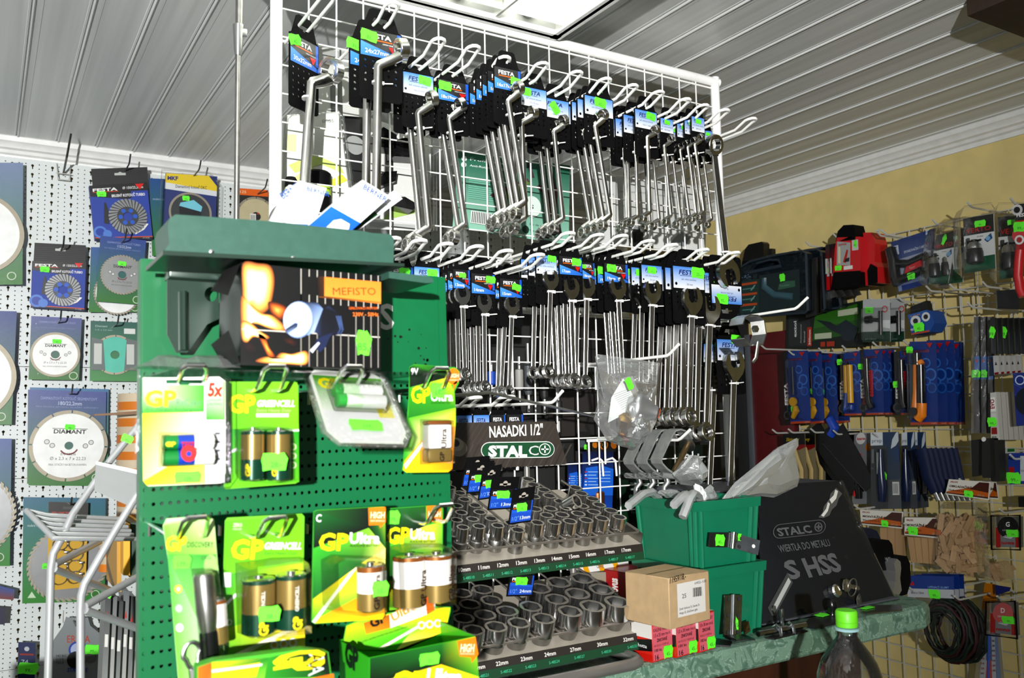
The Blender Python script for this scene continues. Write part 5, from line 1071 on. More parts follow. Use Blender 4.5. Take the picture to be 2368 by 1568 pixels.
Q.poly(b, ell(140, 320, 48, 46, .4), y-.0006, PM, '#8d867c'); Q.poly(b, ell(128, 300, 40, 36, .4), y-.0008, PM, '#a8a298'); Q.poly(b, ell(122, 292, 24, 20, .4), y-.001, PM, '#3c3530')
b.build('header_sign', disp)
# price cards stuck in between the sockets
def sock_card(tl, tr, br, bl, ys, label, txt, inv, sc_=(.2, .42)):
    f = inv; q = QF(f(*tl), f(*tr), f(*br), f(*bl), ('Y', ys)); t = q.root('socket_card', label, 'price card', 'hanging cards between the sockets')
    b = MB(); q.slab(b, .0015, BLACK, None); b.build('hanger_card', t); b = MB()
    q.rect(b, .04, .05, .96, .62, .0004, PG, '#232428'); q.rect(b, .04, .05, .96, .33, .0007, PG, '#2b62c4'); q.poly(b, [(.04, .33), (.96, .27), (.96, .33), (.04, .42)], .0009, PG, '#2f6fd6'); q.rect(b, .9, .3, .96, .62, .0008, PG, '#2a66d0')
    q.text(b, txt+'mm', .46, .11, .1, .0011, PG, '#eef4ff', bold=1, w=.46); q.text(b, 'FESTA', .1, .48, .08, .0011, PG, '#ffffff', bold=2.5, w=.5); q.rect(b, .1, .43, .6, .455, .0011, PG, '#e07818'); q.text(b, '1/2"', .1, .1, .12, .0011, PG, '#7fb0ee'); b.build('printed_label', t)
    b = MB(); q.rect(b, .3, .74, .7, .8, .0006, PG, '#b8b2a8'); q.ring(b, .5, .8, .004, .0006, PG, '#b8b2a8'); b.build('hang_slot', t)
    q.sticker(t, .47, .46, q.w*.58, q.h*.28, .0014, '36,-'); return t
sock_card((845, 470), (1105, 425), (1050, 842), (790, 880), 1.105, 'tilted black price card marked 13 mm, frontmost of the row', '13', fU)
sock_card((600, 322), (920, 315), (860, 690), (545, 708), 1.135, 'black price card marked 13 mm with wide green sticker, second from front', '13', fU)
sock_card((492, 212), (712, 170), (650, 560), (432, 592), 1.165, 'narrow black price card, third from front in the row', '12', fU)
sock_card((352, 152), (625, 125), (570, 492), (298, 515), 1.19, 'black price card, fourth from front among the sockets', '11', fU)
sock_card((298, 92), (570, 70), (510, 420), (235, 442), 1.215, 'black price card at the back by the brown sign', '10', fU)
sock_card((830, 60), (1115, 60), (1060, 445), (762, 452), 1.17, 'price card marked 24 mm standing between the large sockets', '24', fL)
# one socket lying across the others
lt_ = PY(*fU(1530, 605), 1.17)
o = thing('socket', (lt_.x-.012, lt_.y+.018, lt_.z-.016), 'loose chrome socket lying tipped on the 15 mm column', 'socket', 'loose sockets on the display'); o.rotation_mode = 'XYZ'; o.rotation_euler = (R(62), R(10), R(15)); link('socket_body', socket_mesh(.0243, 17, HS), o)
# ------------------------------------------------------------------ green crates
CRT = mat('green_crate_plastic', '#086a4a', .38, noise=.05)
def crate(name, label, xl_, xr_, yf, yb, z0, z1, taper=.010):
    t = thing(name, ((xl_+xr_)/2, (yf+yb)/2, z0), label, 'crate', 'stacked green plastic crates'); w, d, h = xr_-xl_, yb-yf, z1-z0
    def ringv(w_, d_, z): return [(-w_/2, -d_/2, z), (w_/2, -d_/2, z), (w_/2, d_/2, z), (-w_/2, d_/2, z)]
    b = MB(); t1 = .0025; o0, o1, i0, i1 = ringv(w-2*taper, d-2*taper, 0), ringv(w-.008, d-.008, h), ringv(w-2*taper-2*t1, d-2*taper-2*t1, t1), ringv(w-.008-2*t1, d-.008-2*t1, h)
    vs = o0+o1+i0+i1; fs = [(3, 2, 1, 0), (8, 9, 10, 11)]
    for i in range(4):
        j = (i+1) % 4; fs += [(i, j, 4+j, 4+i), (8+j, 8+i, 12+i, 12+j), (4+i, 4+j, 12+j, 12+i)]
    b.add(vs, fs, CRT); b.build('body', t)
    b = MB(); r0, r1 = ringv(w+.004, d+.004, h-.016), ringv(w+.006, d+.006, h); q0, q1 = ringv(w-.012, d-.012, h-.016), ringv(w-.012, d-.012, h)
    vs = r0+r1+q0+q1; fs = []
    for i in range(4):
        j = (i+1) % 4; fs += [(i, j, 4+j, 4+i), (4+i, 4+j, 12+j, 12+i), (j, i, 8+i, 8+j), (8+j, 8+i, 12+i, 12+j)]
    b.add(vs, fs, CRT); b.build('rim', t)
    for sx in (-1, 1):
        for u in (.0, .085):
            b = MB(); x0_, x1_ = sx*(w/2-taper-u*w), sx*(w/2-.004-u*w); b.tube([(x0_, -d/2+taper, 0), (x1_, -d/2+.003, h-.016)], .0045, CRT, 8); b.build('corner_rib', t)
    for u in (.06, .94):
        b = MB(); y0, y1 = -d/2+taper+(d-2*taper)*u, -d/2+.004+(d-.008)*u; b.tube([(-w/2+taper, y0, 0), (-w/2+.003, y1, h-.016)], .0045, CRT, 8); b.build('side_rib', t)
    return t
yc = 1.088
lx0, lx1 = PY(1618, 1320, yc).x, PY(1767, 1300, yc).x; zl1 = PY(1767, 1296, yc).z
ux0, ux1 = PY(1604, 1160, yc+.004).x, PY(1754, 1150, yc+.004).x; zu1 = PY(1754, 1148, yc+.004).z
d = ray(1463, 1150); yb_ = ux0*d.y/d.x
crate('plastic_crate', 'green plastic crate at the bottom, standing on the counter', lx0, lx1, yc, yb_+.008, ZC, zl1)
crate('plastic_crate', 'green plastic crate on top, full of bags and hex bars', ux0, ux1, yc+.004, yb_+.004, zl1-.012, zu1)
fC = lambda x, y: (1360+x/4.736, 980+y/4.736)
HEXS = mat('galvanised_hex', '#c4c7c7', .32, .45, noise=.15, scale=50)
for i, (pts, lab) in enumerate(((((440, 900, 1.13), (600, 770, 1.15), (690, 745, 1.165), (760, 790, 1.19), (800, 900, 1.2)), 'bent grey hex bar hooked over the left side of the top crate'), (((1035, 1025, 1.07), (1110, 830, 1.075), (1150, 765, 1.085), (1205, 790, 1.11), (1230, 900, 1.12)), 'bent grey hex bar hanging down over the front rim of the top crate'), (((935, 895, 1.072), (1010, 815, 1.078), (1065, 775, 1.09), (1130, 800, 1.12), (1150, 900, 1.13)), 'short bent hex bar left of the hanging one on the front rim'))):
    W = [PY(*fC(x, y), Y) for x, y, Y in pts]; t = thing('hex_key', W[2], lab, 'hex bar', 'bent hex bars in the crate'); b = MB(); b.tube([tuple(q-W[2]) for q in W], .0072, HEXS, 6); b.build('bar', t)
def film_thing(name, label, px, fn, Y, depth, cat, m=BAG, seed=1, bulge=.02):
    """bag film: measured outline as front and back sheet with folds between"""
    g = random.Random(seed); W = [PY(*fn(*q), Y) for q in px]; c = sum(W, Vector())/len(W); t = thing(name, (c.x, Y, c.z), label, cat); b = MB(); n = len(W); rings = []; vs = []
    for sgn in (-1, 1):
        for f_, dd in ((1, .1), (.8, .6), (.5, 1.), (.2, .9)):
            for q in W:
                v = (q-c)*f_; vs.append((v.x+g.uniform(-1, 1)*.003, sgn*depth*dd*(.75+.5*g.random())/2, v.z+g.uniform(-1, 1)*.003))
    fs = []
    for s_ in (0, 1):
        o_ = s_*4*n
        for k_ in range(3):
            for i in range(n): j = (i+1) % n; fs.append((o_+k_*n+i, o_+k_*n+j, o_+(k_+1)*n+j, o_+(k_+1)*n+i))
        fs.append(tuple(o_+3*n+i for i in range(n)))
    for i in range(n): j = (i+1) % n; fs.append((i, 4*n+i, 4*n+j, j))
    b.add(vs, fs, m, None, False); b.build('film', t); return t, c
t, c = film_thing('parts_bag', 'long cloudy plastic bag leaning out of the top crate to the right', [(1480, 830), (1620, 640), (1800, 480), (2080, 260), (2270, 160), (2305, 190), (2250, 290), (2320, 600), (2290, 700), (2040, 805), (1790, 790), (1600, 830)], fC, 1.135, .03, 'bag', BAG, 3)
for i, (a_, e_) in enumerate((((1560, 800), (2060, 300)), ((1640, 800), (2100, 380)), ((1740, 790), (2090, 440)))):
    A_, E_ = PY(*fC(*a_), 1.137)-c, PY(*fC(*e_), 1.14)-c; b = MB(); b.tube([(A_.x, .003, A_.z), (E_.x, .003, E_.z)], .0085, mat('grey_plastic_strip', '#a9aaa4', .5), 8, rx=.5); b.build('plastic_strip', t)
film_thing('parts_bag', 'crumpled clear plastic bag bunched above the top crate', [(935, 560), (1020, 480), (1130, 350), (1200, 350), (1265, 480), (1250, 600), (1180, 680), (1010, 650)], fC, 1.15, .05, 'bag', BAG, 8)
film_thing('parts_bag', 'small clear bag lying flat on the left of the top crate', [(775, 745), (900, 720), (990, 745), (1050, 790), (1010, 830), (860, 810)], fC, 1.145, .03, 'bag', BAG, 11)
film_thing('parts_bag', 'thin white twisted bag end standing in the middle of the crate', [(1170, 660), (1205, 660), (1250, 740), (1290, 800), (1270, 860), (1215, 860), (1190, 760)], fC, 1.13, .02, 'bag', mat('white_film', '#dfe3e2', .4), 13)
film_thing('parts_bag', 'stiff pointed clear film in the middle of the crate', [(1255, 730), (1335, 650), (1350, 710), (1410, 790), (1400, 850), (1290, 850)], fC, 1.16, .012, 'bag', BAG, 15)
# ------------------------------------------------------------------ single prong hooks on the grid and what hangs there
def prong(px_tip, Yt, zb, label, r=.0028, up=.02, m=WIRE):
    p = PY(px_tip[0], px_tip[1], Yt); z = p.z-up; t = thing('single_hook', (p.x, GY-.004, z), label, 'hook', 'white single prong hooks on the grid'); L = GY-.004-Yt
    b = MB(); b.tube([(0, 0, 0), (0, -L+.032, .002), (0, -L+.024, .005), (0, -L, up)], r, m, 10); b.build('prong', t); b = MB(); b.box((0, .003, -.002), (.05, .003, .006), m, bev=.001); b.tube([(-.02, .003, 0), (-.02, .003, -.05)], r*.7, m, 6); b.tube([(.02, .003, 0), (.02, .003, -.05)], r*.7, m, 6); b.build('back_plate', t); return p, z
prong((1301, 904), 1.17, 0, 'white single hook below the 17 mm wrenches, empty'); prong((1570, 796), 1.14, 0, 'white single hook carrying the bagged gas regulator'); prong((1868, 688), 1.11, 0, 'long white single hook at the grid edge carrying a steel clamp'); pC, zC = prong((1596, 994), 1.14, 0, 'white single hook carrying the three beam clamps')
for tp, nme in (((1106, 921), 'the cards behind the brown sign'), ((1183, 919), 'the dark cards behind the brown sign')): put_hook(tp, 1.19, 'white wire double hook with %s' % nme)
z3 = PY(1183, 919, 1.19).z-.011
for (l, r_, tp, lab, sty, Y) in ((1052, 1091, 950, 'pale card with green sticker behind the sign, leftmost', 'light', 1.37), (1093, 1131, 952, 'blue card with tilted green sticker behind the sign', 'light', 1.355), (1133, 1168, 948, 'dark card behind the sign, second from the right', 'dark', 1.345), (1170, 1209, 944, 'dark card behind the sign, rightmost of the four', 'dark', 1.345)):
    a_, c_ = PY(l, tp, Y), PY(r_, tp, Y); w = c_.x-a_.x; t = thing('carded_bit', ((a_.x+c_.x)/2, Y, z3), lab, 'tool card', 'small cards behind the brown sign'); pm, lm = card_mb(w, .13, sty, '8', 'nástavec'); o = pm.build('hanger_card', t); lm.build('printed_label', o)
    if sty == 'light': s = sticker_mb(w*.7, w*.42, '14,-', rot=.1).build('price_sticker', t); s.location = (.002, -.003, -.042)
    b = MB(); b.tube([(0, -.006, -.05), (0, -.006, -.115)], .004, CHROME, 6); b.build('bit', t)
# thin rod
A_, B_, D_ = PY(1040, 915, 1.02), PY(1132, 908, 1.06), PY(1390, 966, 1.30)
t = thing('thin_rod', B_, 'thin bent steel rod running from the green stand to the grid', 'rod'); b = MB(); b.tube([tuple(q-B_) for q in (A_, B_, D_)], .0022, STEEL, 8); b.build('rod', t)
# gas regulator in a clear bag
fB = lambda x, y: (1340+x/3.266, 540+y/3.266)
t, c = film_thing('regulator_bag', 'clear bag with an aluminium gas regulator and a white leaflet', [(125, 915), (600, 985), (555, 1200), (548, 1420), (500, 1560), (420, 1620), (320, 1610), (225, 1560), (122, 1400), (190, 1250), (135, 1010)], fB, 1.20, .075, 'bag', FILM, 21)
Q = Pl(1.185, 1340, 540, 3.266, (0, 0)); off = Q.o-Vector((c.x, 1.20, c.z))
def loc2(x, y, Y=1.185): q = PY(*fB(x, y), Y); return (q.x-c.x, Y-1.20, q.z-c.z)
ALU = mat('aluminium', '#c2c4c6', .32, .85); r_ = .028
b = MB(); b.lathe([(r_*.3, -.036), (r_*.42, -.034), (r_*.55, -.024), (r_*.82, -.014), (r_*.95, -.008), (r_*1.08, -.004), (r_*1.12, 0), (r_*1.08, .006), (r_*.6, .02)], 28, ALU); o = b.build('regulator_body', t); o.location = loc2(440, 1325); o.rotation_euler = (R(-76), 0, R(50))
b = MB(); b.lathe([(r_*.36, -.0375), (r_*.33, -.0385), (.001, -.0386)], 20, mat('orange_label', '#d8582a', .5)); o2 = b.build('orange_cap', t); o2.location = loc2(440, 1325); o2.rotation_euler = (R(-76), 0, R(50))
b = MB(); b.lathe([(.007, -.03), (.007, -.012), (.0125, -.011), (.0125, .008), (.008, .01)], 6, BRASS); b.lathe([(.006, -.036), (.0085, -.034), (.0085, -.028)], 16, BRASS); o = b.build('brass_nut', t); o.location = loc2(345, 1415); o.rotation_euler = (R(40), R(-25), 0)
b = MB(); L_ = [loc2(*q, 1.19) for q in ((215, 1430), (240, 1240), (330, 1090), (400, 1075), (450, 1210), (330, 1370))]; b.poly(L_[::-1], PM, '#eef0ee')
for i in range(9): a_, e_ = loc2(255+i*8, 1260+i*14-40, 1.1888), loc2(372+i*3, 1195+i*14-20, 1.1888); b.add([a_, e_, (e_[0], e_[1], e_[2]+.0006), (a_[0], a_[1], a_[2]+.0006)], [(0, 1, 2, 3)], PM, lin('#8f9694'))
b.build('leaflet', t); s = sticker_mb(.022, .013, '175,-', rot=R(-60)).build('price_sticker', t); s.location = loc2(376, 1135, 1.158)
# steel U clamp on the long hook
Pc = PY(1728, 768, 1.15); t = thing('steel_clamp', Pc, 'zinc plated square pipe clamp hanging on the long white hook', 'clamp')
b = MB(); w_ = .03; pth = [(-.028, .012), (-.022, .024), (-.008, .030), (.012, .030), (.028, .022), (.032, -.004), (.022, -.024), (-.012, -.026), (-.026, -.014)]
def strap(b, pth, wd, th, m, y0=0., dx=0.):
    n = len(pth); vs = []; fs = []
    for i, (x, z) in enumerate(pth):
        a_, e_ = pth[max(0, i-1)], pth[min(n-1, i+1)]; nx, nz = -(e_[1]-a_[1]), e_[0]-a_[0]; l = math.hypot(nx, nz); nx, nz = nx/l*th/2, nz/l*th/2
        vs += [(x+nx-dx, y0-wd/2, z+nz), (x-nx-dx, y0-wd/2, z-nz), (x-nx+dx, y0+wd/2, z-nz), (x+nx+dx, y0+wd/2, z+nz)]
    for i in range(n-1):
        for k_ in range(4): fs.append((i*4+k_, i*4+(k_+1) % 4, i*4+4+(k_+1) % 4, i*4+4+k_))
    fs += [(3, 2, 1, 0), tuple((n-1)*4+k_ for k_ in range(4))]; b.add(vs, fs, m, None, False)
strap(b, pth, .034, .0025, ZINC); b.build('bent_strap', t)
b = MB(); b.tube([(.004, -.022, -.02), (-.006, -.024, -.05), (-.014, -.024, -.058)], .003, ZINC, 8); b.build('bolt', t); b = MB(); b.lathe([(.007, -.003), (.007, .003)], 6, ZINC, axis='y', c=(.0, -.02, .004)); b.build('nut', t)
# three beam clamps
CLP = mat('grey_forged_steel', '#8f918f', .42, .45, noise=.2, scale=60)
for i, (dx, lab, Y) in enumerate(((0, 'grey bent beam clamp on the hook, front of three', 1.18), (-158, 'grey bent beam clamp on the hook, middle of three', 1.22), (-305, 'grey bent beam clamp on the hook, rear of three', 1.26))):
    f = lambda x, y: PY(*fC(x+dx, y+(dx*-.03 if i else 0)), Y); o = f(880, 400); t = thing('beam_clamp', o, lab, 'clamp', 'beam clamps on one hook')
    b = MB(); pth = [f(x, y) for x, y in ((1085, 165), (1040, 90), (960, 62), (905, 75), (870, 120), (800, 270), (745, 390), (755, 430), (810, 490), (905, 560))]; strap(b, [(q.x-o.x, q.z-o.z) for q in pth][::-1], .028, .003, CLP); b.build('bent_strap', t)
    b = MB(); a_, e_ = f(770, 560), f(910, 575); b.tube([((a_.x-o.x), -.012, a_.z-o.z), (e_.x-o.x, -.012, e_.z-o.z), (e_.x-o.x, .012, e_.z-o.z), (a_.x-o.x, .012, a_.z-o.z)], .0035, CLP, 8, closed=True); b.build('steel_link', t)
    b = MB(); a_, m_, e_ = f(875, 640), f(835, 700), f(830, 790); g_ = f(850, 560); b.tube([(g_.x-o.x, 0, g_.z-o.z), (a_.x-o.x, 0, a_.z-o.z), (m_.x-o.x, 0, m_.z-o.z), (e_.x-o.x, 0, e_.z-o.z)], .0052, STEEL, 10); b.build('eye_bolt', t)
a_, e_ = PY(*fC(1085, 235), 1.19), PY(*fC(940, 530), 1.17); t = thing('carriage_bolt', a_, 'rusty long bolt with mushroom head beside the beam clamps', 'bolt'); v = (e_-a_)
b = MB(); b.tube([(0, 0, 0), tuple(v)], .0055, mat('rusty_steel', '#6c5a3c', .45, .8, noise=.3), 10); b.build('shank', t); b = MB(); b.lathe([(.001, .011), (.008, .009), (.0135, .004), (.0145, 0), (.0145, -.002), (.006, -.003)], 18, SATIN); o = b.build('round_head', t); o.rotation_euler = (-v).to_track_quat('Z', 'Y').to_euler()
# ================================================================== packs on the perforated back wall
def draw(q, b, items, k0=.0006, m=PG):
    """print list in quad coordinates: r rect, t text, p polygon, c circle, v vertical text"""
    k = k0
    for it in items:
        k += .0002; c = it[0]
        if c == 'r': q.rect(b, *it[1:5], k, m, it[5])
        elif c == 'p': q.poly(b, it[1], k, m, it[2])
        elif c == 'c': q.ring(b, it[1], it[2], it[3], k, m, it[4])
        elif c == 't': q.text(b, it[1], it[2], it[3], it[4], k, m, it[6], w=it[5] or None, bold=it[7] if len(it) > 7 else 0, shear=it[8] if len(it) > 8 else 0)
        elif c == 'v': q.text(b, it[1], it[2], it[3], it[4], k, m, it[6], w=it[5] or None, bold=it[7] if len(it) > 7 else 0, rot=90)
def pack(name, label, cat, group, quad, plane, bg, items, stick=None, thick=.0015, outline=None, base=PM, txt='99,-', partname='card', edge=None):
    q = QF(*quad, plane); t = q.root(name, label, cat, group); b = MB(); q.slab(b, thick, base, edge or (bg if isinstance(bg, str) else bg[0]), outline)
    if isinstance(bg, tuple) and outline is None: q.rect(b, 0, 0, 1, 1, .0003, PG, bg)
    elif isinstance(bg, tuple): q.poly(b, outline, .0003, PG, [tuple(a*v+c*(1-v) for a, c in zip(lin(bg[0]), lin(bg[1]))) for u, v in outline])
    b.build(partname, t)
    if items: b = MB(); draw(q, b, items); b.build('printed_face', t)
    if stick: q.sticker(t, stick[0], stick[1], stick[2], stick[3], .003, txt, stick[4] if len(stick) > 4 else 0)
    return t, q
f1 = lambda x, y: (x/1.96, y/1.96)
f2 = lambda x, y: (x/1.85, 720+y/1.85)
F1 = lambda *l: tuple(f1(*p) for p in l)
F2 = lambda *l: tuple(f2(*p) for p in l)
def rc(f, x0, y0, x1, y1): return (f(x0, y0), f(x1, y0), f(x1, y1), f(x0, y1))
DISCW = mat('white_disc_paint', '#eceeec', .3); DISCG = mat('grey_disc_metal', '#8b8d8e', .35, .5); DIAM = mat('diamond_rim', '#8f8878', .5, .5); DISCD = mat('dark_disc_metal', '#45484c', .35, .6)
def disc_part(t, q, u, v, r, mtl, kind, k=.003, bore=.011, title=None, tcol='#202020'):
    M = q.frame(); b = MB(); w = .0022
    b.prism(circ(r*.91, 48), -w, 0, mtl, holes=[circ(bore, 20)[::-1]], smooth=True)
    rim = MB(); n = {'seg': 12, 'turbo': 44, 'cup': 30, 'rim': 1}[kind]
    if kind == 'rim': rim.prism(circ(r, 48), -w*1.2, .0003, DIAM, holes=[circ(r*.9, 48)[::-1]], smooth=True)
    else:
        f = .93 if kind == 'seg' else .62
        for i in range(n):
            a0, a1 = 2*math.pi*i/n, 2*math.pi*(i+f)/n; ri = r*(.9 if kind != 'cup' else .56); sk = .0 if kind == 'seg' else (.10 if kind == 'turbo' else .25)
            st = 5 if kind == 'seg' else 1
            o = [(r*math.cos(a0+sk+(a1-a0)*j/st), r*math.sin(a0+sk+(a1-a0)*j/st)) for j in range(st+1)]+[(ri*math.cos(a1-(a1-a0)*j/st), ri*math.sin(a1-(a1-a0)*j/st)) for j in range(st+1)]
            rim.prism(o, -w*1.6, 0, DIAM if kind != 'cup' else DISCG)
        if kind != 'seg': rim.prism(circ(r*.96, 40), -w*.6, 0, DISCG if kind != 'cup' else DISCD, holes=[circ(r*(.88 if kind != 'cup' else .5), 40)[::-1]], smooth=True)
    d = MB(); d.join(b, M); o = d.build('disc', t); o.location = q.p(u, v, k); d = MB(); d.join(rim, M); d.build('cutting_rim', o)
    d = MB(); y = -w-.0004
    if kind == 'cup':
        for i in range(6): d.flat(circ(.0065, 10, r*.38*math.cos(i*1.047), r*.38*math.sin(i*1.047)), y, PG, '#2f6fd0')
    elif title:
        d.text(title, 0, r*.34, r*.12, y, PG, tcol, w=r*.82, bold=2.5, align='c'); d.rect(-r*.45, r*.47, r*.45, r*.485, y, PG, tcol)
        d.text('Ø x 2.3 x 7 x 22.23', 0, -r*.40, r*.09, y, PG, '#4a4a4a', w=r*.9, align='c'); d.text('EN 13236', 0, -r*.27, r*.07, y, PG, '#4a4a4a', align='c'); d.text('MAX. OTÁČKY NA BETON A KÁMEN', 0, -r*.56, r*.06, y, PG, '#4a4a4a', w=r*.95, align='c')
        for sx in (-1, 1):
            for i in range(2): d.flat(circ(r*.07, 12, sx*r*(.42+.14*i), r*(.0+.1*i)), y, PG, '#303030'); d.flat(circ(r*.055, 12, sx*r*(.42+.14*i), r*(.0+.1*i)), y-.0002, PG, '#e8e8e8')
        arc = [(r*.26*math.cos(a), r*.26*math.sin(a)) for a in [R(x) for x in range(215, 340, 12)]]+[(r*.22*math.cos(a), r*.22*math.sin(a)) for a in [R(x) for x in range(335, 210, -12)]]; d.flat(arc, y, PG, '#8a1a18')
    if d.v: e = MB(); e.join(d, M); e.build('disc_print', o)
    return o
PK = mat('dark_peg_hook', '#4a4d4c', .35, .8)
def peg(px, Y, label, ln=.10, rise=.012):
    p = PY(px[0], px[1], Y); t = thing('peg_hook', p, label, 'hook', 'peg hooks on the perforated wall'); b = MB(); L = YP-Y
    b.tube([(0, L, 0), (0, -ln*.5, 0), (0, -ln*.62, .004), (0, -ln*.8, rise*1.8)], .0022, PK, 8); b.build('prong', t); b = MB(); b.tube([(-.022, L-.003, .02), (-.022, L-.003, -.012), (.022, L-.003, -.012), (.022, L-.003, .02)], .0016, GREY_WIRE, 6); b.build('wall_clip', t)
G6 = 'cutting disc packs on the perforated wall'; Y6 = 2.715; CT = 'cutting disc pack'
BG = ('#3d4a9a', '#3a8a24'); BLG = ('#2a62a0', '#2f9020')
def dia(label, quad, bg, u, v, r, mtl, kind, stick, title='DIAMANT', items=(), Y=Y6, tcol='#202020', bag=True, txt='185,-'):
    t, q = pack('disc_pack', label, CT, G6, quad, ('Y', Y), bg, list(items)+[('c', .88, .07, .011, '#dfe8d8'), ('c', .88, .07, .009, '#3a8a24')], None)
    disc_part(t, q, u, v, r, mtl, kind, title=title, tcol=tcol)
    if stick: q.sticker(t, stick[0], stick[1], stick[2]*.55, stick[3]*.6, .0068, txt)
    if bag: b = MB(); q.poly(b, [(-.02, -.015), (1.02, -.015), (1.02, 1.01), (-.02, 1.01)], .0085, CLEAR); b.build('clear_sleeve', t)
    return t, q
TT = lambda s1, s2: [('t', s1, .16, .90, .032, .72, '#a9b6dc'), ('t', s2, .38, .845, .042, .30, '#c8d2ec', 1.), ('t', 'PRO ŘEZÁNÍ BETONU, DLAŽBY, KERAMIKY', .1, .815, .016, .8, '#9aa8d0')]
dia('large white cutting disc pack cut by the left picture edge, top', F1((-330, 735), (105, 738), (102, 1290), (-330, 1290)), ('#8fa0c0', '#3a8a24'), .50, .42, .113, DISCW, 'rim', None, None)
def festa(label, hq, mq, size, stick, r, u, v):
    q0 = QF(*hq, ('Y', Y6-.004)); t, q = pack('disc_pack', label, CT, G6, mq, ('Y', Y6-.006), '#1c4fb0', [('r', 0, .86, 1, 1, '#1c1c20'), ('p', [(0, .80), (.62, .72), (.62, .86), (0, .86)], '#1c1c20'), ('p', [(.62, .72), (.7, .74), (.7, 1), (.62, 1)], '#1c1c20'), ('t', 'FESTA', .05, .885, .055, .42, '#f4f4f4', 3.), ('r', .05, .865, .48, .875, '#e06018'), ('t', 'Ø '+size+'mm', .56, .90, .045, .36, '#f0f0f0', 1.), ('p', [(.78, .98), (.94, .98), (.86, .88)], '#e01818'), ('t', 'BRUSNÝ KOTOUČ TURBO', .36, .765, .05, .58, '#f4f6fa', 2.), ('r', 0, .0, 1, .03, '#141418'), ('r', 0, .03, 1, .045, '#e0641c'), ('p', [(.18, .30), (.22, .68), (.25, .66), (.28, .5), (.26, .28)], '#22252c'), ('c', .1, .14, .018, '#5f8fd8'), ('c', .1, .14, .012, '#1c4fb0'), ('c', .22, .1, .012, '#5f8fd8'), ('p', [(.70, .08), (.86, .16), (.95, .26), (.90, .27), (.8, .2), (.68, .12)], '#f4f4f4'), ('t', '21428', .82, .005, .02, .12, '#c8c8c8')], None, .02)
    b = MB(); b.M = Matrix.Translation(q0.o-q.o); q0.slab(b, .0016, PM, '#26262a')
    for i in range(7): q0.rect(b, .02, .1+i*.11, .98, .125+i*.11, .0004, PG, '#3c3c40')
    q0.poly(b, [(.4, .62), (.6, .62), (.6, .74), (.54, .74), (.5, .8), (.46, .74), (.4, .74)], .0008, PG, '#c8ccc8'); b.build('hang_tab', t); disc_part(t, q, u, v, r, DISCD, 'cup', bore=.013); q.sticker(t, stick[0], stick[1], stick[2]*.55, stick[3]*.62, .004, '599,-'); return t
festa('blue box of a 150 mm turbo grinding cup with black hang tab', F1((413, 765), (668, 757), (672, 850), (420, 850)), F1((404, 842), (666, 826), (692, 1082), (431, 1088)), '150/22,2', (.19, .83, .055, .03), .052, .60, .40)
festa('blue box of a 125 mm turbo grinding cup with ribbed grey hang tab', F1((157, 1100), (390, 1112), (388, 1195), (152, 1185)), F1((147, 1182), (390, 1190), (382, 1408), (140, 1392)), '125/22,2', (.23, .82, .052, .03), .045, .58, .40)
pack('disc_pack', 'blue and green card hanging behind the yellow topped blister', CT, G6, F1((676, 808), (985, 822), (985, 1160), (690, 1160)), ('Y', Y6+.02), BLG, [('t', 'mokré i suché', .04, .72, .03, .25, '#b8c8e0')])
t, q = pack('disc_pack', 'yellow topped clear blister with a dark disc and white band', CT, G6, F1((750, 785), (985, 800), (975, 1085), (735, 1080)), ('Y', Y6-.012), '#163a84', [('p', [(0, .84), (1, .74), (1, .84), (.83, 1), (0, 1)], '#f0d838'), ('p', [(0, .76), (1, .68), (1, .76), (0, .86)], '#e8ecee'), ('t', 'Diamantový kotouč DKC', .2, .785, .05, .6, '#1c1c1c', 1.), ('t', 'MKF', .04, .90, .06, .2, '#1c3c9c', 4.)], None)
disc_part(t, q, .5, .40, .062, DISCD, 'rim', bore=.012); b = MB(); q.poly(b, [(.30, .55), (.55, .60), (.72, .5), (.7, .42), (.28, .50)], .0065, PG, '#8fd8e8'); q.poly(b, [(.28, .50), (.7, .42), (.72, .3), (.5, .2), (.3, .3)], .0065, PG, '#1c2430'); b.build('label', t); q.sticker(t, .4, .62, .026, .018, .008)
b = MB(); ol = [(-.06, -.02), (1.06, -.02), (1.06, .86), (.84, 1.05), (-.06, 1.05)]; vs = [tuple(q.p(u, v, 0)) for u, v in ol]+[tuple(q.p(.5+(u-.5)*.93, .5+(v-.5)*.94, .02)) for u, v in ol]; b.add(vs, [(i, (i+1) % 5, 5+(i+1) % 5, 5+i) for i in range(5)]+[(5, 6, 7, 8, 9)], CLEAR); b.tube([tuple(q.p(u, v, .001)) for u, v in ol], .0028, CLEAR, 6, closed=True); b.build('blister_shell', t)
t, q = pack('disc_pack', 'black and orange disc pack beside the white grid post', CT, G6, F1((1083, 853), (1215, 862), (1215, 1040), (1083, 1030)), ('Y', Y6), '#141416', [('r', 0, .83, 1, 1, '#e87818'), ('t', '125', .04, .88, .07, .2, '#f8e0c0'), ('t', 'EGA', .62, .36, .06, .2, '#e06818', 2.)], None); disc_part(t, q, .58, .30, .062, mat('beige_disc', '#b0a684', .4), 'seg', bore=.014); b = MB(); q.rect(b, .36, .05, .56, .36, .007, PG, '#e8e8e4')
for i in range(6): q.rect(b, .38+i*.028, .2, .392+i*.028, .33, .0074, PG, '#202020')
b.build('barcode', t)
dia('second blue green card with a white disc edge, behind the grey disc', F1((412, 1120), (640, 1125), (640, 1415), (402, 1415)), ('#3f6fb0', '#2f9020'), .52, .28, .062, DISCW, 'turbo', None, None, Y=Y6+.015)
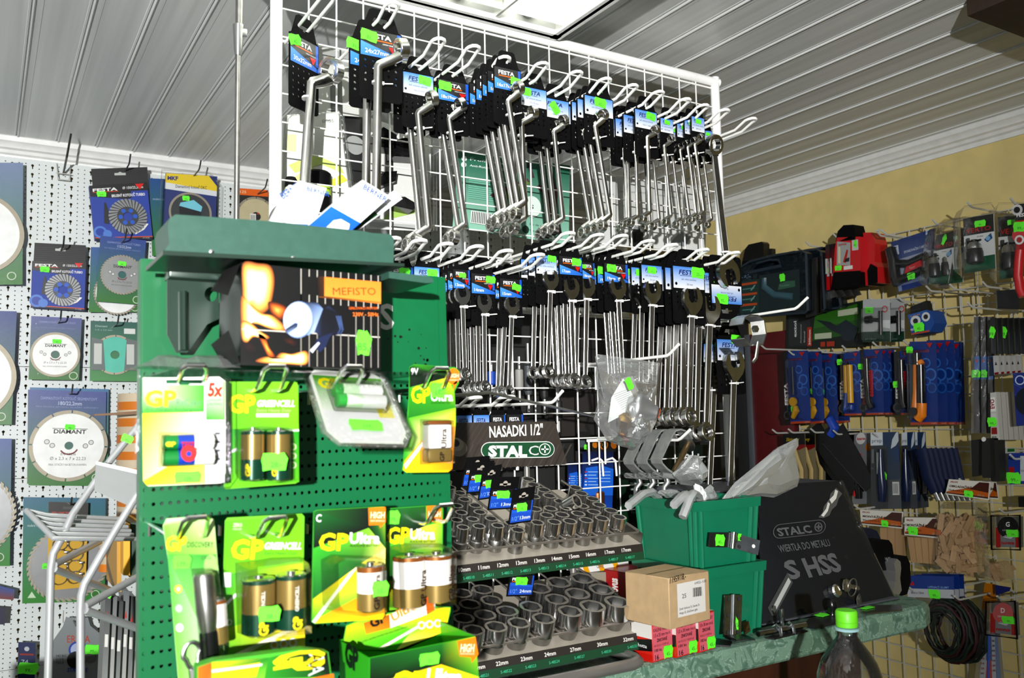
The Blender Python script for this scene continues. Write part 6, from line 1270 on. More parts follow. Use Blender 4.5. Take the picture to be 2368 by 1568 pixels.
dia('grey turbo disc on a blue to green card', F1((455, 1068), (662, 1090), (642, 1382), (436, 1366)), ('#2a56a8', '#2f8a1c'), .52, .43, .058, DISCG, 'turbo', (.5, .60, .05, .026), items=TT('DIAMANTOVÝ KOTOUČ TURBO', '115/22,2mm'), Y=Y6-.01)
dia('small white disc on a purple to green card, left lower', F2((134, 20), (350, 30), (338, 295), (122, 292)), ('#6a70ac', '#3a8a24'), .50, .40, .062, DISCW, 'rim', (.52, .61, .05, .024), items=TT('DIAMANTOVÝ KOTOUČ PLNÝ', ''))
t, q = pack('disc_pack', 'teal disc in a card with two grey side flaps', CT, G6, F2((388, 40), (590, 48), (590, 300), (384, 298)), ('Y', Y6), ('#2c7068', '#58a060'), [('t', 'Diamant', .1, .90, .035, .25, '#c0d8d0'), ('t', '115 x 2,0 mm', .1, .84, .03, .35, '#a8c8c0'), ('r', .7, .80, .94, .89, '#e0e4e0')], None); disc_part(t, q, .51, .44, .057, mat('teal_disc', '#48b09a', .4), 'seg', bore=.012)
for u0, u1 in ((.02, .30), (.70, .98)): b = MB(); q.poly(b, [(u0, .18), (u1, .18), (u1-(.05 if u0 < .5 else 0), .68), (u0+(.05 if u0 > .5 else 0), .72)], .0085, PG, '#7c8484'); q.rect(b, u0+.05, .28, u1-.07, .62, .009, PG, '#d0d4d0'); b.build('side_flap', t)
dia('large white segmented disc, middle of the left wall', F2((120, 335), (455, 345), (448, 740), (116, 738)), ('#5a66aa', '#3a8a24'), .52, .41, .098, DISCW, 'seg', (.53, .61, .055, .03), items=TT('DIAMANTOVÝ KOTOUČ SEGMENTOVÝ', '180/22,2mm'))
pack('disc_pack', 'second card edge showing behind the large white segmented disc', CT, G6, F2((128, 325), (465, 333), (460, 748), (122, 745)), ('Y', Y6+.015), ('#4a86b0', '#2f9020'), [])
dia('large grey turbo disc on a teal to green card behind the yellow clip pack', F2((100, 795), (452, 800), (448, 1240), (95, 1250)), ('#2a7c98', '#2f9a1c'), .55, .37, .102, DISCG, 'turbo', (.27, .35, .04, .03), None, items=[('t', 'DIAMANT TURBO', .55, .80, .03, .35, '#b0d0d8'), ('t', 'mokré i suché', .05, .72, .026, .2, '#d0e4e0', 0, .2), ('p', [(.06, .05), (.11, .11), (.16, .05)], '#d8ecd0')])
dia('disc pack cut by the left picture edge, second from top', F2((-350, -10), (72, 0), (50, 485), (-350, 485)), ('#30509a', '#2f8a1c'), .47, .41, .12, DISCW, 'rim', None, None)
dia('disc pack cut by the left picture edge, third from top', F2((-350, 540), (50, 545), (42, 1090), (-350, 1090)), ('#3a60a8', '#2f9a1c'), .49, .385, .118, DISCG, 'turbo', None, None)
# yellow pack of hose clips
t, q = pack('clip_pack', 'yellow bag of hose clips with black header over the grey disc', 'hose clips', None, F2((208, 815), (378, 820), (366, 1180), (202, 1195)), ('Y', Y6-.035), '#e0b818', [('r', 0, .62, 1, 1, '#141414'), ('t', 'YELLOW TOOLS', .08, .86, .03, .6, '#d84018', 2), ('r', .36, .92, .64, .95, '#505050')], None)
for i in range(4):
    for j in range(2): b = MB(); c = q.p(.30+j*.40, .52-i*.13, .008); b.tube([(c.x+.018*math.cos(a), c.y-.002*math.sin(a*2), c.z+.016*math.sin(a)) for a in [2*math.pi*k/18 for k in range(18)]], .0028, STEEL, 6, closed=True, rx=.5); b.box((c.x+.016, c.y-.002, c.z+.008), (.012, .006, .006), STEEL, bev=.001); b.build('hose_clip', t)
b = MB(); q.poly(b, [(0, 0), (1, 0), (1, .66), (0, .66)], .016, CLEAR); b.build('clear_bag', t)
# grey octagon pack and small things at the bottom
o8 = [(.28, 1), (.68, 1), (.72, .88), (1, .70), (1.02, 0), (-.02, 0), (-.04, .55), (.22, .86)]
t, q = pack('disc_pack', 'grey pack with red lettering and a dark centre hole, bottom left', CT, G6, F2((215, 1310), (450, 1310), (450, 1600), (215, 1600)), ('Y', Y6-.01), ('#9aa0a2', '#8c9294'), [('t', 'ERSTA', .30, .63, .11, .42, '#c05a4a', 1.), ('c', .5, .52, .024, '#3858b0'), ('c', .5, .52, .019, '#b8c4e0'), ('c', .47, .37, .024, '#181818'), ('t', 'STARLINE', .30, .2, .06, .38, '#3050b0', 2, .2), ('t', '542 B/C 7', .1, .42, .035, .24, '#2c2c2c'), ('t', '513 R', .1, .37, .035, .14, '#2c2c2c'), ('t', '732 E', .1, .32, .035, .14, '#2c2c2c'), ('c', .72, .42, .016, '#787878')], (.76, .53, .05, .03), outline=o8)
pack('blade_pack', 'small dark blue blade pack in a clear bag, bottom left corner', 'blade pack', None, F2((78, 1415), (152, 1418), (148, 1600), (74, 1600)), ('Y', Y6-.01), ('#22386c', '#1c2c5c'), [('c', .5, .85, .006, '#c8ccd0'), ('r', .1, .7, .9, .74, '#a03828'), ('t', '74', .2, .5, .1, .4, '#c8d0e0')], (.6, .4, .06, .035))
pack('bit_pack', 'blue and orange bit pack at the left picture edge', 'tool card', None, F2((-60, 1160), (62, 1190), (58, 1235), (-60, 1225)), ('Y', Y6-.02), ('#2858a0', '#8a3a28'), [])
pack('bit_pack', 'dark blue narrow pack at the left picture edge, lowest', 'tool card', None, F2((-60, 1262), (26, 1268), (20, 1340), (-60, 1340)), ('Y', Y6-.02), '#16204a', [])
for p, l in (((573/1.96, 765/1.96), 'peg hook with the 150 mm grinding cup'), ((885/1.96, 790/1.96), 'peg hook with the yellow topped blister'), ((1180/1.96, 870/1.96), 'peg hook with the orange pack'), ((280/1.96, 1128/1.96), 'peg hook with the 125 mm grinding cup'), ((556/1.96, 1095/1.96), 'peg hook with the grey turbo disc'), (f2(252, 45), 'peg hook with the small white disc'), (f2(492, 60), 'peg hook with the teal disc'), (f2(300, 352), 'peg hook with the large white segmented disc'), (f2(296, 822), 'peg hook with the yellow clip pack'), (f2(318, 1330), 'peg hook with the grey octagonal pack')): peg(p, Y6-.03, l)
p = PY(150, 392, 2.70); t = thing('peg_hook', p, 'empty double peg hook with price holder under the crown moulding', 'hook', 'peg hooks on the perforated wall'); b = MB(); b.tube([(.0, .06, 0), (0, -.06, .02), (.006, -.10, .075)], .0028, PK, 8); b.build('prong', t); b = MB(); b.tube([(-.018, .055, .03), (-.014, .04, -.02), (.014, .04, -.02), (.018, .055, .03)], .0014, GREY_WIRE, 6); b.tube([(-.02, .04, -.002), (.02, .04, -.002)], .0014, GREY_WIRE, 6); b.build('price_holder', t)
# ------------------------------------------------------------------ silver tube rack in front of the left wall
SIL = mat('silver_tube', '#b9bcbe', .3, .55)
Yr = 1.18; o = PY(*f2(345, 1400), Yr); t = thing('tube_rack', (o.x, Yr, -1.0), 'silver bent tube display rack left of the green stand', 'display rack'); ro = Vector((o.x, Yr, -1.0))
def rt(pts, r=.0045, nm='tube'): b = MB(); b.tube([tuple(PY(*f2(x, y), Y)-ro) for x, y, Y in pts], r, SIL, 10); b.build(nm, t)
rt([(600, 480, 1.26), (470, 640, 1.24), (310, 870, 1.22), (265, 970, 1.2), (228, 1035, 1.2), (218, 1100, 1.2), (205, 1600, 1.2)]); rt([(605, 755, 1.14), (480, 960, 1.13), (362, 1165, 1.12), (348, 1215, 1.12), (345, 1270, 1.12), (345, 1600, 1.12)])
rt([(230, 1085, 1.2), (425, 985, 1.32)]); rt([(230, 1102, 1.2), (475, 1195, 1.34)]); rt([(362, 1262, 1.12), (605, 1128, 1.22)]); rt([(364, 1278, 1.12), (605, 1362, 1.2)])
for i in range(6):
    f = i/5; rt([(113+f*110, 852+f*118, 1.24-f*.07), (200+f*60, 872+f*100, 1.24-f*.07), (520+f*60, 888+f*86, 1.3-f*.07)], .0028, 'shelf_rod')
rt([(113, 852, 1.24), (165, 905, 1.205), (232, 972, 1.17)], .0034, 'shelf_edge')
q = QF(f2(410, 642), f2(602, 682), f2(596, 852), f2(404, 768), ('Y', 1.19)); b = MB(); b.M = Matrix.Translation(q.o-ro); q.slab(b, .002, mat('white_holder_plate', '#7c8080', .35)); q.rect(b, 0, .9, 1, 1, .001, WHITE_PAINT); b.build('price_plate', t)
s = q.sticker(t, 0, 0, .018, .012); s.location = PY(*f2(545, 545), 1.245)-ro; s = q.sticker(t, 0, 0, .012, .016); s.location = PY(*f2(468, 1205), 1.33)-ro
# rolls and goods between the rack and the stand
def roll(px, Y, r, w, label, cols):
    p = PY(*px, Y); t = thing('tape_roll', p, label, 'tape roll', 'orange and white tape rolls'); b = MB(); n = len(cols)
    for i, c in enumerate(cols): b.lathe([(r, -w/2+w*i/n), (r, -w/2+w*(i+1)/n)], 28, PM, c)
    b.lathe([(r, w/2), (r*.5, w/2+.0005)], 28, PM, '#8a6a40'); b.build('roll', t)
roll(f2(645, 560), 1.55, .052, .16, 'tall orange and white striped roll behind the rack, upper', ['#b87414', '#b8ac98']*6); roll(f2(640, 855), 1.55, .05, .07, 'orange and white striped roll below the upper one', ['#b87414', '#b8ac98']*3); roll(f2(490, 1040), 1.6, .024, .05, 'small orange and white roll on cardboard', ['#c8801c', '#b8ac98']*2)
pack('wooden_paddle', 'flat brown pointed paddle lying on the top striped roll', 'tool', None, F2((405, 440), (600, 425), (600, 440), (405, 447)), ('Y', 1.47), '#7a5a34', [], thick=.03)
for i, (x0, y0, x1, y1, c, lab) in enumerate(((528, 910, 556, 1130, '#d8a818', 'yellow folder edge in the rack'), (556, 905, 590, 1140, '#1c4a30', 'dark green folder edge in the rack'), (592, 900, 606, 1150, '#d8a818', 'second yellow folder edge beside the green sheet'), (500, 985, 520, 1200, '#b89020', 'narrow yellow folder edge beside the green sticker'))):
    pack('folder', lab, 'folder', 'folders in the rack', rc(f2, x0, y0, x1, y1), ('Y', 1.30+.01*i), c, [], thick=.12)
for i in range(6):
    x = 452+i*26; y0 = 1195+(i % 3)*22
    pack('long_pack', 'long grey plastic wrapped pack, %s from the left in the rack' % (['first', 'second', 'third', 'fourth', 'fifth', 'sixth'][i]), 'pack', 'long wrapped packs in the rack', (f2(x, y0), f2(x+24, y0+4), f2(x+6, 1610), f2(x-18, 1610)), ('Y', 1.34+.012*i), ('#6a6e70', '#a8a8a4') if i % 2 else ('#3c4042', '#8a8c8a'), [('r', .2, .42, .8, .55, '#c8c8c4'), ('p', [(.3, .72), (.7, .72), (.5, .8)], '#b83028')], thick=.05, base=PG)
# ================================================================== right wall: grey wire grid, hooks and tool packs
f3 = lambda x, y: (1660+x/3.3446, 440+y/3.3446)
f4 = lambda x, y: (1760+x/3.734, 760+y/3.734)
f5 = lambda x, y: (1900+x/3.5, 1120+y/3.5)
def q3(*l): return tuple(f3(*p) for p in l)
def q4(*l): return tuple(f4(*p) for p in l)
def q5(*l): return tuple(f5(*p) for p in l)
XG = 2.412
t = thing('wall_grid', (XG, 1.6, -.3), 'grey wire grid on the yellow wall carrying tool packs', 'display grid'); b = MB(); ya, yb_, za, zb_ = .55, 2.06, -1.25, .545
z = zb_
while z > za: b.tube([(0, ya-1.6, z+.3), (0, yb_-1.6, z+.3)], .0019, GREY_WIRE, 6); z -= .0505
y = yb_
while y > ya: b.tube([(-.003, y-1.6, za+.3), (-.003, y-1.6, zb_+.3)], .0019, GREY_WIRE, 6); y -= .0505
b.build('wire_mesh', t)
def rhook(px, X, label, r=.0027, m=GREY_WIRE, up=.012, dbl=False):
    p = PX(px[0], px[1], X); t = thing('wall_hook', (XG-.004, p.y, p.z-up), label, 'hook', 'grey wire hooks on the wall grid'); L = XG-.004-X; b = MB()
    if dbl: b.tube([(0, -.01, 0), (-L+.02, -.01, 0), (-L, -.007, up), (-L, .007, up), (-L+.02, .01, 0), (0, .01, 0)], r, m, 8)
    else: b.tube([(0, 0, 0), (-L+.024, 0, 0), (-L+.016, 0, .002), (-L, 0, up)], r, m, 8)
    b.build('prong', t); b = MB(); b.tube([(.0, -.022, 0), (0, .022, 0)], r*.9, m, 6); b.tube([(.001, -.02, 0), (.001, -.02, -.045)], r*.8, m, 6); b.tube([(.001, .02, 0), (.001, .02, -.045)], r*.8, m, 6); b.build('back_bar', t)
HK3 = [((680, 398), 2.27, 'the red narrow packs'), ((890, 335), 2.25, 'the red and black stapler'), ((1660, 225), 2.24, 'the smaller chuck blisters'), ((1930, 92), 2.2, 'the larger chuck blisters'), ((2262, 60), 2.22, 'the red pack at the edge'), ((382, 512), 2.2, 'the dark tool case handle'), ((1180, 832), 2.26, 'the silver T key packs'), ((1395, 825), 2.27, 'the blue earplug box'), ((1612, 742), 2.22, 'nothing, below the small chuck blister'), ((1795, 728), 2.2, 'nothing, below the chuck blisters'), ((2048, 708), 2.22, 'the black case at the edge'), ((1932, 868), 2.17, 'the glossy saw blade bags'), ((1985, 972), 2.2, 'the dark grey blade packs')]
for px, X, l in HK3: rhook(f3(*px), X, 'grey wire wall hook with '+l)
rhook(f3(1245, 310), 2.22, 'grey double wire hook with the blue stapler card', dbl=True)
HK4 = [((0, 142), 2.12, 'nothing, sticking out in front of the dark red board'), ((238, 192), 2.22, 'the four yellow handled scraper knives'), ((497, 170), 2.22, 'the yellow and blue cutters'), ((700, 148), 2.22, 'the red and black cutters'), ((965, 118), 2.24, 'the half hidden red cutter'), ((1232, 102), 2.24, 'the orange cutters'), ((98, 872), 2.2, 'nothing, below the yellow handled knives'), ((236, 868), 2.2, 'the beige scraper cards'), ((430, 866), 2.22, 'the black saws'), ((625, 880), 2.22, 'the red knife blister'), ((975, 905), 2.22, 'the grey and blue cutter cards'), ((1368, 1046), 2.2, 'the row of blue knife handles'), ((1832, 524), 2.2, 'the white ruler packs'), ((2022, 1030), 2.24, 'the white level packs'), ((2150, 1088), 2.2, 'the blue tag at the edge'), ((1712, 1298), 2.2, 'the thin wedge bag tag')]
for px, X, l in HK4: rhook(f4(*px), X, 'grey wire wall hook with '+l)
HK5 = [((265, 168), 2.15, 'the flat wedge packs'), ((668, 315), 2.18, 'the larger wedge packs'), ((1440, 200), 2.22, 'the boxed staples above'), ((705, 832), 2.18, 'the elastic cord packs'), ((1010, 810), 2.22, 'nothing, right of the cord packs'), ((1075, 905), 2.17, 'nothing, left of the thermometer'), ((1420, 905), 2.22, 'the lower boxed staples'), ((1608, 985), 2.22, 'an unseen pack at the picture edge')]
for px, X, l in HK5: rhook(f5(*px), X, 'grey wire wall hook with '+l)
# ---- tool cases
def case(label, tl, tr, br, bl, X, prints):
    q = QF(*q3(tl, tr, br, bl), ('X', X)); t = q.root('tool_case', label, 'tool case', 'translucent tool cases'); b = MB(); hx, hy = .40, .92
    hol = [(.18, .80), (.66, .82), (.62, .93), (.5, .96), (.3, .94)]
    ol = [(.03, 0), (.97, 0), (1, .03), (1, .95), (.95, 1), (.6, 1.02), (.2, 1.0), (.0, .9), (0, .04)]
    vs = [tuple(q.p(u, v, 0)) for u, v in ol]; M = q.frame(); L2 = lambda l: [((lambda w: (w.x, w.z))(M.inverted() @ q.p(u, v))) for u, v in l]
    c = MB(); c.prism(L2(ol), 0, .034, DUSK, holes=[L2(hol)[::-1]]); b.join(c, M); b.build('shell', t)
    b = MB(); c = MB(); c.tube([(p[0], -.002, p[1]) for p in L2(ol)], .004, mat('case_rim', '#1c2833', .4), 8, closed=True); c.tube([(p[0], -.002, p[1]) for p in L2(hol)], .004, MATS['case_rim'], 8, closed=True); b.join(c, M); b.build('rim', t)
    if prints:
        b = MB(); q.rect(b, .05, .06, .33, .66, .0006, PM, '#12433f'); q.rect(b, .33, .06, .9, .72, .0004, PM, '#0e2f33')
        for i in range(3): q.rect(b, .05, .58-i*.19, .30, .62-i*.19, .0009, PM, '#c05a1c'); q.rect(b, .08, .5-i*.19, .26, .52-i*.19, .0009, PM, '#5f8f88'); q.poly(b, [(.2, .47-i*.19), (.22, .47-i*.19), (.28, .56-i*.19), (.26, .56-i*.19)], .0012, PM, '#8fb0a8')
        q.poly(b, [(.60, .42), (.62, .52), (.72, .55), (.84, .54), (.84, .44)], .0009, PM, '#3d6b56'); q.text(b, 'Tacker', .62, .47, .03, .0012, PM, '#7fa08c', w=.15); b.build('insert_sheet', t)
        b = MB(); A = q.p(.4, .62, -.008); b.tube([tuple(q.p(.40, .66, -.008)), tuple(q.p(.4, .5, -.008)), tuple(q.p(.55, .34, -.008)), tuple(q.p(.8, .28, -.008))], .014, mat('case_tool', '#2c4a55', .4), 10); b.build('stapler', t); q.sticker(t, .67, .62, .028, .03, .002, '', 8)
    for u in (.12, .8): b = MB(); c = MB(); o_ = L2([(u, 1.0)])[0]; c.box((o_[0], .012, o_[1]), (.03, .03, .014), BLACK, bev=.003); b.join(c, M); b.build('latch', t)
    return t
case('dark translucent tool case with neon sticker, front of the row', (155, 570), (685, 465), (700, 945), (150, 985), 2.20, True)
case('second translucent tool case behind the front one', (300, 545), (800, 455), (830, 930), (320, 975), 2.25, False); case('third translucent tool case, right end of the row', (420, 520), (880, 440), (955, 905), (480, 960), 2.32, False)
pack('black_pouch', 'black pouch with upright flap behind the tool cases', 'pouch', None, q3((190, 425), (352, 395), (355, 560), (160, 600)), ('X', 2.30), '#0c0d0e', [], thick=.03, outline=[(.1, 0), (1, 0), (1, .9), (.92, 1), (.3, .98), (.15, .8)], base=PA)
pack('black_pouch', 'black stiff pack corner just right of the pouch flap', 'pouch', None, q3((372, 455), (415, 450), (420, 560), (370, 560)), ('X', 2.33), '#0c0d0e', [], thick=.02, base=PA)
b_ = '#0d0e10'
for i in range(4): pack('blister_card', 'black glossy blister, %s from the front beside the tool case' % ORD[i], 'tool card', 'black blisters beside the cases', q3((690+i*32, 535-i*10), (760+i*28, 520-i*10), (765+i*30, 960-i*12), (680+i*30, 985-i*12)), ('X', 2.21+i*.022), '#0d0f12', [('r', .6, .1, .66, .9, '#3c4650')], thick=.008, base=PA)
for i in range(4):
    t, q = pack('blister_card', 'red and silver narrow pack, %s of four left of the stapler' % ['first', 'second', 'third', 'last'][i], 'tool card', 'red narrow packs', q3((832+i*34, 425-i*6), (862+i*34, 418-i*6), (868+i*36, 770-i*3), (840+i*36, 775-i*3)), ('X', 2.26+i*.012), ('#2c2c30', '#c01c20'), [('r', .3, .3, .9, .62, '#c8c8cc'), ('r', .2, .05, .9, .28, '#c81c20')], thick=.003, base=PG)
    b = MB(); b.tube([tuple(q.p(.6, .35, .006)), tuple(q.p(.6, .68, .006))], .006, CHROME, 8); b.build('metal_blade', t)
for i in range(4): pack('scraper', 'grey steel scraper blade, %s below the red packs' % ['first', 'second', 'third', 'fourth'][i], 'scraper', 'steel scrapers', q3((835+i*60, 790-i*8), (900+i*60, 770-i*6), (930+i*60, 820-i*4), (855+i*60, 845-i*6)), ('X', 2.28+i*.02), '#6c7072', [], thick=.002, base=SATIN)
# ---- red and black stapler in pack
q = QF(*q3((920, 375), (1215, 330), (1245, 735), (915, 770)), ('X', 2.28)); t = q.root('boxed_stapler', 'red boxed hand stapler with black handle on the wall grid', 'stapler'); RED = mat('red_plastic', '#b5121a', .38); c = q.frame()
def sl(name, ol, th, m, k=0., col=None, par=None):
    b = MB(); vs = []; q.slab(b, th, m, col, ol, k); return b.build(name, par or t)
sl('body', [(.02, .30), (.10, .32), (.70, .28), (.72, .95), (.12, 1.0), (.06, .8)], .05, RED, .02); sl('side_shell', [(.70, .02), (1.0, .05), (1.02, .35), (.94, .45), (.98, .8), (.92, 1.02), (.70, 1.04)], .06, RED, .0)
sl('handle', [(.08, .92), (.14, 1.12), (.3, 1.22), (.56, 1.2), (.62, 1.0), (.6, .9)], .05, BLACK, .02); sl('base', [(.0, .0), (.68, .03), (.7, .3), (.05, .33)], .06, BLACK, .022); sl('grip', [(.78, .02), (.98, .05), (1.0, .34), (.86, .42), (.78, .3)], .065, BLACK, .004)
b = MB(); q.poly(b, [(.12, .46), (.46, .42), (.48, .86), (.13, .92)], .0212, PG, '#b0b4b2'); q.poly(b, [(.16, .5), (.22, .48), (.22, .8), (.16, .82)], .0216, PG, '#e0d8b8'); q.poly(b, [(.28, .5), (.36, .48), (.42, .72), (.38, .74)], .0216, PG, '#c02020'); q.poly(b, [(.32, .5), (.44, .5), (.45, .58), (.34, .56)], .022, PG, '#1c1c20'); q.text(b, 'novus', .18, .83, .05, .022, PG, '#c01818', w=.2, bold=2); q.rect(b, .3, .35, .52, .42, .0216, PG, '#e8e8e4'); q.rect(b, .52, .7, .68, .9, .0216, PG, '#d0d0cc'); b.build('label', t); q.sticker(t, .17, .40, .03, .018, .0225); q.sticker(t, .62, .82, .014, .028, .0225)
# ---- blue stapler card
t, q = pack('stapler_card', 'blue card with a black stapler and red label', 'stapler', None, q3((1338, 402), (1682, 290), (1650, 720), (1400, 785)), ('X', 2.27), ('#15408a', '#8a98b8'), [('r', .0, .28, 1, .62, '#aeb6c8'), ('t', 'SPONKOVAČKA S ARETACÍ', .28, .70, .05, .6, '#dfe6f4', 1), ('r', .03, .72, .16, .9, '#dfe6f4'), ('p', [(.06, .76), (.09, .76), (.09, .84), (.14, .88), (.06, .88)], '#15408a'), ('p', [(.8, .92), (.84, .92), (.84, .98), (.9, 1.0), (.8, 1.0)], '#c8d4ec'), ('r', .12, .0, 1, .1, '#15408a')], None)
b = MB(); b.tube([tuple(q.p(u, v, .012)) for u, v in ((.02, .86), (.05, .6), (.04, .3), (.1, .12))], .016, BLACKG, 10); b.tube([tuple(q.p(u, v, .012)) for u, v in ((.06, .55), (.45, .46), (.9, .52))], .012, BLACKG, 10); b.tube([tuple(q.p(u, v, .012)) for u, v in ((.08, .2), (.4, .22), (.8, .28))], .013, BLACKG, 10); b.build('stapler', t); b = MB(); q.slab(b, .012, RED, None, [(.36, .28), (.82, .34), (.8, .45), (.42, .40)], .022); q.text(b, 'Super', .5, .34, .045, .0226, PG, '#d8b8b8', w=.16, shear=.2); b.build('red_grip', t); q.sticker(t, .56, .20, .03, .024, .024)
b = MB(); q.poly(b, [(-.06, .08), (.9, .06), (1, .98), (.0, .96)], .03, CLEAR); b.build('blister_shell', t)
# ---- chuck blisters
def chuck(label, quad, X, outl, stick, big=True):
    t, q = pack('chuck_blister', label, 'drill chuck pack', 'drill chuck blisters', quad, ('X', X), '#dfe3e2', [('r', 0, .68, 1, 1, '#121214'), ('r', 0, 0, 1, .26, '#0d6a4c'), ('t', 'VERTO', .08, .72, .085, .82, '#c02028', 1.), ('p', [(.68, .56), (.9, .66), (.95, .56), (.78, .5)], '#1c5a98'), ('c', .8, .57, .006, '#8fc0e0'), ('t', 'Ø1-10mm', .45, .62, .025, .2, '#404040'), ('t', '1/2" x 20', .08, .03, .03, .28, '#0a2018')], None, .002)
    a_, e_ = q.p(.5, .12, .02), q.p(.5, .56, .02); H = (e_-a_).length; r = q.w*.25; b = MB(); b.lathe([(r*.6, 0), (r*.95, .003), (r, H*.1), (r, H*.5), (r*.93, H*.53), (r*.9, H*.62)], 22, DKSTEEL); o = b.build('chuck_body', t); o.location = a_
    b = MB(); b.lathe([(r*.88, H*.62), (r*.82, H*.64), (r*.8, H*.78), (r*.55, H*.9)], 22, STEEL); o = b.build('chuck_collar', t); o.location = a_; b = MB(); b.lathe([(r*.4, H*.9), (r*.4, H*1.0), (r*.2, H*1.02)], 12, BLACKG); b.tube([(-.0, -r*.9, H*.95), (0, r*.9, H*.95)], r*.14, BLACKG, 8); o = b.build('chuck_jaws', t); o.location = a_
    b = MB(); b.tube([tuple(q.p(.2, .2, .008)), tuple(q.p(.2, .62, .008))], .004, BLACKG, 8); b.tube([tuple(q.p(.2, .5, .008)), tuple(q.p(.4, .5, .008))], .0035, BLACKG, 8); b.build('chuck_key', t); q.sticker(t, *stick)
    b = MB(); ol = [(-.1, -.06), (1.1, -.06), (1.12, 1.02), (.95, 1.2), (.05, 1.22), (-.1, 1.04)]; vs = [tuple(q.p(u, v, 0)) for u, v in ol]+[tuple(q.p(.5+(u-.5)*.86, .42+(v-.42)*.82, .045)) for u, v in ol]; b.add(vs, [(i, (i+1) % 6, 6+(i+1) % 6, 6+i) for i in range(6)]+[tuple(range(6, 12))], CLEAR); b.tube([tuple(q.p(u, v, .001)) for u, v in ol], .002, CLEAR, 6, closed=True); b.build('blister_shell', t); return t
chuck('second large chuck blister at the right edge behind the front one', q3((2165, 210), (2400, 190), (2410, 660), (2180, 690)), 2.26, 0, (.5, .9, .03, .016, .003))
chuck('large drill chuck blister, front of the right hand pair', q3((1898, 222), (2132, 182), (2150, 605), (1912, 645)), 2.20, 0, (.58, .86, .036, .02, .003))
chuck('second small chuck blister half hidden behind the front small one', q3((1762, 330), (1920, 290), (1895, 710), (1720, 735)), 2.27, 0, (.5, .86, .02, .014, .003)); chuck('small drill chuck blister with slanting sticker, left of the large one', q3((1690, 350), (1848, 310), (1782, 718), (1630, 730)), 2.24, 0, (.48, .87, .016, .036, .003, .0, -25))
t, q = pack('tool_card', 'red and black card with white gears at the right picture edge', 'tool card', None, q3((2295, 110), (2480, 90), (2490, 460), (2310, 480)), ('X', 2.22), '#b8161c', [('r', 0, .66, 1, 1, '#18181a'), ('c', .1, .88, .014, '#d8d8d8'), ('c', .1, .88, .008, '#18181a'), ('t', 'FESTA', .08, .73, .07, .6, '#f0f0f0', 3), ('c', .2, .35, .02, '#d8484c'), ('c', .16, .25, .012, '#e8e8e8'), ('c', .16, .25, .007, '#b8161c')], (.22, .52, .04, .03))
b = MB(); b.tube([tuple(q.p(u, v, .02)) for u, v in ((.35, .02), (.28, -.2), (.22, -.5), (.3, -.8), (.42, -.95))], .011, RED, 10); b.build('red_handle', t)
# ---- silver T-key packs, earplug box, shovel carton, dark red board
for i, (l, r_, X, lab) in enumerate(((1338, 1440, 2.30, 'second silver T handle key pack, right of the front one'), (1122, 1330, 2.265, 'silver pack with a black T handle key and green foot'))):
    t, q = pack('key_pack', lab, 'tool card', 'T handle key packs', q3((l, 845), (r_, 838), (r_+5, 1170), (l, 1175)), ('X', X), '#b9bdbe', [('r', 0, 0, 1, .24, '#0d4a36'), ('p', [(0, .24), (.4, .24), (.7, .34), (1, .3), (1, .5), (0, .5)], '#dfe3e3'), ('t', 'ø1-13mm', .1, .05, .04, .4, '#a8c8b8'), ('c', .82, .76, .01, '#c04048'), ('c', .82, .76, .007, '#b9bdbe')], (.26, .74, .036, .022) if i else None, base=PG)
    b = MB(); b.tube([tuple(q.p(.72, .16, .008)), tuple(q.p(.72, .72, .008))], .006, BLACKG, 10); b.tube([tuple(q.p(.3, .52, .008)), tuple(q.p(.72, .5, .008))], .006, BLACKG, 10); b.lathe([(.004, -.012), (.012, -.008), (.012, .008), (.004, .012)], 12, BLACKG, axis='y', c=tuple(q.p(.3, .52, .01))); b.build('chuck_key', t); b = MB(); b.add([tuple(q.p(u, v, k)) for u, v, k in ((.02, .02, .001), (.98, .02, .001), (.98, .8, .001), (.02, .8, .001), (.1, .06, .02), (.9, .06, .02), (.9, .76, .02), (.1, .76, .02))], [(0, 1, 5, 4), (1, 2, 6, 5), (2, 3, 7, 6), (3, 0, 4, 7), (4, 5, 6, 7)], CLEAR); b.build('blister_shell', t)
q = QF(*q3((1470, 965), (1615, 925), (1640, 1095), (1500, 1120)), ('X', 2.29)); t = q.root('small_box', 'blue and black box of round pads with neon sticker', 'box'); b = MB(); q.slab(b, .06, PM, '#1d5fa8', [(0, 0), (1, 0), (1.3, .35), (1.2, .9), (1, 1), (0, 1)]); b.build('carton', t); b = MB(); draw(q, b, [('r', 0, .8, 1, 1, '#2a6cb4'), ('t', 'FESTA', .2, 1.08, .1, .5, '#404448', 2), ('c', .35, .62, .016, '#d8dce0'), ('c', .35, .62, .008, '#18181c'), ('c', .92, .7, .013, '#d8dce0'), ('c', .92, .7, .007, '#18181c'), ('t', 'FESTA', .02, .2, .1, .3, '#e8f0f8', 2), ('r', 0, 0, 1, .08, '#c05a1c'), ('t', 'R 1/2 3/4', .15, .85, .07, .5, '#e0a030', 1)]); b.build('printed_face', t); b = MB(); q.slab(b, .02, PM, '#1a1a1c', [(0, 1), (1, 1), (.95, 1.45), (.1, 1.4)], -.01); b.build('hang_tab', t); q.sticker(t, .5, .3, .04, .03, .003)
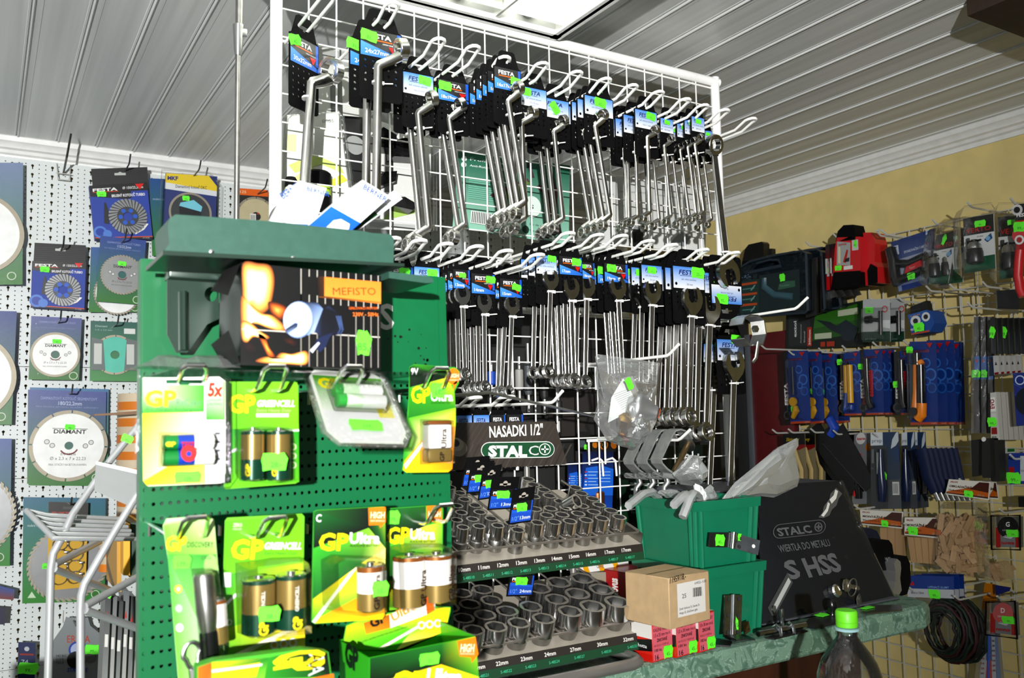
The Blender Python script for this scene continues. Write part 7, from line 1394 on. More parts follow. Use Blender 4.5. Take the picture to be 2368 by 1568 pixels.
pack('shovel_carton', 'grey and green carton of a 300 mm folding shovel', 'carton', None, (f4(215, -120), f4(880, -245), f4(880, 150), f4(215, 175)), ('X', 2.36), '#24302c', [('p', [(.36, .18), (1, .3), (1, .96), (.4, .82)], '#3f7f22'), ('p', [(.36, .18), (1, .3), (1, .6), (.38, .5)], '#2f6a1c'), ('r', .04, .06, .34, .9, '#3a3d40'), ('v', 'extol', .15, .32, .09, .45, '#e8e8e8', 2), ('v', 'Multifunctional', .22, .15, .035, .5, '#d0d0d0'), ('v', 'Shovel', .27, .15, .045, .3, '#d8d8d8'), ('r', .30, .05, .36, .55, '#b8401c'), ('v', '300mm', .345, .08, .06, .4, '#f0f0f0', 1), ('r', .4, .22, .62, .36, '#c8d0b8'), ('r', .7, .72, .95, .86, '#c8d0b8'), ('p', [(.42, .72), (.6, .62), (.72, .45), (.85, .3), (.78, .25), (.62, .4), (.5, .6)], '#1c2c38'), ('p', [(.68, .5), (.8, .62), (.95, .4), (.9, .15), (.78, .12)], '#1c3040'), ('r', .48, .02, .54, .14, '#b8481c'), ('r', .56, .02, .66, .14, '#b8481c')], thick=.03)
t = thing('red_board', PX(1790, 1100, 2.385), 'dark red upright board edge behind the blue knife cards', 'board'); o = PX(1790, 1100, 2.385); a_, e_ = PX(1737, 745, 2.385), PX(1830, 745, 2.385); b = MB(); b.box((0, (a_.y+e_.y)/2-o.y, .03), (.02, a_.y-e_.y, .95), mat('dark_red_paint', '#520a10', .4, noise=.15), bev=.002); b.build('panel', t); b = MB(); b.box((0, a_.y-o.y+.012, .03), (.03, .024, .95), mat('grey_profile', '#5c6066', .35, .4), bev=.002); b.build('grey_edge', t)
b = MB(); b.box((.004, a_.y-o.y+.11, .0), (.02, .17, 1.2), mat('dark_back_panel', '#141416', .5), bev=.002); b.build('dark_panel', t)
# ---- knife cards
KG = 'blue cutter cards'
def hexes(s=1.): return [('c', .62, .74, .014*s, '#3f78c0'), ('c', .62, .74, .010*s, '#16448c'), ('c', .78, .60, .018*s, '#3f78c0'), ('c', .78, .60, .013*s, '#16448c'), ('c', .64, .52, .012*s, '#3f78c0'), ('c', .64, .52, .008*s, '#16448c'), ('c', .82, .44, .015*s, '#2f68b0'), ('c', .82, .44, .011*s, '#16448c')]
def kcard(label, tl, tr, br, bl, X, kind, stick, bw=.2, strip=True, sh=True):
    it = [('r', 0, 0, 1, .03, '#b8501c')]+hexes()+[('t', 'ODLAMOVACÍ NŮŽ', bw+.06, .87, .026, .7-bw, '#b8501c', 1.5), ('t', '16105', .78, .006, .02, .18, '#d8b8a0'), ('p', [(.66, .98), (.9, .98), (.78, .92)], '#b81c1c')]
    if strip: it += [('r', 0, .0, bw, 1, '#0e0f11'), ('v', 'FESTA', bw*.75, .26, .06, .3, '#f0f0f0', 3), ('r', bw*.82, .26, bw*.92, .56, '#c8601c'), ('c', bw*.4, .12, .014, '#4a4c50'), ('c', bw*.4, .12, .009, '#0e0f11')]
    t, q = pack('cutter_card', label, 'cutter card', KG, q4(tl, tr, br, bl), ('X', X), '#16448c', it, None, .0015)
    P = lambda u, v, k=.009: tuple(q.p(u, v, k)); b = MB(); YP_ = mat('yellow_handle', '#d8a010', .35); OR_ = mat('orange_handle', '#d8760c', .35); BL_ = mat('blue_grip', '#173a8c', .4)
    cx = bw+.18
    if kind == 'scr': b.tube([P(cx+.02, .78), P(cx+.02, .40)], .0042, DKSTEEL, 8, rx=.5); b.build('blade', t); b = MB(); b.lathe([(.0145, -.003), (.0145, .003)], 18, YP_, axis='x', c=P(cx+.02, .30)); b.tube([P(cx+.1, .24), P(cx+.12, .18), P(cx-.02, .08)], [.007, .011, .007], YP_, 10); b.build('handle', t)
    elif kind == 'yel': b.tube([P(cx, .80), P(cx, .36), P(cx+.02, .2)], .007, YP_, 10); b.tube([P(cx+.2, .80), P(cx+.22, .2)], .0095, YP_, 10); b.build('handle', t); b = MB(); b.tube([P(cx+.02, .36), P(cx+.02, .1), P(cx+.24, .12), P(cx+.26, .17)], .009, BL_, 10); b.build('blue_grip', t); b = MB(); b.tube([P(cx+.1, .84), P(cx+.1, .78)], .006, BLACKG, 8); b.build('blade_tip', t)
    elif kind == 'red': b.tube([P(cx, .86), P(cx, .6), P(cx+.05, .2), P(cx+.2, .1)], .011, BLACKG, 10); b.build('handle', t); b = MB(); [b.tube([P(cx+.12, .66-.045*i), P(cx+.24, .66-.045*i)], .005, RED, 8) for i in range(9)]; b.tube([P(cx-.06, .3), P(cx-.06, .16)], .006, RED, 8); b.build('red_grip', t)
    elif kind == 'org': b.tube([P(cx+.16, .86), P(cx+.16, .72)], .012, BLACKG, 10); b.tube([P(cx+.3, .72), P(cx+.3, .26)], .0125, BLACKG, 10); b.build('black_insert', t); b = MB(); b.tube([P(cx+.14, .74), P(cx+.1, .4), P(cx+.06, .16)], [.009, .008, .011], OR_, 10); b.tube([P(cx+.26, .76), P(cx+.34, .72)], .010, OR_, 10); b.tube([P(cx+.32, .26), P(cx+.3, .12), P(cx+.16, .07)], .013, OR_, 12); b.build('handle', t); b = MB(); b.lathe([(.012, -.003), (.012, .004)], 16, BLACKG, axis='x', c=P(cx+.1, .16, .022)); b.build('slider_knob', t)
    if stick: q.sticker(t, *stick, .012)
    if sh: b = MB(); b.add([P(u, v, k) for u, v, k in ((bw+.02, .05, .001), (bw+.62, .05, .001), (bw+.62, .9, .001), (bw+.02, .9, .001), (bw+.06, .08, .022), (bw+.56, .08, .022), (bw+.56, .86, .022), (bw+.06, .86, .022))], [(0, 1, 5, 4), (1, 2, 6, 5), (2, 3, 7, 6), (3, 0, 4, 7), (4, 5, 6, 7)], CLEAR); b.build('blister_shell', t)
for i, (l, r_, tp, lab) in enumerate(((560, 765, 215, 'last'), (470, 668, 205, 'third'), (375, 548, 195, 'second'), (190, 430, 188, 'front'))): kcard('blue card with yellow handled scraper knife, %s of the left group' % lab, (l, tp+8), (r_-28, tp), (r_, 815-(3-i)*2), (l+28, 825), 2.335-.03*i, 'scr', (.42, .20, .024, .02) if i == 3 else (.45, .45, .01, .02))
kcard('blue card with a yellow cutter and blue grip', (690, 215), (855, 195), (872, 748), (702, 752), 2.28, 'yel', (.05, .86, .024, .022), .14)
for i, (l, r_, lab) in enumerate(((1010, 1165, 'third'), (940, 1115, 'second'), (862, 1062, 'front'))): kcard('blue card with red ribbed black cutter, %s of its group' % lab, (l, 190-4*i), (r_-18, 178), (r_, 742), (l+18, 748), 2.33-.025*i, 'red', (.08, .74, .022, .02) if i == 2 else None, .16)
kcard('blue card with half hidden red cutter left of the orange one', (1152, 200), (1270, 190), (1285, 742), (1165, 748), 2.29, 'red', (.3, .48, .03, .022), .42)
for i, (l, r_, tp, lab) in enumerate(((1490, 1762, 118, 'last'), (1430, 1685, 96, 'third'), (1380, 1612, 110, 'second'), (1282, 1530, 108, 'front'))): kcard('blue card with large orange cutter, %s of the right group' % lab, (l, tp+5), (r_-20, tp), (r_, 828), (l+10, 832), 2.33-.028*i, 'org', (.1, .90, .026, .022) if i == 3 else None, .0, False)
pack('cutter_insert', 'grey spare blade holder on the left of the front orange cutter card', 'blade holder', None, q4((1282, 300), (1362, 330), (1362, 770), (1285, 775)), ('X', 2.235), '#3a4652', [], thick=.01, base=PA)
# ---- saw blades in glossy bags, dark blade packs, rulers
for i in range(3):
    x = 1838+i*58
    t, q = pack('blade_bag', 'glossy clear bag of saw blades with blue label, %s of three' % ['left', 'middle', 'right'][i], 'blade pack', 'glossy saw blade bags', q4((x, -100), (x+56, -105), (x+62, 900), (x-4, 905)), ('X', 2.20+i*.03), '#15181a', [('r', .1, .46, .9, .66, '#2472b8'), ('t', 'FESTA', .1, .68, .022, .06, '#e8e8e8', 2), ('r', .3, .61, .6, .63, '#c02820')], (.4, .51, .03, .024) if i < 2 else None, base=PG)
    b = MB(); g = random.Random(i); n = 14; vs = []
    for j in range(n+1):
        for k in range(4): vs.append(tuple(q.p(-.05+k*.366, j/n, .006+.006*g.random())))
    b.add(vs, [(j*4+k, j*4+k+1, j*4+k+5, j*4+k+4) for j in range(n) for k in range(3)], FILM, None, False); b.build('film', t)
for i in range(6): pack('blade_pack', 'dark grey blade pack, %s of six at the right edge' % ['first', 'second', 'third', 'fourth', 'fifth', 'sixth'][i], 'blade pack', 'dark grey blade packs', q4((1975+i*50, -90), (2022+i*50, -95), (2030+i*50, 225), (1990+i*50, 215)), ('X', 2.19+i*.02), ('#111214', '#4a4e52'), [('r', .1, .05, .3, .6, '#5c6064')], (.5, .6, .02, .035) if i in (0, 2) else None, thick=.006)
for i in range(5): pack('blade_box', 'white and grey slim box, %s of five below the blade packs' % ['first', 'second', 'third', 'fourth', 'fifth'][i], 'box', 'slim white boxes', q4((2002+i*48, 235), (2050+i*48, 232), (2058+i*48, 392-i*4), (2012+i*48, 402-i*4)), ('X', 2.21+i*.018), '#c2c2c0', [('r', .1, .0, .9, .12, '#9c1c1c'), ('p', [(.3, .5), (.7, .5), (.5, .7)], '#303030'), ('t', 'KDS', .2, .02, .08, .4, '#202020', 2)], None, thick=.008)
for i in range(6):
    t, q = pack('ruler_pack', 'white folding ruler, %s of six on the hook' % ['front', 'second', 'third', 'fourth', 'fifth', 'last'][i], 'ruler', 'white folding rulers', q4((1978+i*42, 555), (2030+i*44, 548), (2060+i*44, 960), (1985+i*46, 962)), ('X', 2.21+i*.02), '#cfcfcb', [('r', .08, .6, .8, .9, '#f2f2f0'), ('v', 'EVO', .62, .66, .1, .2, '#a01818', 3), ('r', .1, .3, .8, .56, '#dcdcd8'), ('r', .12, .12, .8, .26, '#a01c1c'), ('t', 'KDS', .2, .03, .05, .5, '#202020', 2)] if i == 0 else [('r', .9, 0, .96, 1, '#8c8c88')], (.3, .38, .03, .028) if i == 0 else None, thick=.014)
pack('tool_card', 'blue card with diagonal lines at the right edge by the rulers', 'tool card', None, q4((2172, 385), (2400, 372), (2410, 820), (2205, 842)), ('X', 2.20), '#1a3c90', [('p', [(0, .2*i), (1, .2*i-.3), (1, .2*i-.29), (0, .2*i+.01)], '#4f74bc') for i in range(2, 6)]+[('c', .28, .86, .012, '#c8d4ec'), ('c', .28, .86, .009, '#1a3c90'), ('c', .62, .45, .036, '#1c2838')])
t, q = pack('hand_tool', 'black rubber tool handles hanging below the saw blade bags', 'hand tool', None, q4((1812, 965), (1900, 955), (1905, 1260), (1822, 1280)), ('X', 2.22), '#101114', [], thick=.03, base=RUBBER)
for i in range(2): pack('hand_tool', ['black rubber tool handle, middle one with bright rivet', 'black rubber tool handle, right one over the tag'][i], 'hand tool', None, q4((1900+i*75, 950), (1980+i*75, 945), (1985+i*75, 1290+i*30), (1905+i*75, 1290+i*30)), ('X', 2.19+i*.02), '#0c0d10', [('c', .3, .98, .006, '#e8e8e8')] if not i else [], thick=.03, base=RUBBER, outline=[(.1, 0), (.9, 0), (1, .1), (.9, 1), (.1, 1), (0, .1)])
# ---- grey blue cutter cards, blue handles, blister knife, black saws, scraper cards
for i, (l, r_, lab) in enumerate(((1300, 1445, 'last'), (1215, 1352, 'second'), (948, 1215, 'front'))):
    t, q = pack('cutter_card', 'grey and navy cutter card with white corner, %s of three' % lab, 'cutter card', 'grey and navy cutter cards', q4((l, 898), (r_-28, 890), (r_, 1540+8*i), (l, 1560)), ('X', 2.34-.05*i), ('#24456a', '#4c5054'), [('r', 0, 0, .58, .82, '#4a4c50'), ('r', .58, 0, 1, .38, '#5c6064'), ('r', 0, .83, .44, 1, '#d4dade'), ('t', 'prep', .05, .87, .05, .36, '#3a5a80', 0), ('p', [(.72, .78), (.78, .9), (.92, .99), (1, 1), (1, .88), (.9, .82)], '#c8d0d6'), ('p', [(.72, .78), (.9, .82), (1, .78), (1, .62), (.86, .6)], '#2c4870'), ('r', .74, .18, .96, .35, '#d0d2d2')]+[('r', .76+.03*j, .2, .77+.03*j, .33, '#202428') for j in range(6)]+[('r', .05, .6, .14, .78, '#7c8084'), ('t', '1x', .05, .52, .03, .06, '#a0a4a8')], (.42, .43, .036, .026) if i == 2 else None)
    b = MB(); b.tube([tuple(q.p(u, v, .01)) for u, v in ((.42, .78), (.42, .5), (.46, .3), (.44, .1))], [.006, .010, .014, .009], mat('navy_handle', '#0e1a38', .25), 10); b.build('handle', t); b = MB(); b.tube([tuple(q.p(.36, .74, .016)), tuple(q.p(.36, .46, .016))], .003, STEEL, 6); b.build('blade', t)
HB = mat('blue_knife_grip', '#0a1432', .6, spec=.15)
for i in range(7):
    X = 2.20+.017*i; W = [PX(*f4(1378+i*44+dx, y), X) for dx, y in ((0, 1040), (25, 1130), (60, 1290), (120, 1420))]; t = thing('folding_knife', W[0], 'dark blue knife handle, %s in the row on one hook' % ['front', 'second', 'third', 'fourth', 'fifth', 'sixth', 'last'][i], 'knife', 'dark blue knives in a row')
    b = MB(); b.tube([tuple(p-W[0]) for p in W], [.019, .018, .017, .012], HB, 12, rx=.5); b.build('handle', t); b = MB(); e = W[3]-W[0]; d_ = (W[3]-W[2]).normalized(); b.tube([tuple(e), tuple(e+d_*.022)], .006, STEEL, 8, rx=.4); b.build('bolster', t)
t, q = pack('knife_blister', 'grey blister with a red and black craft knife', 'cutter card', None, q4((805, 910), (945, 900), (945, 1510), (785, 1520)), ('X', 2.30), '#8a8d90', [('c', .42, .93, .018, '#d8d8d8'), ('t', 'kana', .2, .91, .04, .5, '#c01c18', 3), ('c', .9, .8, .012, '#b87818')], None, base=PG); b = MB(); b.tube([tuple(q.p(u, v, .01)) for u, v in ((.45, .72), (.5, .55))], .006, RED, 8); b.tube([tuple(q.p(u, v, .01)) for u, v in ((.5, .56), (.42, .3), (.5, .08))], [.007, .013, .01], BLACKG, 10); b.tube([tuple(q.p(u, v, .012)) for u, v in ((.3, .26), (.3, .12))], .006, RED, 8); b.build('knife', t)
SB = mat('black_saw', '#0b0b0c', .35)
for i, (l0, l1) in enumerate((((420, 880), (780, 1420)), ((520, 900), (800, 1400)), ((620, 905), (945, 1370)))):
    X = 2.30-.02*i; A_, B_ = PX(*f4(*l0), X), PX(*f4(*l1), X); d_ = B_-A_; t = thing('hand_saw', A_, ['rear black slanting saw below the cutter cards', 'middle black slanting saw below the cutter cards', 'front black slanting saw with bright edge and blue grip'][i], 'saw', 'black saws'); b = MB(); nn = Vector((0, -d_.z, d_.y)).normalized(); w0, w1 = .05, .022
    vs = [tuple(p+Vector((s_, 0, 0))) for s_ in (-.002, .002) for p in (nn*w0, d_+nn*w1, d_-nn*w1, -nn*w0)]; b.add(vs, [(0, 1, 2, 3), (7, 6, 5, 4), (0, 4, 5, 1), (1, 5, 6, 2), (2, 6, 7, 3), (3, 7, 4, 0)], SB); b.build('blade', t)
    if i == 2: b = MB(); b.tube([tuple(nn*w0), tuple(d_+nn*w1)], .0016, STEEL, 6); b.build('bright_edge', t); b = MB(); g_ = PX(*f4(640, 860), X)-A_; b.tube([tuple(g_+Vector((0, .02, .03))), tuple(g_), tuple(nn*.01)], .014, mat('blue_saw_grip', '#173a9c', .35), 10); b.build('grip', t)
pack('black_pack', 'wide black pack hanging behind the slanting saws', 'pack', None, q4((420, 895), (800, 885), (830, 1440), (560, 1450)), ('X', 2.33), '#0c0c0e', [], thick=.03, base=PA)
for i in range(3):
    t, q = pack('scraper_card', 'beige card with black header and a bent tool, %s of three' % ['front', 'second', 'third'][i], 'tool card', 'beige tool cards', q4((188+i*105, 915), (378+i*88, 905), (402+i*76, 1500), (215+i*100, 1510)), ('X', 2.24+i*.035), '#8f8468', [('r', 0, .84, 1, 1, '#101010'), ('t', 'Skinovy', .15, .90, .05, .6, '#c8b018', 1, .2), ('p', [(0, .8), (.3, .82), (.7, .76), (1, .8), (1, .84), (0, .84)], '#8c1414')])
    b = MB(); b.tube([tuple(q.p(u, v, .008)) for u, v in ((.55, .8), (.7, .62), (.85, .48), (.82, .1))], .008, mat('tan_handle', '#a8925c', .45), 10, rx=.6); b.build('handle', t)
# ---- wedges
WOOD = mat('light_wood', '#9a7a54', .65, noise=.25, scale=10, stretch=(1, 1, .15))
def tagcard(label, quad, X, l1, l2, l3, stick): return pack('wedge_pack', label, 'wedge pack', 'wooden wedge packs', quad, ('X', X), '#e4e2da', [('p', [(.02, .08), (.98, .08), (.98, .4), (.6, .62), (.02, .2)], '#c8701c'), ('p', [(.55, .5), (.98, .4), (.98, .95), (.75, .95)], '#5a2412'), ('p', [(.02, .08), (.98, .08), (.98, .16), (.02, .14)], '#4a1c10'), ('t', '!PROFI!', .06, .80, .10, .18, '#a82018', 2), ('t', l1, .06, .52, .13, .82, '#5a3c10', 3, .1), ('t', l2, .06, .28, .11, .4, '#303028', 1), ('t', l3, .74, .16, .11, .16, '#c8b090', 1)], stick)
t, q = tagcard('wedge pack with slanted orange tag reading 55x8x10-0 mm', q4((1622, 1300), (1980, 1325), (1968, 1482), (1590, 1430)), 2.20, 'OBKLADAČSKÉ KLÍNKY', '55x8x10-0 mm', '250 ks', (.55, .22, .03, .02)); tagcard('second wedge tag sticking out behind the slanted one', q4((1960, 1320), (2030, 1325), (2050, 1475), (1975, 1470)), 2.24, 'KLÍNKY', '', 'ks', None)
g = random.Random(4)
def wedge_bag(label, poly5, X, n, L, seed):
    W = [PX(*f5(*p), X) for p in poly5]; c = sum(W, Vector())/len(W); t = thing('wedge_bag', c, label, 'wedge pack', 'bags of loose wooden wedges'); b = MB(); k = len(W); vs = [tuple(p-c+Vector((-.001, 0, 0))) for p in W]+[tuple((p-c)*.86+Vector((-.045, 0, 0))) for p in W]+[tuple((p-c)*.9+Vector((.03, 0, 0))) for p in W]
    b.add(vs, [(i, (i+1) % k, k+(i+1) % k, k+i) for i in range(k)]+[tuple(range(k, 2*k))], CLEAR); b.build('clear_bag', t); g = random.Random(seed); b = MB(); ys = [p.y for p in W]; zs_ = [p.z for p in W]
    for i in range(n):
        y, z = g.uniform(min(ys)+.03, max(ys)-.03)-c.y, g.uniform(min(zs_)+.025, max(zs_)-.05)-c.z; a = g.uniform(0, math.pi); wd = MB(); wd.add([(-.005, -.007, -L/2), (.005, -.007, -L/2), (.005, .007, -L/2), (-.005, .007, -L/2), (-.0008, -.007, L/2), (.0008, -.007, L/2), (.0008, .007, L/2), (-.0008, .007, L/2)], [(3, 2, 1, 0), (4, 5, 6, 7), (0, 1, 5, 4), (1, 2, 6, 5), (2, 3, 7, 6), (3, 0, 4, 7)], WOOD); b.join(wd, Matrix.Translation((g.uniform(-.036, .02), y, z)) @ Matrix.Rotation(a, 4, 'X') @ Matrix.Rotation(g.uniform(-.5, .5), 4, 'Z'))
    o = b.build('wooden_wedges', t); o['kind'] = 'stuff'
wedge_bag('clear bag of loose brown wooden wedges below the slanted tag', [(995, 140), (1350, 150), (1340, 400), (1375, 770), (1180, 740), (955, 720), (980, 400)], 2.22, 250, .042, 2); wedge_bag('second bag of wooden wedges, lower right of the first', [(1350, 520), (1500, 540), (1580, 800), (1375, 770)], 2.27, 60, .042, 5)
for lab, tg, X, wq in (('wedge pack with orange tag reading 80x25x10-3, wood below', q5((310, 205), (660, 225), (655, 360), (320, 325)), 2.22, q5((470, 350), (655, 352), (655, 640), (480, 640))), ('wedge pack with white edged tag reading 12-0 mm, wood below', q5((672, 268), (978, 270), (978, 442), (670, 410)), 2.19, q5((690, 425), (975, 440), (975, 652), (720, 630)))):
    t, q = tagcard(lab, tg, X, 'MONTÁŽNÍ KLÍNKY', '80x25x10-3' if X > 2.2 else '60x25x12-0 mm', '20 ks', (.6, .22, .028, .022) if X > 2.2 else (.25, .28, .036, .026)); w = QF(*wq, ('X', X+.01))
    for i in range(5 if X < 2.2 else 3):
        b = MB(); b.M = Matrix.Translation(w.o-q.o); n_ = 5 if X < 2.2 else 3; w.slab(b, .02+.01*(i % 2), WOOD, None, [(i/n_+.01, 0), ((i+1)/n_-.01, 0), ((i+1)/n_-.01, 1), (i/n_+.01, 1)]); b.build('wooden_wedge', t)
# ---- boxed staples, thermometer, cords, tag
def staples(label, quad, X, letter, size, c1):
    t, q = pack('staple_box', label, 'staples', 'clear boxes of staples', quad, ('X', X), '#8f9294', [('r', 0, 0, .2, .66, '#b81c1c'), ('r', .8, 0, 1, .66, '#b81c1c'), ('c', .5, .66, q_r, c1), ('t', letter, .42, .68, .16, .16, '#f0f0f0', 2), ('t', size, .3, .54, .05, .4, '#e8e8e8', 1), ('t', 'novus', .24, .10, .11, .52, '#c01818', 3), ('p', [(.3, .34), (.4, .40), (.72, .34), (.62, .28)], '#d8dadc'), ('p', [(.34, .36), (.7, .36), (.7, .38), (.34, .38)], '#606468')], (.72, .46, .04, .022), thick=.012)
    b = MB(); ol = [(-.08, -.06), (1.08, -.06), (1.08, 1.05), (-.08, 1.05)]; vs = [tuple(q.p(u, v, -.012)) for u, v in ol]+[tuple(q.p(u, v, .012)) for u, v in ol]; b.add(vs, [(0, 1, 5, 4), (1, 2, 6, 5), (2, 3, 7, 6), (3, 0, 4, 7), (4, 5, 6, 7)], CLEAR); b.tube([tuple(q.p(u, v, .012)) for u, v in ol], .002, BLACK, 6, closed=True); q.poly(b, [(-.08, 1.05), (1.08, 1.05), (1.0, 1.3), (.0, 1.3)], .0, CLEAR); b.build('clear_case', t)
    for i in range(5): b = MB(); q.slab(b, .01, SATIN, None, [(.04+.19*i, .70), (.20+.19*i, .70), (.20+.19*i, 1.0), (.04+.19*i, 1.0)], .0006); b.build('staple_strip', t)
q_r = .027
staples('clear box of staples with black round mark G', q5((1408, 265), (1610, 262), (1612, 512), (1412, 508)), 2.24, 'G', '11/6 mm', '#18181a'); staples('clear box of staples with pink round mark D', q5((1368, 962), (1570, 955), (1585, 1225), (1365, 1200)), 2.22, 'D', '53F/12 mm', '#d07070')
t, q = pack('thermometer', 'long wall thermometer with red and black numbers', 'thermometer', None, q5((1320, 800), (1405, 808), (1478, 1600), (1235, 1600)), ('X', 2.33), '#b0a88c', [('p', [(.0, .74), (1, .72), (1, 1), (.0, 1)], '#d89018'), ('p', [(.18, 0), (.9, 0), (.9, .62), (.5, .64), (.25, .62)], '#c8ccd0'), ('p', [(.38, 0), (.62, 0), (.6, .22), (.42, .22)], '#c86a6a'), ('p', [(.38, .22), (.62, .22), (.6, .62), (.42, .62)], '#7a86a8'), ('p', [(.75, 0), (.92, 0), (.9, .6), (.78, .6)], '#8a98b8')]+[('t', s_, .22, .48-.05*i, .02, .12, '#202020' if i < 5 else '#b02020', 1) for i, s_ in enumerate(('50', '40', '30', '20', '10', '0', '10', '20', '30'))]+[('t', s_, .66, .46-.05*i, .02, .11, '#202020' if i < 4 else '#b02020', 1) for i, s_ in enumerate(('40', '30', '20', '10', '0', '10', '20', '30'))]); b = MB(); b.tube([tuple(q.p(.5, .03, .003)), tuple(q.p(.5, .6, .003))], .0022, mat('blue_glass_tube', '#3c60c8', .1), 8); b.build('glass_tube', t)
pack('blue_tag', 'small blue tag edge beside the thermometer top', 'tag', None, q5((1405, 815), (1530, 835), (1520, 865), (1410, 900)), ('X', 2.30), '#142c80', [])
for i in range(3): 
    t, q = pack('cord_pack', 'blue and white header of elastic cords, %s of three' % ['front', 'second', 'rear'][i], 'cord pack', 'elastic cord packs', q5((700+i*55, 738-8*i), (1068+i*40, 745-8*i), (1075+i*40, 925), (697+i*60, 912)), ('X', 2.20+.035*i), ('#1a4a9c', '#1a4a9c'), [('r', 0, 0, 1, .40, '#c8ccd0'), ('t', '80cm x 10mm', .08, .16, .12, .28, '#202428', 1), ('t', 'UPÍNACÍ GUMY', .45, .44, .1, .45, '#a0c0e8', 1), ('p', [(.03, .55), (.12, .75), (.16, .55)], '#b82020')], (.6, .18, .04, .028) if i == 0 else None)
    g = random.Random(i+40)
    for j in range(6):
        c = PX(*f5(1000+50*i, 1180), 2.21+.03*i)-q.o; rr = .052+.007*j; cm = [mat('cord_black', '#0c0d0e', .5), mat('cord_green', '#071f13', .5), mat('cord_red', '#2c080c', .5)][(i+j) % 3]; b = MB(); b.tube([(c.x-.02+.008*j, c.y+.8*rr*math.cos(a)+g.uniform(-.004, .004), c.z+rr*math.sin(a)) for a in [2*math.pi*k/24 for k in range(24)]], .0042, cm, 8, closed=True); b.build('elastic_cord', t)
    b = MB(); q.poly(b, [(.0, -1.9), (1.0, -1.9), (1, 0), (0, 0)], .012, CLEAR); b.build('clear_bag', t)
pack('level_pack', 'white level card with green top beside the blue tag', 'tool card', None, q4((2068, 1042), (2190, 1036), (2190, 1255), (2068, 1258)), ('X', 2.28), '#c8ccc8', [('r', .5, .88, 1, 1, '#1c7a30'), ('r', .1, .3, .4, .55, '#a8acac')]); pack('tool_card', 'blue and white card with red square at the right edge', 'tool card', None, q4((2135, 1075), (2400, 1070), (2400, 1340), (2135, 1345)), ('X', 2.25), '#1a48a0', [('r', .4, .1, 1, .9, '#d0d4d8'), ('r', .03, .38, .2, .55, '#b01c20'), ('t', '500 ML', .42, .4, .06, .3, '#404448')], (.2, .2, .045, .034))
for i in range(2): pack('black_holder', 'dark cup of grey bits, %s at the right picture edge' % ['upper', 'lower'][i], 'holder', None, [q3((2155, 775), (2330, 765), (2330, 920), (2165, 915)), q5((1590, 100), (1700, 100), (1700, 190), (1595, 185))][i], ('X', 2.28), '#15171a', [], thick=.05, base=PA)
# ================================================================== goods on the back of the grid
def PLq(q, px, py, k=0.):
    d = ray(px, py); t_ = q.c[3].dot(q.n)/d.dot(q.n); return d*t_-q.o+q.n*k
fz = lambda x, y: (600+x/2.8, y/2.8)
fy = lambda x, y: (1000+x/2.8, 60+y/2.8)
fx = lambda x, y: (1380+x/3.267, 140+y/3.267)
fw = lambda x, y: (1290+x/4.358, 840+y/4.358)
def bk(name, label, cat, pts, Y, bg, items=(), stick=None, thick=.0015, group='packs on the back of the grid', base=PM, outline=None): return pack(name, label, cat, group, pts, ('Y', Y), bg, list(items), stick, thick, outline, base)
LIME = mat('lime_rubber', '#a8d020', .45)
t, q = bk('torch_blister', 'clear blister with lime swirls and black torches behind the grid post', 'torch pack', (fz(165, 745), fz(520, 722), fz(605, 1400), fz(120, 1400)), 1.47, '#eef0ea', [('p', [(.1, .5), (.5, .6), (.9, .48), (.95, .4), (.6, .5), (.2, .42)], '#d8ea90'), ('p', [(.05, .3), (.4, .48), (.7, .42), (.3, .28)], '#e4f0a8'), ('r', .42, .7, .47, .86, '#e8e870'), ('t', 'EMOS', .66, .90, .03, .2, '#8a8e90'), ('r', .05, .62, .2, .8, '#e0ecb8'), ('p', [(.6, .3), (.9, .4), (.98, .34), (.7, .26)], '#e8f060')])
for i, (x, y0, y1, r) in enumerate(((190, 1160, 1330, .010), (360, 1125, 1380, .024))):
    a_, e_ = PLq(q, *fz(x, y0), .012), PLq(q, *fz(x, y1), .012); b = MB(); h = (a_-e_).length; b.lathe([(r*.8, 0), (r, -.004), (r, -h*.4)], 18, BLACK); b.lathe([(r*1.01, -h*.4), (r*1.01, -h*.6)], 18, LIME); b.lathe([(r, -h*.6), (r, -h)], 18, BLACK); o = b.build('torch', t); o.location = a_
b = MB(); b.tube([tuple(q.p(u, v, .004)) for u, v in ((.02, .02), (.02, .96), (.1, 1), (.94, 1), (1, .94), (1, .02))], .003, CLEAR, 6, closed=True); q.poly(b, [(0, 0), (1, 0), (1, 1), (0, 1)], .03, CLEAR); b.build('blister_shell', t)
t, q = bk('adapter_pack', 'white backed pack with black plug adapters seen through the grid', 'adapter pack', (fz(675, 745), fz(1110, 900), fz(1110, 1500), fz(690, 1480)), 1.475, '#e2e3e0', [('p', [(.25, .08), (.75, .18), (.72, .3), (.5, .32)], '#b8d878'), ('r', .05, .02, .9, .06, '#c4c6c4')])
for pts in (((715, 880), (760, 840), (860, 900), (850, 1000), (720, 990)), ((815, 930), (900, 910), (985, 930), (975, 1060), (820, 1050)), ((725, 1190), (770, 1130), (860, 1125), (850, 1200), (740, 1235)), ((810, 1290), (900, 1290), (1000, 1350), (960, 1390), (820, 1360))):
    b = MB(); W = [PLq(q, *fz(*p_), .0) for p_ in pts]; n = len(W); c_ = sum(W, Vector())/n; vs = [tuple(p_+q.n*.001) for p_ in W]+[tuple(c_+(p_-c_)*.85+q.n*.03) for p_ in W]; b.add(vs, [(i, n+i, n+(i+1) % n, (i+1) % n) for i in range(n)]+[tuple(range(2*n-1, n-1, -1))], BLACKG); b.build('plug_adapter', t)
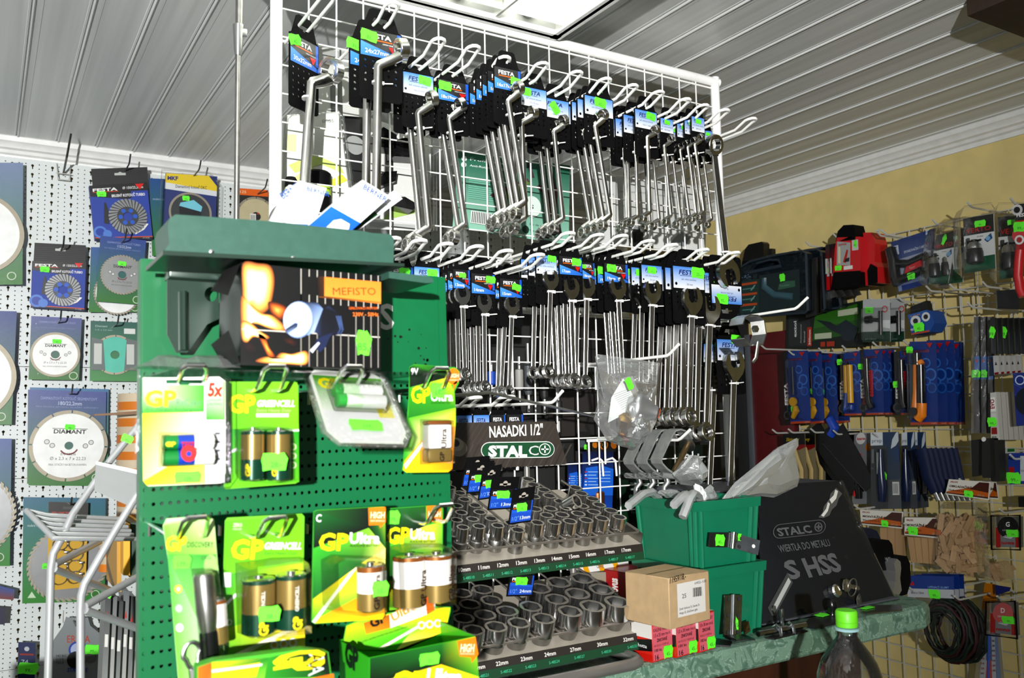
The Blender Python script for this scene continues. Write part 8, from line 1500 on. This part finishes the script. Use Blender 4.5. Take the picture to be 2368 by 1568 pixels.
b = MB(); q.poly(b, [(-.02, -.02), (1.02, -.02), (1.03, 1.0), (-.02, 1.02)], .035, CLEAR); b.tube([tuple(q.p(1.03, v, .01)) for v in (0, .5, 1)], .004, CLEAR, 6); b.build('blister_shell', t)
bk('white_pack', 'tall white pack behind the 30x32 and 24x27 wrench cards', 'pack', (fz(360, 300), fz(680, 330), fz(690, 760), fz(370, 735)), 1.48, '#c9cac6', [('r', .0, .74, 1, .96, '#a8aaa8'), ('r', .28, .0, .52, .52, '#1c1e22'), ('r', .3, .1, .38, .5, '#3c4048')])
bk('black_pack', 'black pack behind the second 24x27 card', 'pack', (fz(550, 740), fz(690, 760), fz(700, 1180), fz(610, 1180)), 1.50, '#141517', [('c', .35, .55, .018, '#a8aaa8')])
t, q = bk('pliers_pack', 'green to mint pack showing the printed back of pliers', 'pliers pack', (fy(168, 812), fy(890, 905), fy(882, 1420), fy(130, 1300)), 1.47, ('#0a6a52', '#a8d8c4'), [('t', 'Profi-Serie', .10, .90, .03, .3, '#e8f4ee', 1), ('t', 'Anti-Rutsch-Soft-Griff', .10, .82, .028, .34, '#e8f4ee', 1), ('c', .05, .91, .006, '#e8f4ee'), ('c', .05, .83, .006, '#e8f4ee')]+[('r', .1, .66-.026*i, .1+.26*(1 if i % 3 else .8), .674-.026*i, '#8cc8b4') for i in range(11)]+[('p', [(.30, .45), (.5, .62), (.62, .72), (.60, .76), (.44, .64), (.28, .48)], '#6c4a52'), ('p', [(.36, .34), (.46, .50), (.62, .70), (.58, .74), (.42, .54), (.32, .38)], '#7a9a48'), ('p', [(.78, .86), (.84, .62), (.83, .4), (.9, .1), (.93, .1), (.87, .42), (.88, .64), (.82, .9)], '#6c4a52'), ('p', [(.70, .70), (.80, .62), (.84, .4), (.78, .1), (.75, .1), (.8, .4), (.76, .58), (.68, .66)], '#7a4a58'), ('p', [(.58, .95), (.63, .78), (.66, .78), (.62, .96)], '#5a4a52'), ('r', .13, .08, .30, .24, '#e8ece8')]+[('r', .14+.014*i, .09, .146+.014*i, .23, '#202424') for i in range(11)]+[('c', .64, .40, .022, '#e8f4ee'), ('t', 'S', .625, .375, .05, .03, '#0a5a46', 3), ('t', 'Jeu de pinces', .62, .17, .02, .18, '#0a4a3a'), ('t', 'Tangenset', .62, .09, .02, .14, '#0a4a3a'), ('c', .59, .10, .008, '#0a4a3a')])
b = MB(); q.poly(b, [(-.05, -.04), (1.03, -.04), (1.02, 1.04), (-.03, 1.04)], .02, CLEAR); b.build('blister_shell', t)
for i, (pts, lab) in enumerate((((fx(10, 870), fx(142, 880), fx(142, 1520), fx(-20, 1520)), 'white pack back with small barcode, left of three'), ((fx(150, 880), fx(420, 900), fx(420, 1400), fx(150, 1400)), 'white pack back in the middle, behind the small ring wrenches'), ((fx(425, 905), fx(830, 960), fx(820, 1470), fx(430, 1420)), 'white pack back at the right, behind the smallest ring wrenches'))):
    bk('white_pack', lab, 'pack', pts, 1.47+.006*i, ('#cfd0ce', '#e6e7e5'), [('r', .08, .78, .9, .80, '#b8bab8'), ('r', .3, .45, .55, .62, '#d0d2d0')]+([('r', .32+.03*j, .46, .335+.03*j, .60, '#2c3030') for j in range(7)] if i == 0 else [('p', [(.3, .1), (.5, .3), (.7, .25), (.6, .08)], '#9aa0a0'), ('r', .05, .3, .95, .31, '#bfc1bf')]))
bk('black_pack', 'tall black pack hanging between the white packs and second hooks', 'pack', (fx(275, 1280), fx(355, 1270), fx(345, 1480), fx(280, 1480)), 1.455, '#121417', [('r', .2, .1, .5, .9, '#2c3438')])
# dark goods behind the grid, lower half; black board added to darken the gaps
CHAR = mat('added_board_charcoal', '#141414', .6)
A_, B_ = PY(985, 600, 1.66), PY(1700, 1010, 1.66)
t = thing('added_dark_board', ((A_.x+B_.x)/2, 1.66, -.5), 'black upright backboard standing behind the wire grid', 'board'); b = MB(); b.box((0, 0, .365), (B_.x-A_.x, .02, .73), CHAR, bev=.002); b.build('panel', t)
for x in (-1, 1): b = MB(); b.box((x*.3, .04, -.55), (.03, .1, 1.1), CHAR, bev=.002); b.build('leg', t)
for i, (x, y0, y1, Y) in enumerate(((835, 980, 1200, 1.47), (1110, 830, 1350, 1.48), (1230, 900, 1370, 1.48), (1340, 1170, 1500, 1.47), (1045, 930, 1270, 1.475))):
    p = PY(880+x/3.267, 540+y0/3.267, Y); e_ = PY(880+x/3.267, 540+y1/3.267, Y); h = p.z-e_.z; t = thing('screwdriver', p, 'slim steel screwdriver shaft with %s band, %s behind the combination wrenches' % (['blue', 'grey', 'black', 'dark', 'pale'][i], ['first', 'third', 'fourth', 'fifth', 'second'][i]), 'screwdriver', 'screwdrivers behind the grid'); b = MB(); b.tube([(0, 0, 0), (0, 0, -h)], .0035, STEEL, 8); b.build('shaft', t); b = MB(); b.lathe([(.006, -h*.75), (.0085, -h*.7), (.0085, -h*.3), (.006, -h*.28)], 12, PM, ['#1c5cc0', '#5c6064', '#1a1a1c', '#26262a', '#a8a8a4'][i]); b.build('grip', t)
t, q = bk('dark_box', 'dark brown-grey flat box behind the grid left of the regulator', 'box', (fw(30, 300), fw(430, 260), fw(420, 720), fw(40, 740)), 1.56, '#3c3835', [], None, .05)
for i, (pts, lab, Y) in enumerate((((fw(100, 1000), fw(245, 1000), fw(245, 1400), fw(100, 1400)), 'blue blister back with small flags, left one', 1.475), ((fw(250, 890), fw(562, 890), fw(548, 1480), fw(245, 1480)), 'large dark to bright blue blister back with flag lines', 1.462))):
    t, q = bk('blue_blister', lab, 'pack', pts, Y, ('#10204a', '#1c5cb8'), [('p', [(.0, .25), (1, .25), (1, .7), (.6, .76), (.1, .72)], '#2a78d8')]+[('r', .06, .64-.055*j, .13, .66-.055*j, ['#c02828', '#e8e8e8', '#b83038', '#d8d8e0', '#f0f0f0'][j]) for j in range(5)]+[('r', .16, .645-.055*j, .16+.33*(.8 if j % 2 else 1), .657-.055*j, '#b8d4f0') for j in range(5)]+[('r', .56, .645-.055*j, .88, .657-.055*j, '#a8c8ec') for j in range(4)])
t, q = bk('bit_blister', 'dark green bit set blister back with white text', 'pack', (fw(610, 850), (1650, 1028), (1640, 1260), fw(595, 1560)), 1.465, ('#10241c', '#0c3f26'), [('t', 'Bit', .1, .82, .09, .14, '#d8dcd8', 3), ('t', '30-tlg.', .62, .82, .09, .3, '#d8dcd8', 3)]+[('r', .12, .66-.08*j, .2+.1*(j % 3), .685-.08*j, '#b8c4bc') for j in range(6)]+[('t', 'In vielen Größen', .14, .12, .04, .5, '#a8b8ac')])
bk('ring_blister', 'dark pack with small orange rings under the regulator bag', 'pack', (fw(345, 755), fw(600, 745), fw(600, 890), fw(345, 895)), 1.47, '#15140f', [('c', .12, .55, .008, '#c88018'), ('c', .45, .5, .011, '#c88018'), ('c', .45, .5, .008, '#2c2410'), ('t', '10', .38, .42, .2, .14, '#e8d8a8'), ('c', .85, .5, .009, '#b87014')])
bk('clear_pack', 'small clear pack with a neon sticker behind the grid', 'pack', (fw(210, 690), fw(320, 690), fw(325, 880), fw(200, 860)), 1.475, '#2a2c2c', [('r', .1, .1, .9, .5, '#5c686c')], (.62, .15, .014, .012), base=PG)
p = PY(*fw(402, 1330), 1.47); t = thing('copper_coil', (p.x, p.y, p.z-.02), 'small copper coil end behind the last sockets', 'coil'); b = MB(); b.lathe([(.012, -.02), (.0145, -.015), (.0145, .025), (.012, .028)], 18, mat('copper', '#a8603a', .35, .9)); b.build('coil', t)
for i in range(2): p = PY(*fw(430+135*i, 965), 1.435); t = thing('wire_hook', p, 'white wire prong on the back of the grid, %s of two above the sockets' % ['left', 'right'][i], 'hook', 'white prongs on the back of the grid'); b = MB(); b.tube([(-.022, .0, -.002), (-.004, 0, .002), (.004, 0, -.004), (.006, 0, -.035)], .0022, WIRE, 8); b.build('prong', t)
bk('tape_label_box', 'white box with yellow diagonal stripes behind the sockets', 'box', ((1338, 1300), (1452, 1292), (1455, 1312), (1340, 1326)), 1.30, '#e8e8e6', [('p', [(.1+.3*i, 0), (.2+.3*i, 0), (.14+.3*i, 1), (.04+.3*i, 1)], '#e8b018') for i in range(3)]+[('t', 'Omic', .34, .3, .4, .14, '#203080')], None, .04)
bk('striped_bag', 'yellow and grey printed bag standing behind the lower sockets', 'bag', ((1365, 1325), (1425, 1322), (1425, 1450), (1365, 1450)), 1.29, ('#a8a498', '#b89838'), [('p', [(0, .4), (1, .6), (1, .75), (0, .55)], '#d8a818'), ('t', 'OMNE', .2, .75, .08, .5, '#4058a0')], None, .02)
# ================================================================== drill bit cabinet
fD = lambda x, y: (1380+x/2.579, 960+y/2.579)
BR_ = PZ(2068, 1383, ZC+.002); d = ray(1950, 1111); Yt = BR_.x*d.y/d.x; BLp = PZ(1764, 1448, ZC+.002)
q = QF((1754, 1123), (1950, 1111), (2068, 1383), (1764, 1448), ('Y', [Yt, Yt, BR_.y, BLp.y])); t = q.root('drill_cabinet', 'dark drill bit cabinet with leaning clear front reading S HSS', 'cabinet'); yb_ = 1.395; X0, X1 = 0., (BR_-q.o).x; Yo, Zo = q.o.y, q.o.z; zt = q.p(1, 1).z
DC = mat('dark_cabinet_metal', '#4a4c52', .5); b = MB()
sec = [(.006, 0), (yb_-Yo, 0), (yb_-Yo, zt-.004), (Yt-Yo+.006, zt-.004)]
for x in (X0+.002, X1-.002): b.add([(x+s_, y, z) for s_ in (-.0012, .0012) for y, z in sec], [(0, 1, 2, 3), (7, 6, 5, 4), (0, 4, 5, 1), (1, 5, 6, 2), (2, 6, 7, 3), (3, 7, 4, 0)], SMOKE if x > .1 else DC)
b.box(((X0+X1)/2, yb_-Yo, zt/2), (X1-X0, .003, zt), DC); b.box(((X0+X1)/2, (yb_-Yo)/2, .002), (X1-X0, yb_-Yo, .003), DC); b.box(((X0+X1)/2, (Yt+yb_)/2-Yo, zt-.003), (X1-X0, yb_-Yt-.01, .003), DC); b.build('body', t)
for i in range(6):
    f = (i+.35)/6.2; z = zt*f; y = (Yt-Yo)*f+.02; b = MB(); b.box(((X0+X1)/2, y+.03, z-.004), (X1-X0-.012, .06, .002), DC); b.build('shelf', t)
    b = MB(); b.box(((X0+X1)/2, y-.002, z), (X1-X0-.012, .002, .014), PM, '#85878c')
    for j in range(4): b.text(['%.1f mm' % (12-1.9*i-.4*j)][0], .03+j*(X1-X0)/4.3, z-.003, .006, y-.0034, PM, '#2a2c30')
    b.build('label_strip', t)
    for j in range(5): b = MB(); r_ = .007-.0009*i; b.tube([(X0+.03+j*.07, y+.02, z+r_+.002), (X0+.085+j*.07, y+.026, z+r_+.002)], r_, DKSTEEL, 8); b.build('drill_bit', t)
b = MB(); q.slab(b, .003, SMOKE); b.build('clear_front', t)
def tpx(b, s, f, x0, y0, x1, y1, h, k, m, col, bold=0.):
    a_, e_, u_ = PLq(q, *f(x0, y0), k), PLq(q, *f(x1, y1), k), PLq(q, *f(x0, y0-h), k); ex = (e_-a_); W = ex.length; ex.normalize(); ez = q.n.cross(ex); hh = (u_-a_).dot(ez); vs, fs, xa_, xb_, *_ = text_mesh(s, bold, 0)
    b.add([tuple(a_+ex*((v[0]-xa_)*W/(xb_-xa_))+ez*(v[1]*hh/.73)) for v in vs], fs, m, lin(col))
FR = '#77787a'; b = MB(); pp = lambda l, k, col: b.add([tuple(PLq(q, *fD(*p_), k)) for p_ in l], [tuple(range(len(l)))], PM, lin(col))
tpx(b, 'STALC', fD, 1085, 722, 1285, 700, 48, .0006, PM, FR, 3.); pp([(1321+24*math.cos(a), 668+28*math.sin(a)) for a in [2*math.pi*i/20 for i in range(20)]][::-1], .0005, FR); pp([(1321+18*math.cos(a), 668+22*math.sin(a)) for a in [2*math.pi*i/20 for i in range(20)]][::-1], .0008, '#26282b'); pp([(1317, 652), (1325, 652), (1325, 684), (1317, 684)][::-1], .001, FR); pp([(1305, 664), (1337, 664), (1337, 672), (1305, 672)][::-1], .001, FR)
lo_ = [(x, y-(x-1205)*.115) for x, y in pill(1052, 640, 1362, 722)]
for (a0, a1) in zip(lo_, lo_[1:]+lo_[:1]):
    A0, A1 = PLq(q, *fD(*a0), .0006), PLq(q, *fD(*a1), .0006); b.tube([tuple(A0), tuple(A1)], .0007, PM, 4, col=FR)
tpx(b, 'WIERTŁA DO METALU', fD, 1092, 820, 1395, 780, 46, .0006, PM, FR, 1.); tpx(b, 'S', fD, 1148, 980, 1222, 962, 116, .0006, PM, FR, 3.5); tpx(b, 'HSS', fD, 1262, 965, 1465, 925, 118, .0006, PM, FR, 3.5); b.build('front_lettering', t)
b = MB(); k = .001
pp([(1320, 612), (1345, 580), (1352, 545), (1385, 500), (1392, 470), (1425, 435), (1462, 470), (1440, 500), (1428, 540), (1400, 565), (1385, 600), (1350, 615)], k, '#6c6c6a')
for l in ([(1335, 600), (1365, 560), (1375, 520), (1388, 530), (1375, 575), (1350, 608)], [(1385, 505), (1410, 480), (1420, 445), (1436, 455), (1425, 500), (1398, 530)]): pp(l, k+.0004, '#e8e8e2')
b.build('drill_tip_print', t)
b = MB(); pp([(1018, 1150), (1135, 940), (1168, 1000), (1060, 1200), (1040, 1195)][::-1], k, '#5a5c5c'); pp([(1040, 1160), (1140, 970), (1155, 995), (1058, 1180)][::-1], k+.0004, '#c8cac8'); b.build('drill_shank_print', t)
c = PLq(q, *fD(1408, 1052), .0); b = MB(); b.lathe([(.001, -.014), (.010, -.013), (.0125, -.010), (.0125, 0)], 20, CHROME, axis='y'); o = b.build('lock', t); o.location = c; o.rotation_euler = (R(-18), 0, 0)
p0 = PLq(q, *fD(1425, 1045), .014)+q.o; t = thing('key_ring', p0, 'ring of two small keys hanging from the cabinet lock', 'keys'); KEYM = mat('nickel_key', '#a8a49a', .3, .95)
b = MB(); ctr = Vector((.030, -.002, -.002)); b.tube([tuple(ctr+Vector((.0125*math.cos(a), -.003*math.sin(a), .017*math.sin(a)))) for a in [2*math.pi*i/20 for i in range(20)]], .0012, KEYM, 6, closed=True); b.build('ring', t)
def key(nm, loc, rot, s=1.):
    b = MB(); b.prism([(.0, .012), (.009, .010), (.012, .0), (.010, -.012), (.004, -.018), (.004, -.024), (.005, -.03), (.004, -.036), (.0055, -.042), (.003, -.05), (0, -.053), (-.003, -.05), (-.003, -.018), (-.010, -.012), (-.012, 0), (-.009, .010)], -.001, .001, KEYM, holes=[circ(.0028, 10, 0, .006)[::-1]]); o = b.build(nm, t); o.location = loc; o.rotation_euler = rot; return o
key('hanging_key', (.042, -.006, -.028), (0, R(-28), R(20))); key('inserted_key', (.012, -.002, .004), (0, R(-75), R(10)))
# ================================================================== boxes and small hardware on the counter
def obox(name, label, px, z, yaw, w, d, h, m, col, draws, cat='box', group=None):
    c = PZ(px[0], px[1], z); ex, ey = Vector((math.cos(yaw), math.sin(yaw), 0)), Vector((-math.sin(yaw), math.cos(yaw), 0)); t = thing(name, c, label, cat, group, rz=yaw); b = MB(); b.box((w/2, d/2, h/2), (w, d, h), m, col, bev=.0012, seg=1); b.build('carton', t)
    F = QF((0, -.0003, h), (w, -.0003, h), (w, -.0003, 0), (0, -.0003, 0)); F.o = Vector(); S = QF((-.0003, d, h), (-.0003, 0, h), (-.0003, 0, 0), (-.0003, d, 0)); S.o = Vector(); T_ = QF((0, d, h+.0003), (w, d, h+.0003), (w, 0, h+.0003), (0, 0, h+.0003)); T_.o = Vector()
    b = MB()
    for f, l in zip((F, S, T_), draws): draw(f, b, l, .0)
    if b.v: b.build('printed_face', t)
    return t, F
KR = mat('kraft_card', '#a88d68', .75, noise=.08, scale=60)
NB = 'pink labelled nail boxes'
side = [('r', 0, .62, 1, 1, '#e8e6e2'), ('p', [(0, .2), (1, .3), (1, .62), (0, .5)], '#141414'), ('r', 0, 0, 1, .2, '#d02818'), ('t', 'schotta', .15, .35, .1, .6, '#f0f0f0', 1)]
def nailbox(label, px, w, d, h, txt): 
    t, F = obox('nail_box', label, px, ZC, R(8), w, d, h, PM, '#d83018', ([('r', .02, .04, .98, .96, '#e07886'), ('t', 'KALENÉ HŘEBÍKY', .06, .80, .09, .84, '#3a1c22', 1), ('t', txt, .06, .66, .09, .84, '#3a1c22', 1), ('t', 'ZINKOVANÉ', .2, .52, .09, .5, '#3a1c22', 2), ('t', '00 02121-1ODP bd', .06, .4, .06, .7, '#8a3c4a'), ('t', '100 ks', .06, .27, .08, .36, '#3a1c22', 1), ('t', '16', .08, .06, .14, .18, '#1c1c24', 1)], side, [('r', 0, 0, 1, 1, '#dcd8d2')]), 'box', NB); F.sticker(t, .72, .2, .026, .022, .0012); return t
nailbox('pink labelled nail box nearest the socket display', fD(335, 1478), .047, .042, .056, '1,5 x 25 mm rov.hl.'); nailbox('middle pink labelled nail box under the kraft carton', fD(478, 1450), .053, .045, .056, '1,5 x 30 mm rov.hl.'); nailbox('rear pink labelled nail box, right end of the row', fD(612, 1420), .040, .045, .060, '1,8 x 38 mm rov.hl.')
t, F = obox('kraft_carton', 'brown kraft carton with white barcode label and handwriting', fD(438, 1282), ZC+.0605, R(8), .094, .088, .074, KR, None, ([('r', .19, .2, .88, .86, '#e4e2de'), ('t', '6402-100', .62, .78, .055, .3, '#505050'), ('t', '25', .3, .56, .09, .1, '#303030'), ('t', 'Závěs hliníkový 25, Standa Zn', .22, .34, .045, .5, '#404040'), ('t', 'Hinge 25, 65x25mm galv.', .22, .26, .045, .45, '#404040')]+[('r', .56+.014*i, .54, .563+.014*i+.004*(i % 3), .72, '#202020') for i in range(14)], [], [('r', 0, .48, 1, .52, '#8f7650')])); b = MB(); F.text(b, '11959/18,-', .02, .90, .12, .0006, PM, '#1a1410', w=.5, bold=1.5, shear=.3, rot=4); b.build('handwriting', t)
zn = PY(1470, 1328, 1.22).z; cc = Vector((PY(1470, 1420, 1.22).x, 1.22, ZC))
def obox_at(P_, *a, **k):
    global PZ
    old = PZ; PZ = lambda x, y, z: Vector(P_); r_ = obox(*a, **k); PZ = old; return r_
t, F = obox_at(cc, 'staple_carton', 'red and blue staple carton behind the kraft carton', (0, 0), ZC, R(8), .075, .075, zn-ZC, PM, '#b01820', ([('r', 0, 0, 1, .42, '#1c2c5c'), ('r', 0, .40, 1, .44, '#d8d8d8'), ('t', 'novus', .5, .78, .13, .42, '#f0ece8', 4), ('t', 'Typ 11/8', .05, .66, .08, .3, '#f0ece8', 1)], [('r', 0, 0, 1, .42, '#1c2c5c'), ('v', 'novus', .45, .55, .2, .32, '#e8e4e0', 4)], [('r', 0, 0, 1, 1, '#c02a30')]))
# hinges, bolts and plates
ZB = mat('bright_zinc_plate', '#aeb2b4', .22, 1., noise=.15, scale=90)
yF = yc-.004
q = QF(*[fD(*p) for p in ((680, 702), (812, 702), (805, 790), (672, 788))], ('Y', yF-.014)); t = q.root('strap_hinge', 'bright strap hinge with neon stickers lying against the upper crate', 'hinge', 'loose door hardware'); b = MB(); q.slab(b, .003, DKSTEEL); b.build('dark_leaf', t)
q2 = QF(*[fD(*p) for p in ((815, 700), (975, 748), (962, 836), (808, 792))], ('Y', [yF-.014, yF-.03, yF-.03, yF-.014])); b = MB(); b.M = Matrix.Translation(q2.o-q.o); q2.slab(b, .003, ZB)
for u, v in ((.26, .2), (.25, .75), (.78, .5), (.1, .5)): q2.ring(b, u, v, .0032, .0006, PM, '#e8e8e8' if u > .5 else '#202428', 12)
b.build('bright_leaf', t); b = MB(); a_, e_ = q.p(1, 1.05, .002), q.p(.99, -.05, .002); b.tube([tuple(a_), tuple(e_)], .0045, ZB, 10); b.build('knuckle', t); q.sticker(t, .42, .5, .026, .022, .001); s = q.sticker(t, 1.25, .72, .012, .014, .004)
q = QF(*[fD(*p) for p in ((765, 1075), (868, 1072), (860, 1318), (758, 1322))], ('Y', [yF-.012, yF-.012, yF-.03, yF-.03])); t = q.root('butt_hinge', 'tall galvanised butt hinge leaning on the lower crate', 'hinge', 'loose door hardware')
for nm, l in (('left_leaf', [(0, 0), (.42, 0), (.42, 1), (0, 1)]), ('right_leaf', [(.58, 0), (1, 0), (1, 1), (.58, 1)])):
    b = MB(); q.slab(b, .0025, ZB, None, l); cu = (l[0][0]+l[1][0])/2
    for v in (.1, .5, .9): q.ring(b, cu, v, .003, .0006, PM, '#3c4448', 12)
    b.build(nm, t)
b = MB(); b.tube([tuple(q.p(.5, 0, 0)), tuple(q.p(.5, 1, 0))], .0042, ZB, 10); b.build('knuckle', t); q.sticker(t, .68, .32, .010, .026, .0012)
q = QF(*[fD(*p) for p in ((868, 1240), (905, 1226), (918, 1285), (880, 1308))], ('Y', [yF-.01, yF-.01, yF-.025, yF-.025])); t = q.root('brass_hinge', 'tiny brass hinge leaning on the lower crate', 'hinge', 'loose door hardware'); b = MB(); q.slab(b, .002, BRASS)
for u, v in ((.25, .25), (.25, .75), (.75, .25), (.75, .75)): q.ring(b, u, v, .0018, .0005, PM, '#20180c', 10)
b.build('leaf', t)
def cz(x, y, z=0.): return PZ(*fD(x, y), ZC+z)
def flatplate(name, label, pts, m, h, cat, col=None, nm='plate'):
    W = [PZ(*fD(*p), ZC) for p in pts]; c = W[0]; t = thing(name, c, label, cat, 'loose door hardware'); b = MB(); n = len(W); vs = [tuple(p-c+Vector((0, 0, .0004))) for p in W]+[tuple(p-c+Vector((0, 0, h))) for p in W]; b.add(vs, [tuple(range(n-1, -1, -1)) if False else tuple(range(n)), tuple(range(2*n-1, n-1, -1))]+[(i, (i+1) % n, n+(i+1) % n, n+i) for i in range(n)], m); b.build(nm, t); return t, c
DKP = mat('dark_plate', '#17181a', .4)
W = [cz(x, y, h) for x, y, h in ((800, 1345, .002), (838, 1350, .002), (832, 1346, .018), (905, 1340, .018), (908, 1345, .002), (945, 1342, .002))]; t = thing('metal_bracket', W[0], 'small black omega bracket in front of the lower crate', 'bracket', 'loose door hardware'); b = MB(); o_ = W[0]; ww = Vector((.008, .03, 0)); vs = []
for p in W: vs += [tuple(p-o_), tuple(p-o_+ww)]
b.add(vs+[(x, y, z+.0018) for x, y, z in vs], [(2*i, 2*i+1, 2*i+3, 2*i+2) for i in range(5)]+[(12+2*i, 12+2*i+2, 12+2*i+3, 12+2*i+1) for i in range(5)]+[(2*i, 2*i+2, 14+2*i, 12+2*i) for i in range(5)], DKP); b.build('strip', t)
flatplate('flat_plate', 'dark flat strip lying in front of the black bracket', ((705, 1380), (795, 1386), (808, 1362), (715, 1342)), DKP, .003, 'plate')
t, c = flatplate('door_bolt', 'zinc door bolt with upright knob in front of the drill cabinet', ((1005, 1335), (1060, 1342), (1258, 1295), (1215, 1284)), DKSTEEL, .003, 'bolt', nm='base_plate'); A_, E_ = cz(962, 1305, .010)-c, cz(1245, 1250, .010)-c
b = MB(); b.tube([tuple(A_), tuple(E_)], .0052, ZB, 10); b.build('rod', t); b = MB(); k_ = A_.lerp(E_, .5); b.tube([tuple(k_), tuple(k_+Vector((0, 0, .02)))], .003, ZB, 8); b.lathe([(.001, .034), (.004, .033), (.0042, .024), (.003, .02)], 12, ZB, c=tuple(k_)); b.build('knob', t)
for f in (.38, .66):
    k_ = A_.lerp(E_, f); b = MB(); dd = (E_-A_).normalized(); b.tube([tuple(k_+Vector((.0, -.009, -.009))), tuple(k_+Vector((0, -.007, .004))), tuple(k_+Vector((0, .0, .008))), tuple(k_+Vector((0, .007, .004))), tuple(k_+Vector((0, .009, -.009)))], .003, ZB, 8); b.build('staple_loop', t)
t, c = flatplate('door_latch', 'black flat latch with neon sticker in front of the cabinet lock', ((1235, 1268), (1300, 1278), (1425, 1252), (1425, 1212), (1270, 1228)), DKP, .006, 'latch'); s = sticker_mb(.03, .02, '').build('price_sticker', t); s.rotation_euler = (R(-90), 0, R(10)); s.location = cz(1345, 1215)-c+Vector((0, 0, .007))
A_ = cz(1405, 1212); t = thing('ball_stud', A_, 'black ball topped stud standing by the cabinet lock', 'knob', 'loose door hardware'); b = MB(); b.lathe([(.011, 0), (.008, .006), (.007, .012), (.0095, .018), (.0105, .024), (.008, .031), (.001, .034)], 18, BLACKG); b.build('turned_body', t)
t, c = flatplate('flat_plate', 'bright punched plate with neon sticker at the right cabinet foot', ((1572, 1184), (1610, 1192), (1822, 1168), (1815, 1140), (1600, 1140)), ZB, .0025, 'plate'); s = sticker_mb(.032, .014, '').build('price_sticker', t); s.rotation_euler = (R(-90), 0, R(6)); s.location = cz(1615, 1160)-c+Vector((0, 0, .0035))
# right of the cabinet: tape measure and boxed silver tool
q = QF(*q5((395, 460), (570, 450), (600, 690), (480, 700)), ('Y', 1.21)); t = q.root('tape_measure', 'black tape measure standing right of the drill cabinet', 'tape measure'); b = MB(); q.slab(b, .04, BLACK, None, [(.1, 0), (.9, 0), (1, .2), (.98, .85), (.85, 1), (.3, 1), (.0, .9)]); q.text(b, '16.25', .45, .35, .09, .001, PM, '#c8c8c8', w=.3); b.build('body', t)
q = QF(*q5((545, 600), (715, 585), (725, 880), (560, 930)), ('Y', 1.20)); t = q.root('pipe_cutter', 'silver and black round tool behind the right cabinet edge', 'tool'); b = MB(); q.slab(b, .03, ALU, None, [(.0, .9), (.15, 1), (.3, .92), (.32, .75), (.25, .5), (.3, .2), (.1, .05), (-.2, .1), (.0, .45), (.05, .7)], .012); b.build('silver_arm', t); b = MB(); q.slab(b, .05, BLACK, None, [(.3, 0), (.8, 0), (1, .3), (1, .8), (.85, 1.02), (.4, 1.0), (.3, .6)]); b.build('black_body', t)
q = QF(*q5((335, 355), (470, 352), (480, 470), (390, 470)), ('Y', 1.30)); t = q.root('round_case', 'dark blue round case top behind the cabinet edge', 'case'); b = MB(); q.slab(b, .05, mat('navy_case', '#0c1228', .3), None, [(.1, -1.2), (1, -1.2), (1, .3), (.8, .8), (.4, 1), (.0, .9)]); b.build('body', t)
# bottle
P_ = PY(1957, 1421, .83); t = thing('plastic_bottle', (P_.x, P_.y, -.68), 'clear plastic bottle with a bright green cap in front', 'bottle'); H = P_.z+.68
b = MB(); b.lathe([(.036, .0), (.044, .006), (.045, .03), (.0435, .05), (.045, .07), (.046, H-.12), (.0455, H-.10), (.043, H-.082), (.037, H-.064), (.027, H-.048), (.018, H-.036), (.0135, H-.029), (.0135, H-.018)], 36, PET); b.build('body', t)
b = MB(); b.lathe([(.0168, H-.021), (.0168, H-.018), (.0135, H-.017)], 28, mat('neck_ring', '#8fb4b8', .15, spec=.6)); b.build('neck_ring', t)
GC = mat('green_cap', '#63cc1c', .45); b = MB(); b.lathe([(.0146, H-.016), (.0148, H-.012), (.0148, H-.010), (.0142, H-.0095), (.0148, H-.009), (.0148, H+.004), (.0132, H+.0062), (.001, H+.0062)], 44, GC); b.build('cap', t)
# ================================================================== camera, flash and outside fill light through the added window
cd = bpy.data.cameras.new('camera'); co = bpy.data.objects.new('camera', cd); C.objects.link(co)
co.matrix_world = CAM; cd.sensor_width = 36; cd.sensor_fit = 'HORIZONTAL'; cd.lens = FPX/2368*36; cd.clip_start = .01
cd.dof.use_dof = True; cd.dof.focus_distance = 1.65; cd.dof.aperture_fstop = cd.lens/3.6
sc = bpy.context.scene; sc.camera = co
w = bpy.data.worlds.new('outside_fill'); sc.world = w; w.use_nodes = True
w.node_tree.nodes['Background'].inputs[0].default_value = (.9, .95, 1, 1); w.node_tree.nodes['Background'].inputs[1].default_value = .14
def lamp(name, typ, loc, tgt, energy, col=(1, 1, 1), **k):
    l = bpy.data.lights.new(name, typ); l.energy = energy; l.color = col
    for a, c in k.items(): setattr(l, a, c)
    o = bpy.data.objects.new(name, l); C.objects.link(o); o.location = loc
    o.rotation_euler = (Vector(tgt)-Vector(loc)).to_track_quat('-Z', 'Y').to_euler(); return o
fp = CAM @ Vector((.0, .26, 1.45)); ft = CAM @ Vector((-.60, .42, -1.6))
lamp('camera_flash', 'SPOT', fp, ft, 640, (1, .99, .97), spot_size=R(84), spot_blend=1., shadow_soft_size=.02)
sc.view_settings.view_transform = 'Standard'; sc.view_settings.look = 'None'; sc.view_settings.exposure = .12; sc.view_settings.gamma = 1
sc.cycles.use_denoising = True; sc.cycles.adaptive_threshold = .015; sc.cycles.max_bounces = 6; sc.cycles.transparent_max_bounces = 16; sc.cycles.sample_clamp_indirect = 4; sc.cycles.caustics_reflective = False; sc.cycles.caustics_refractive = False
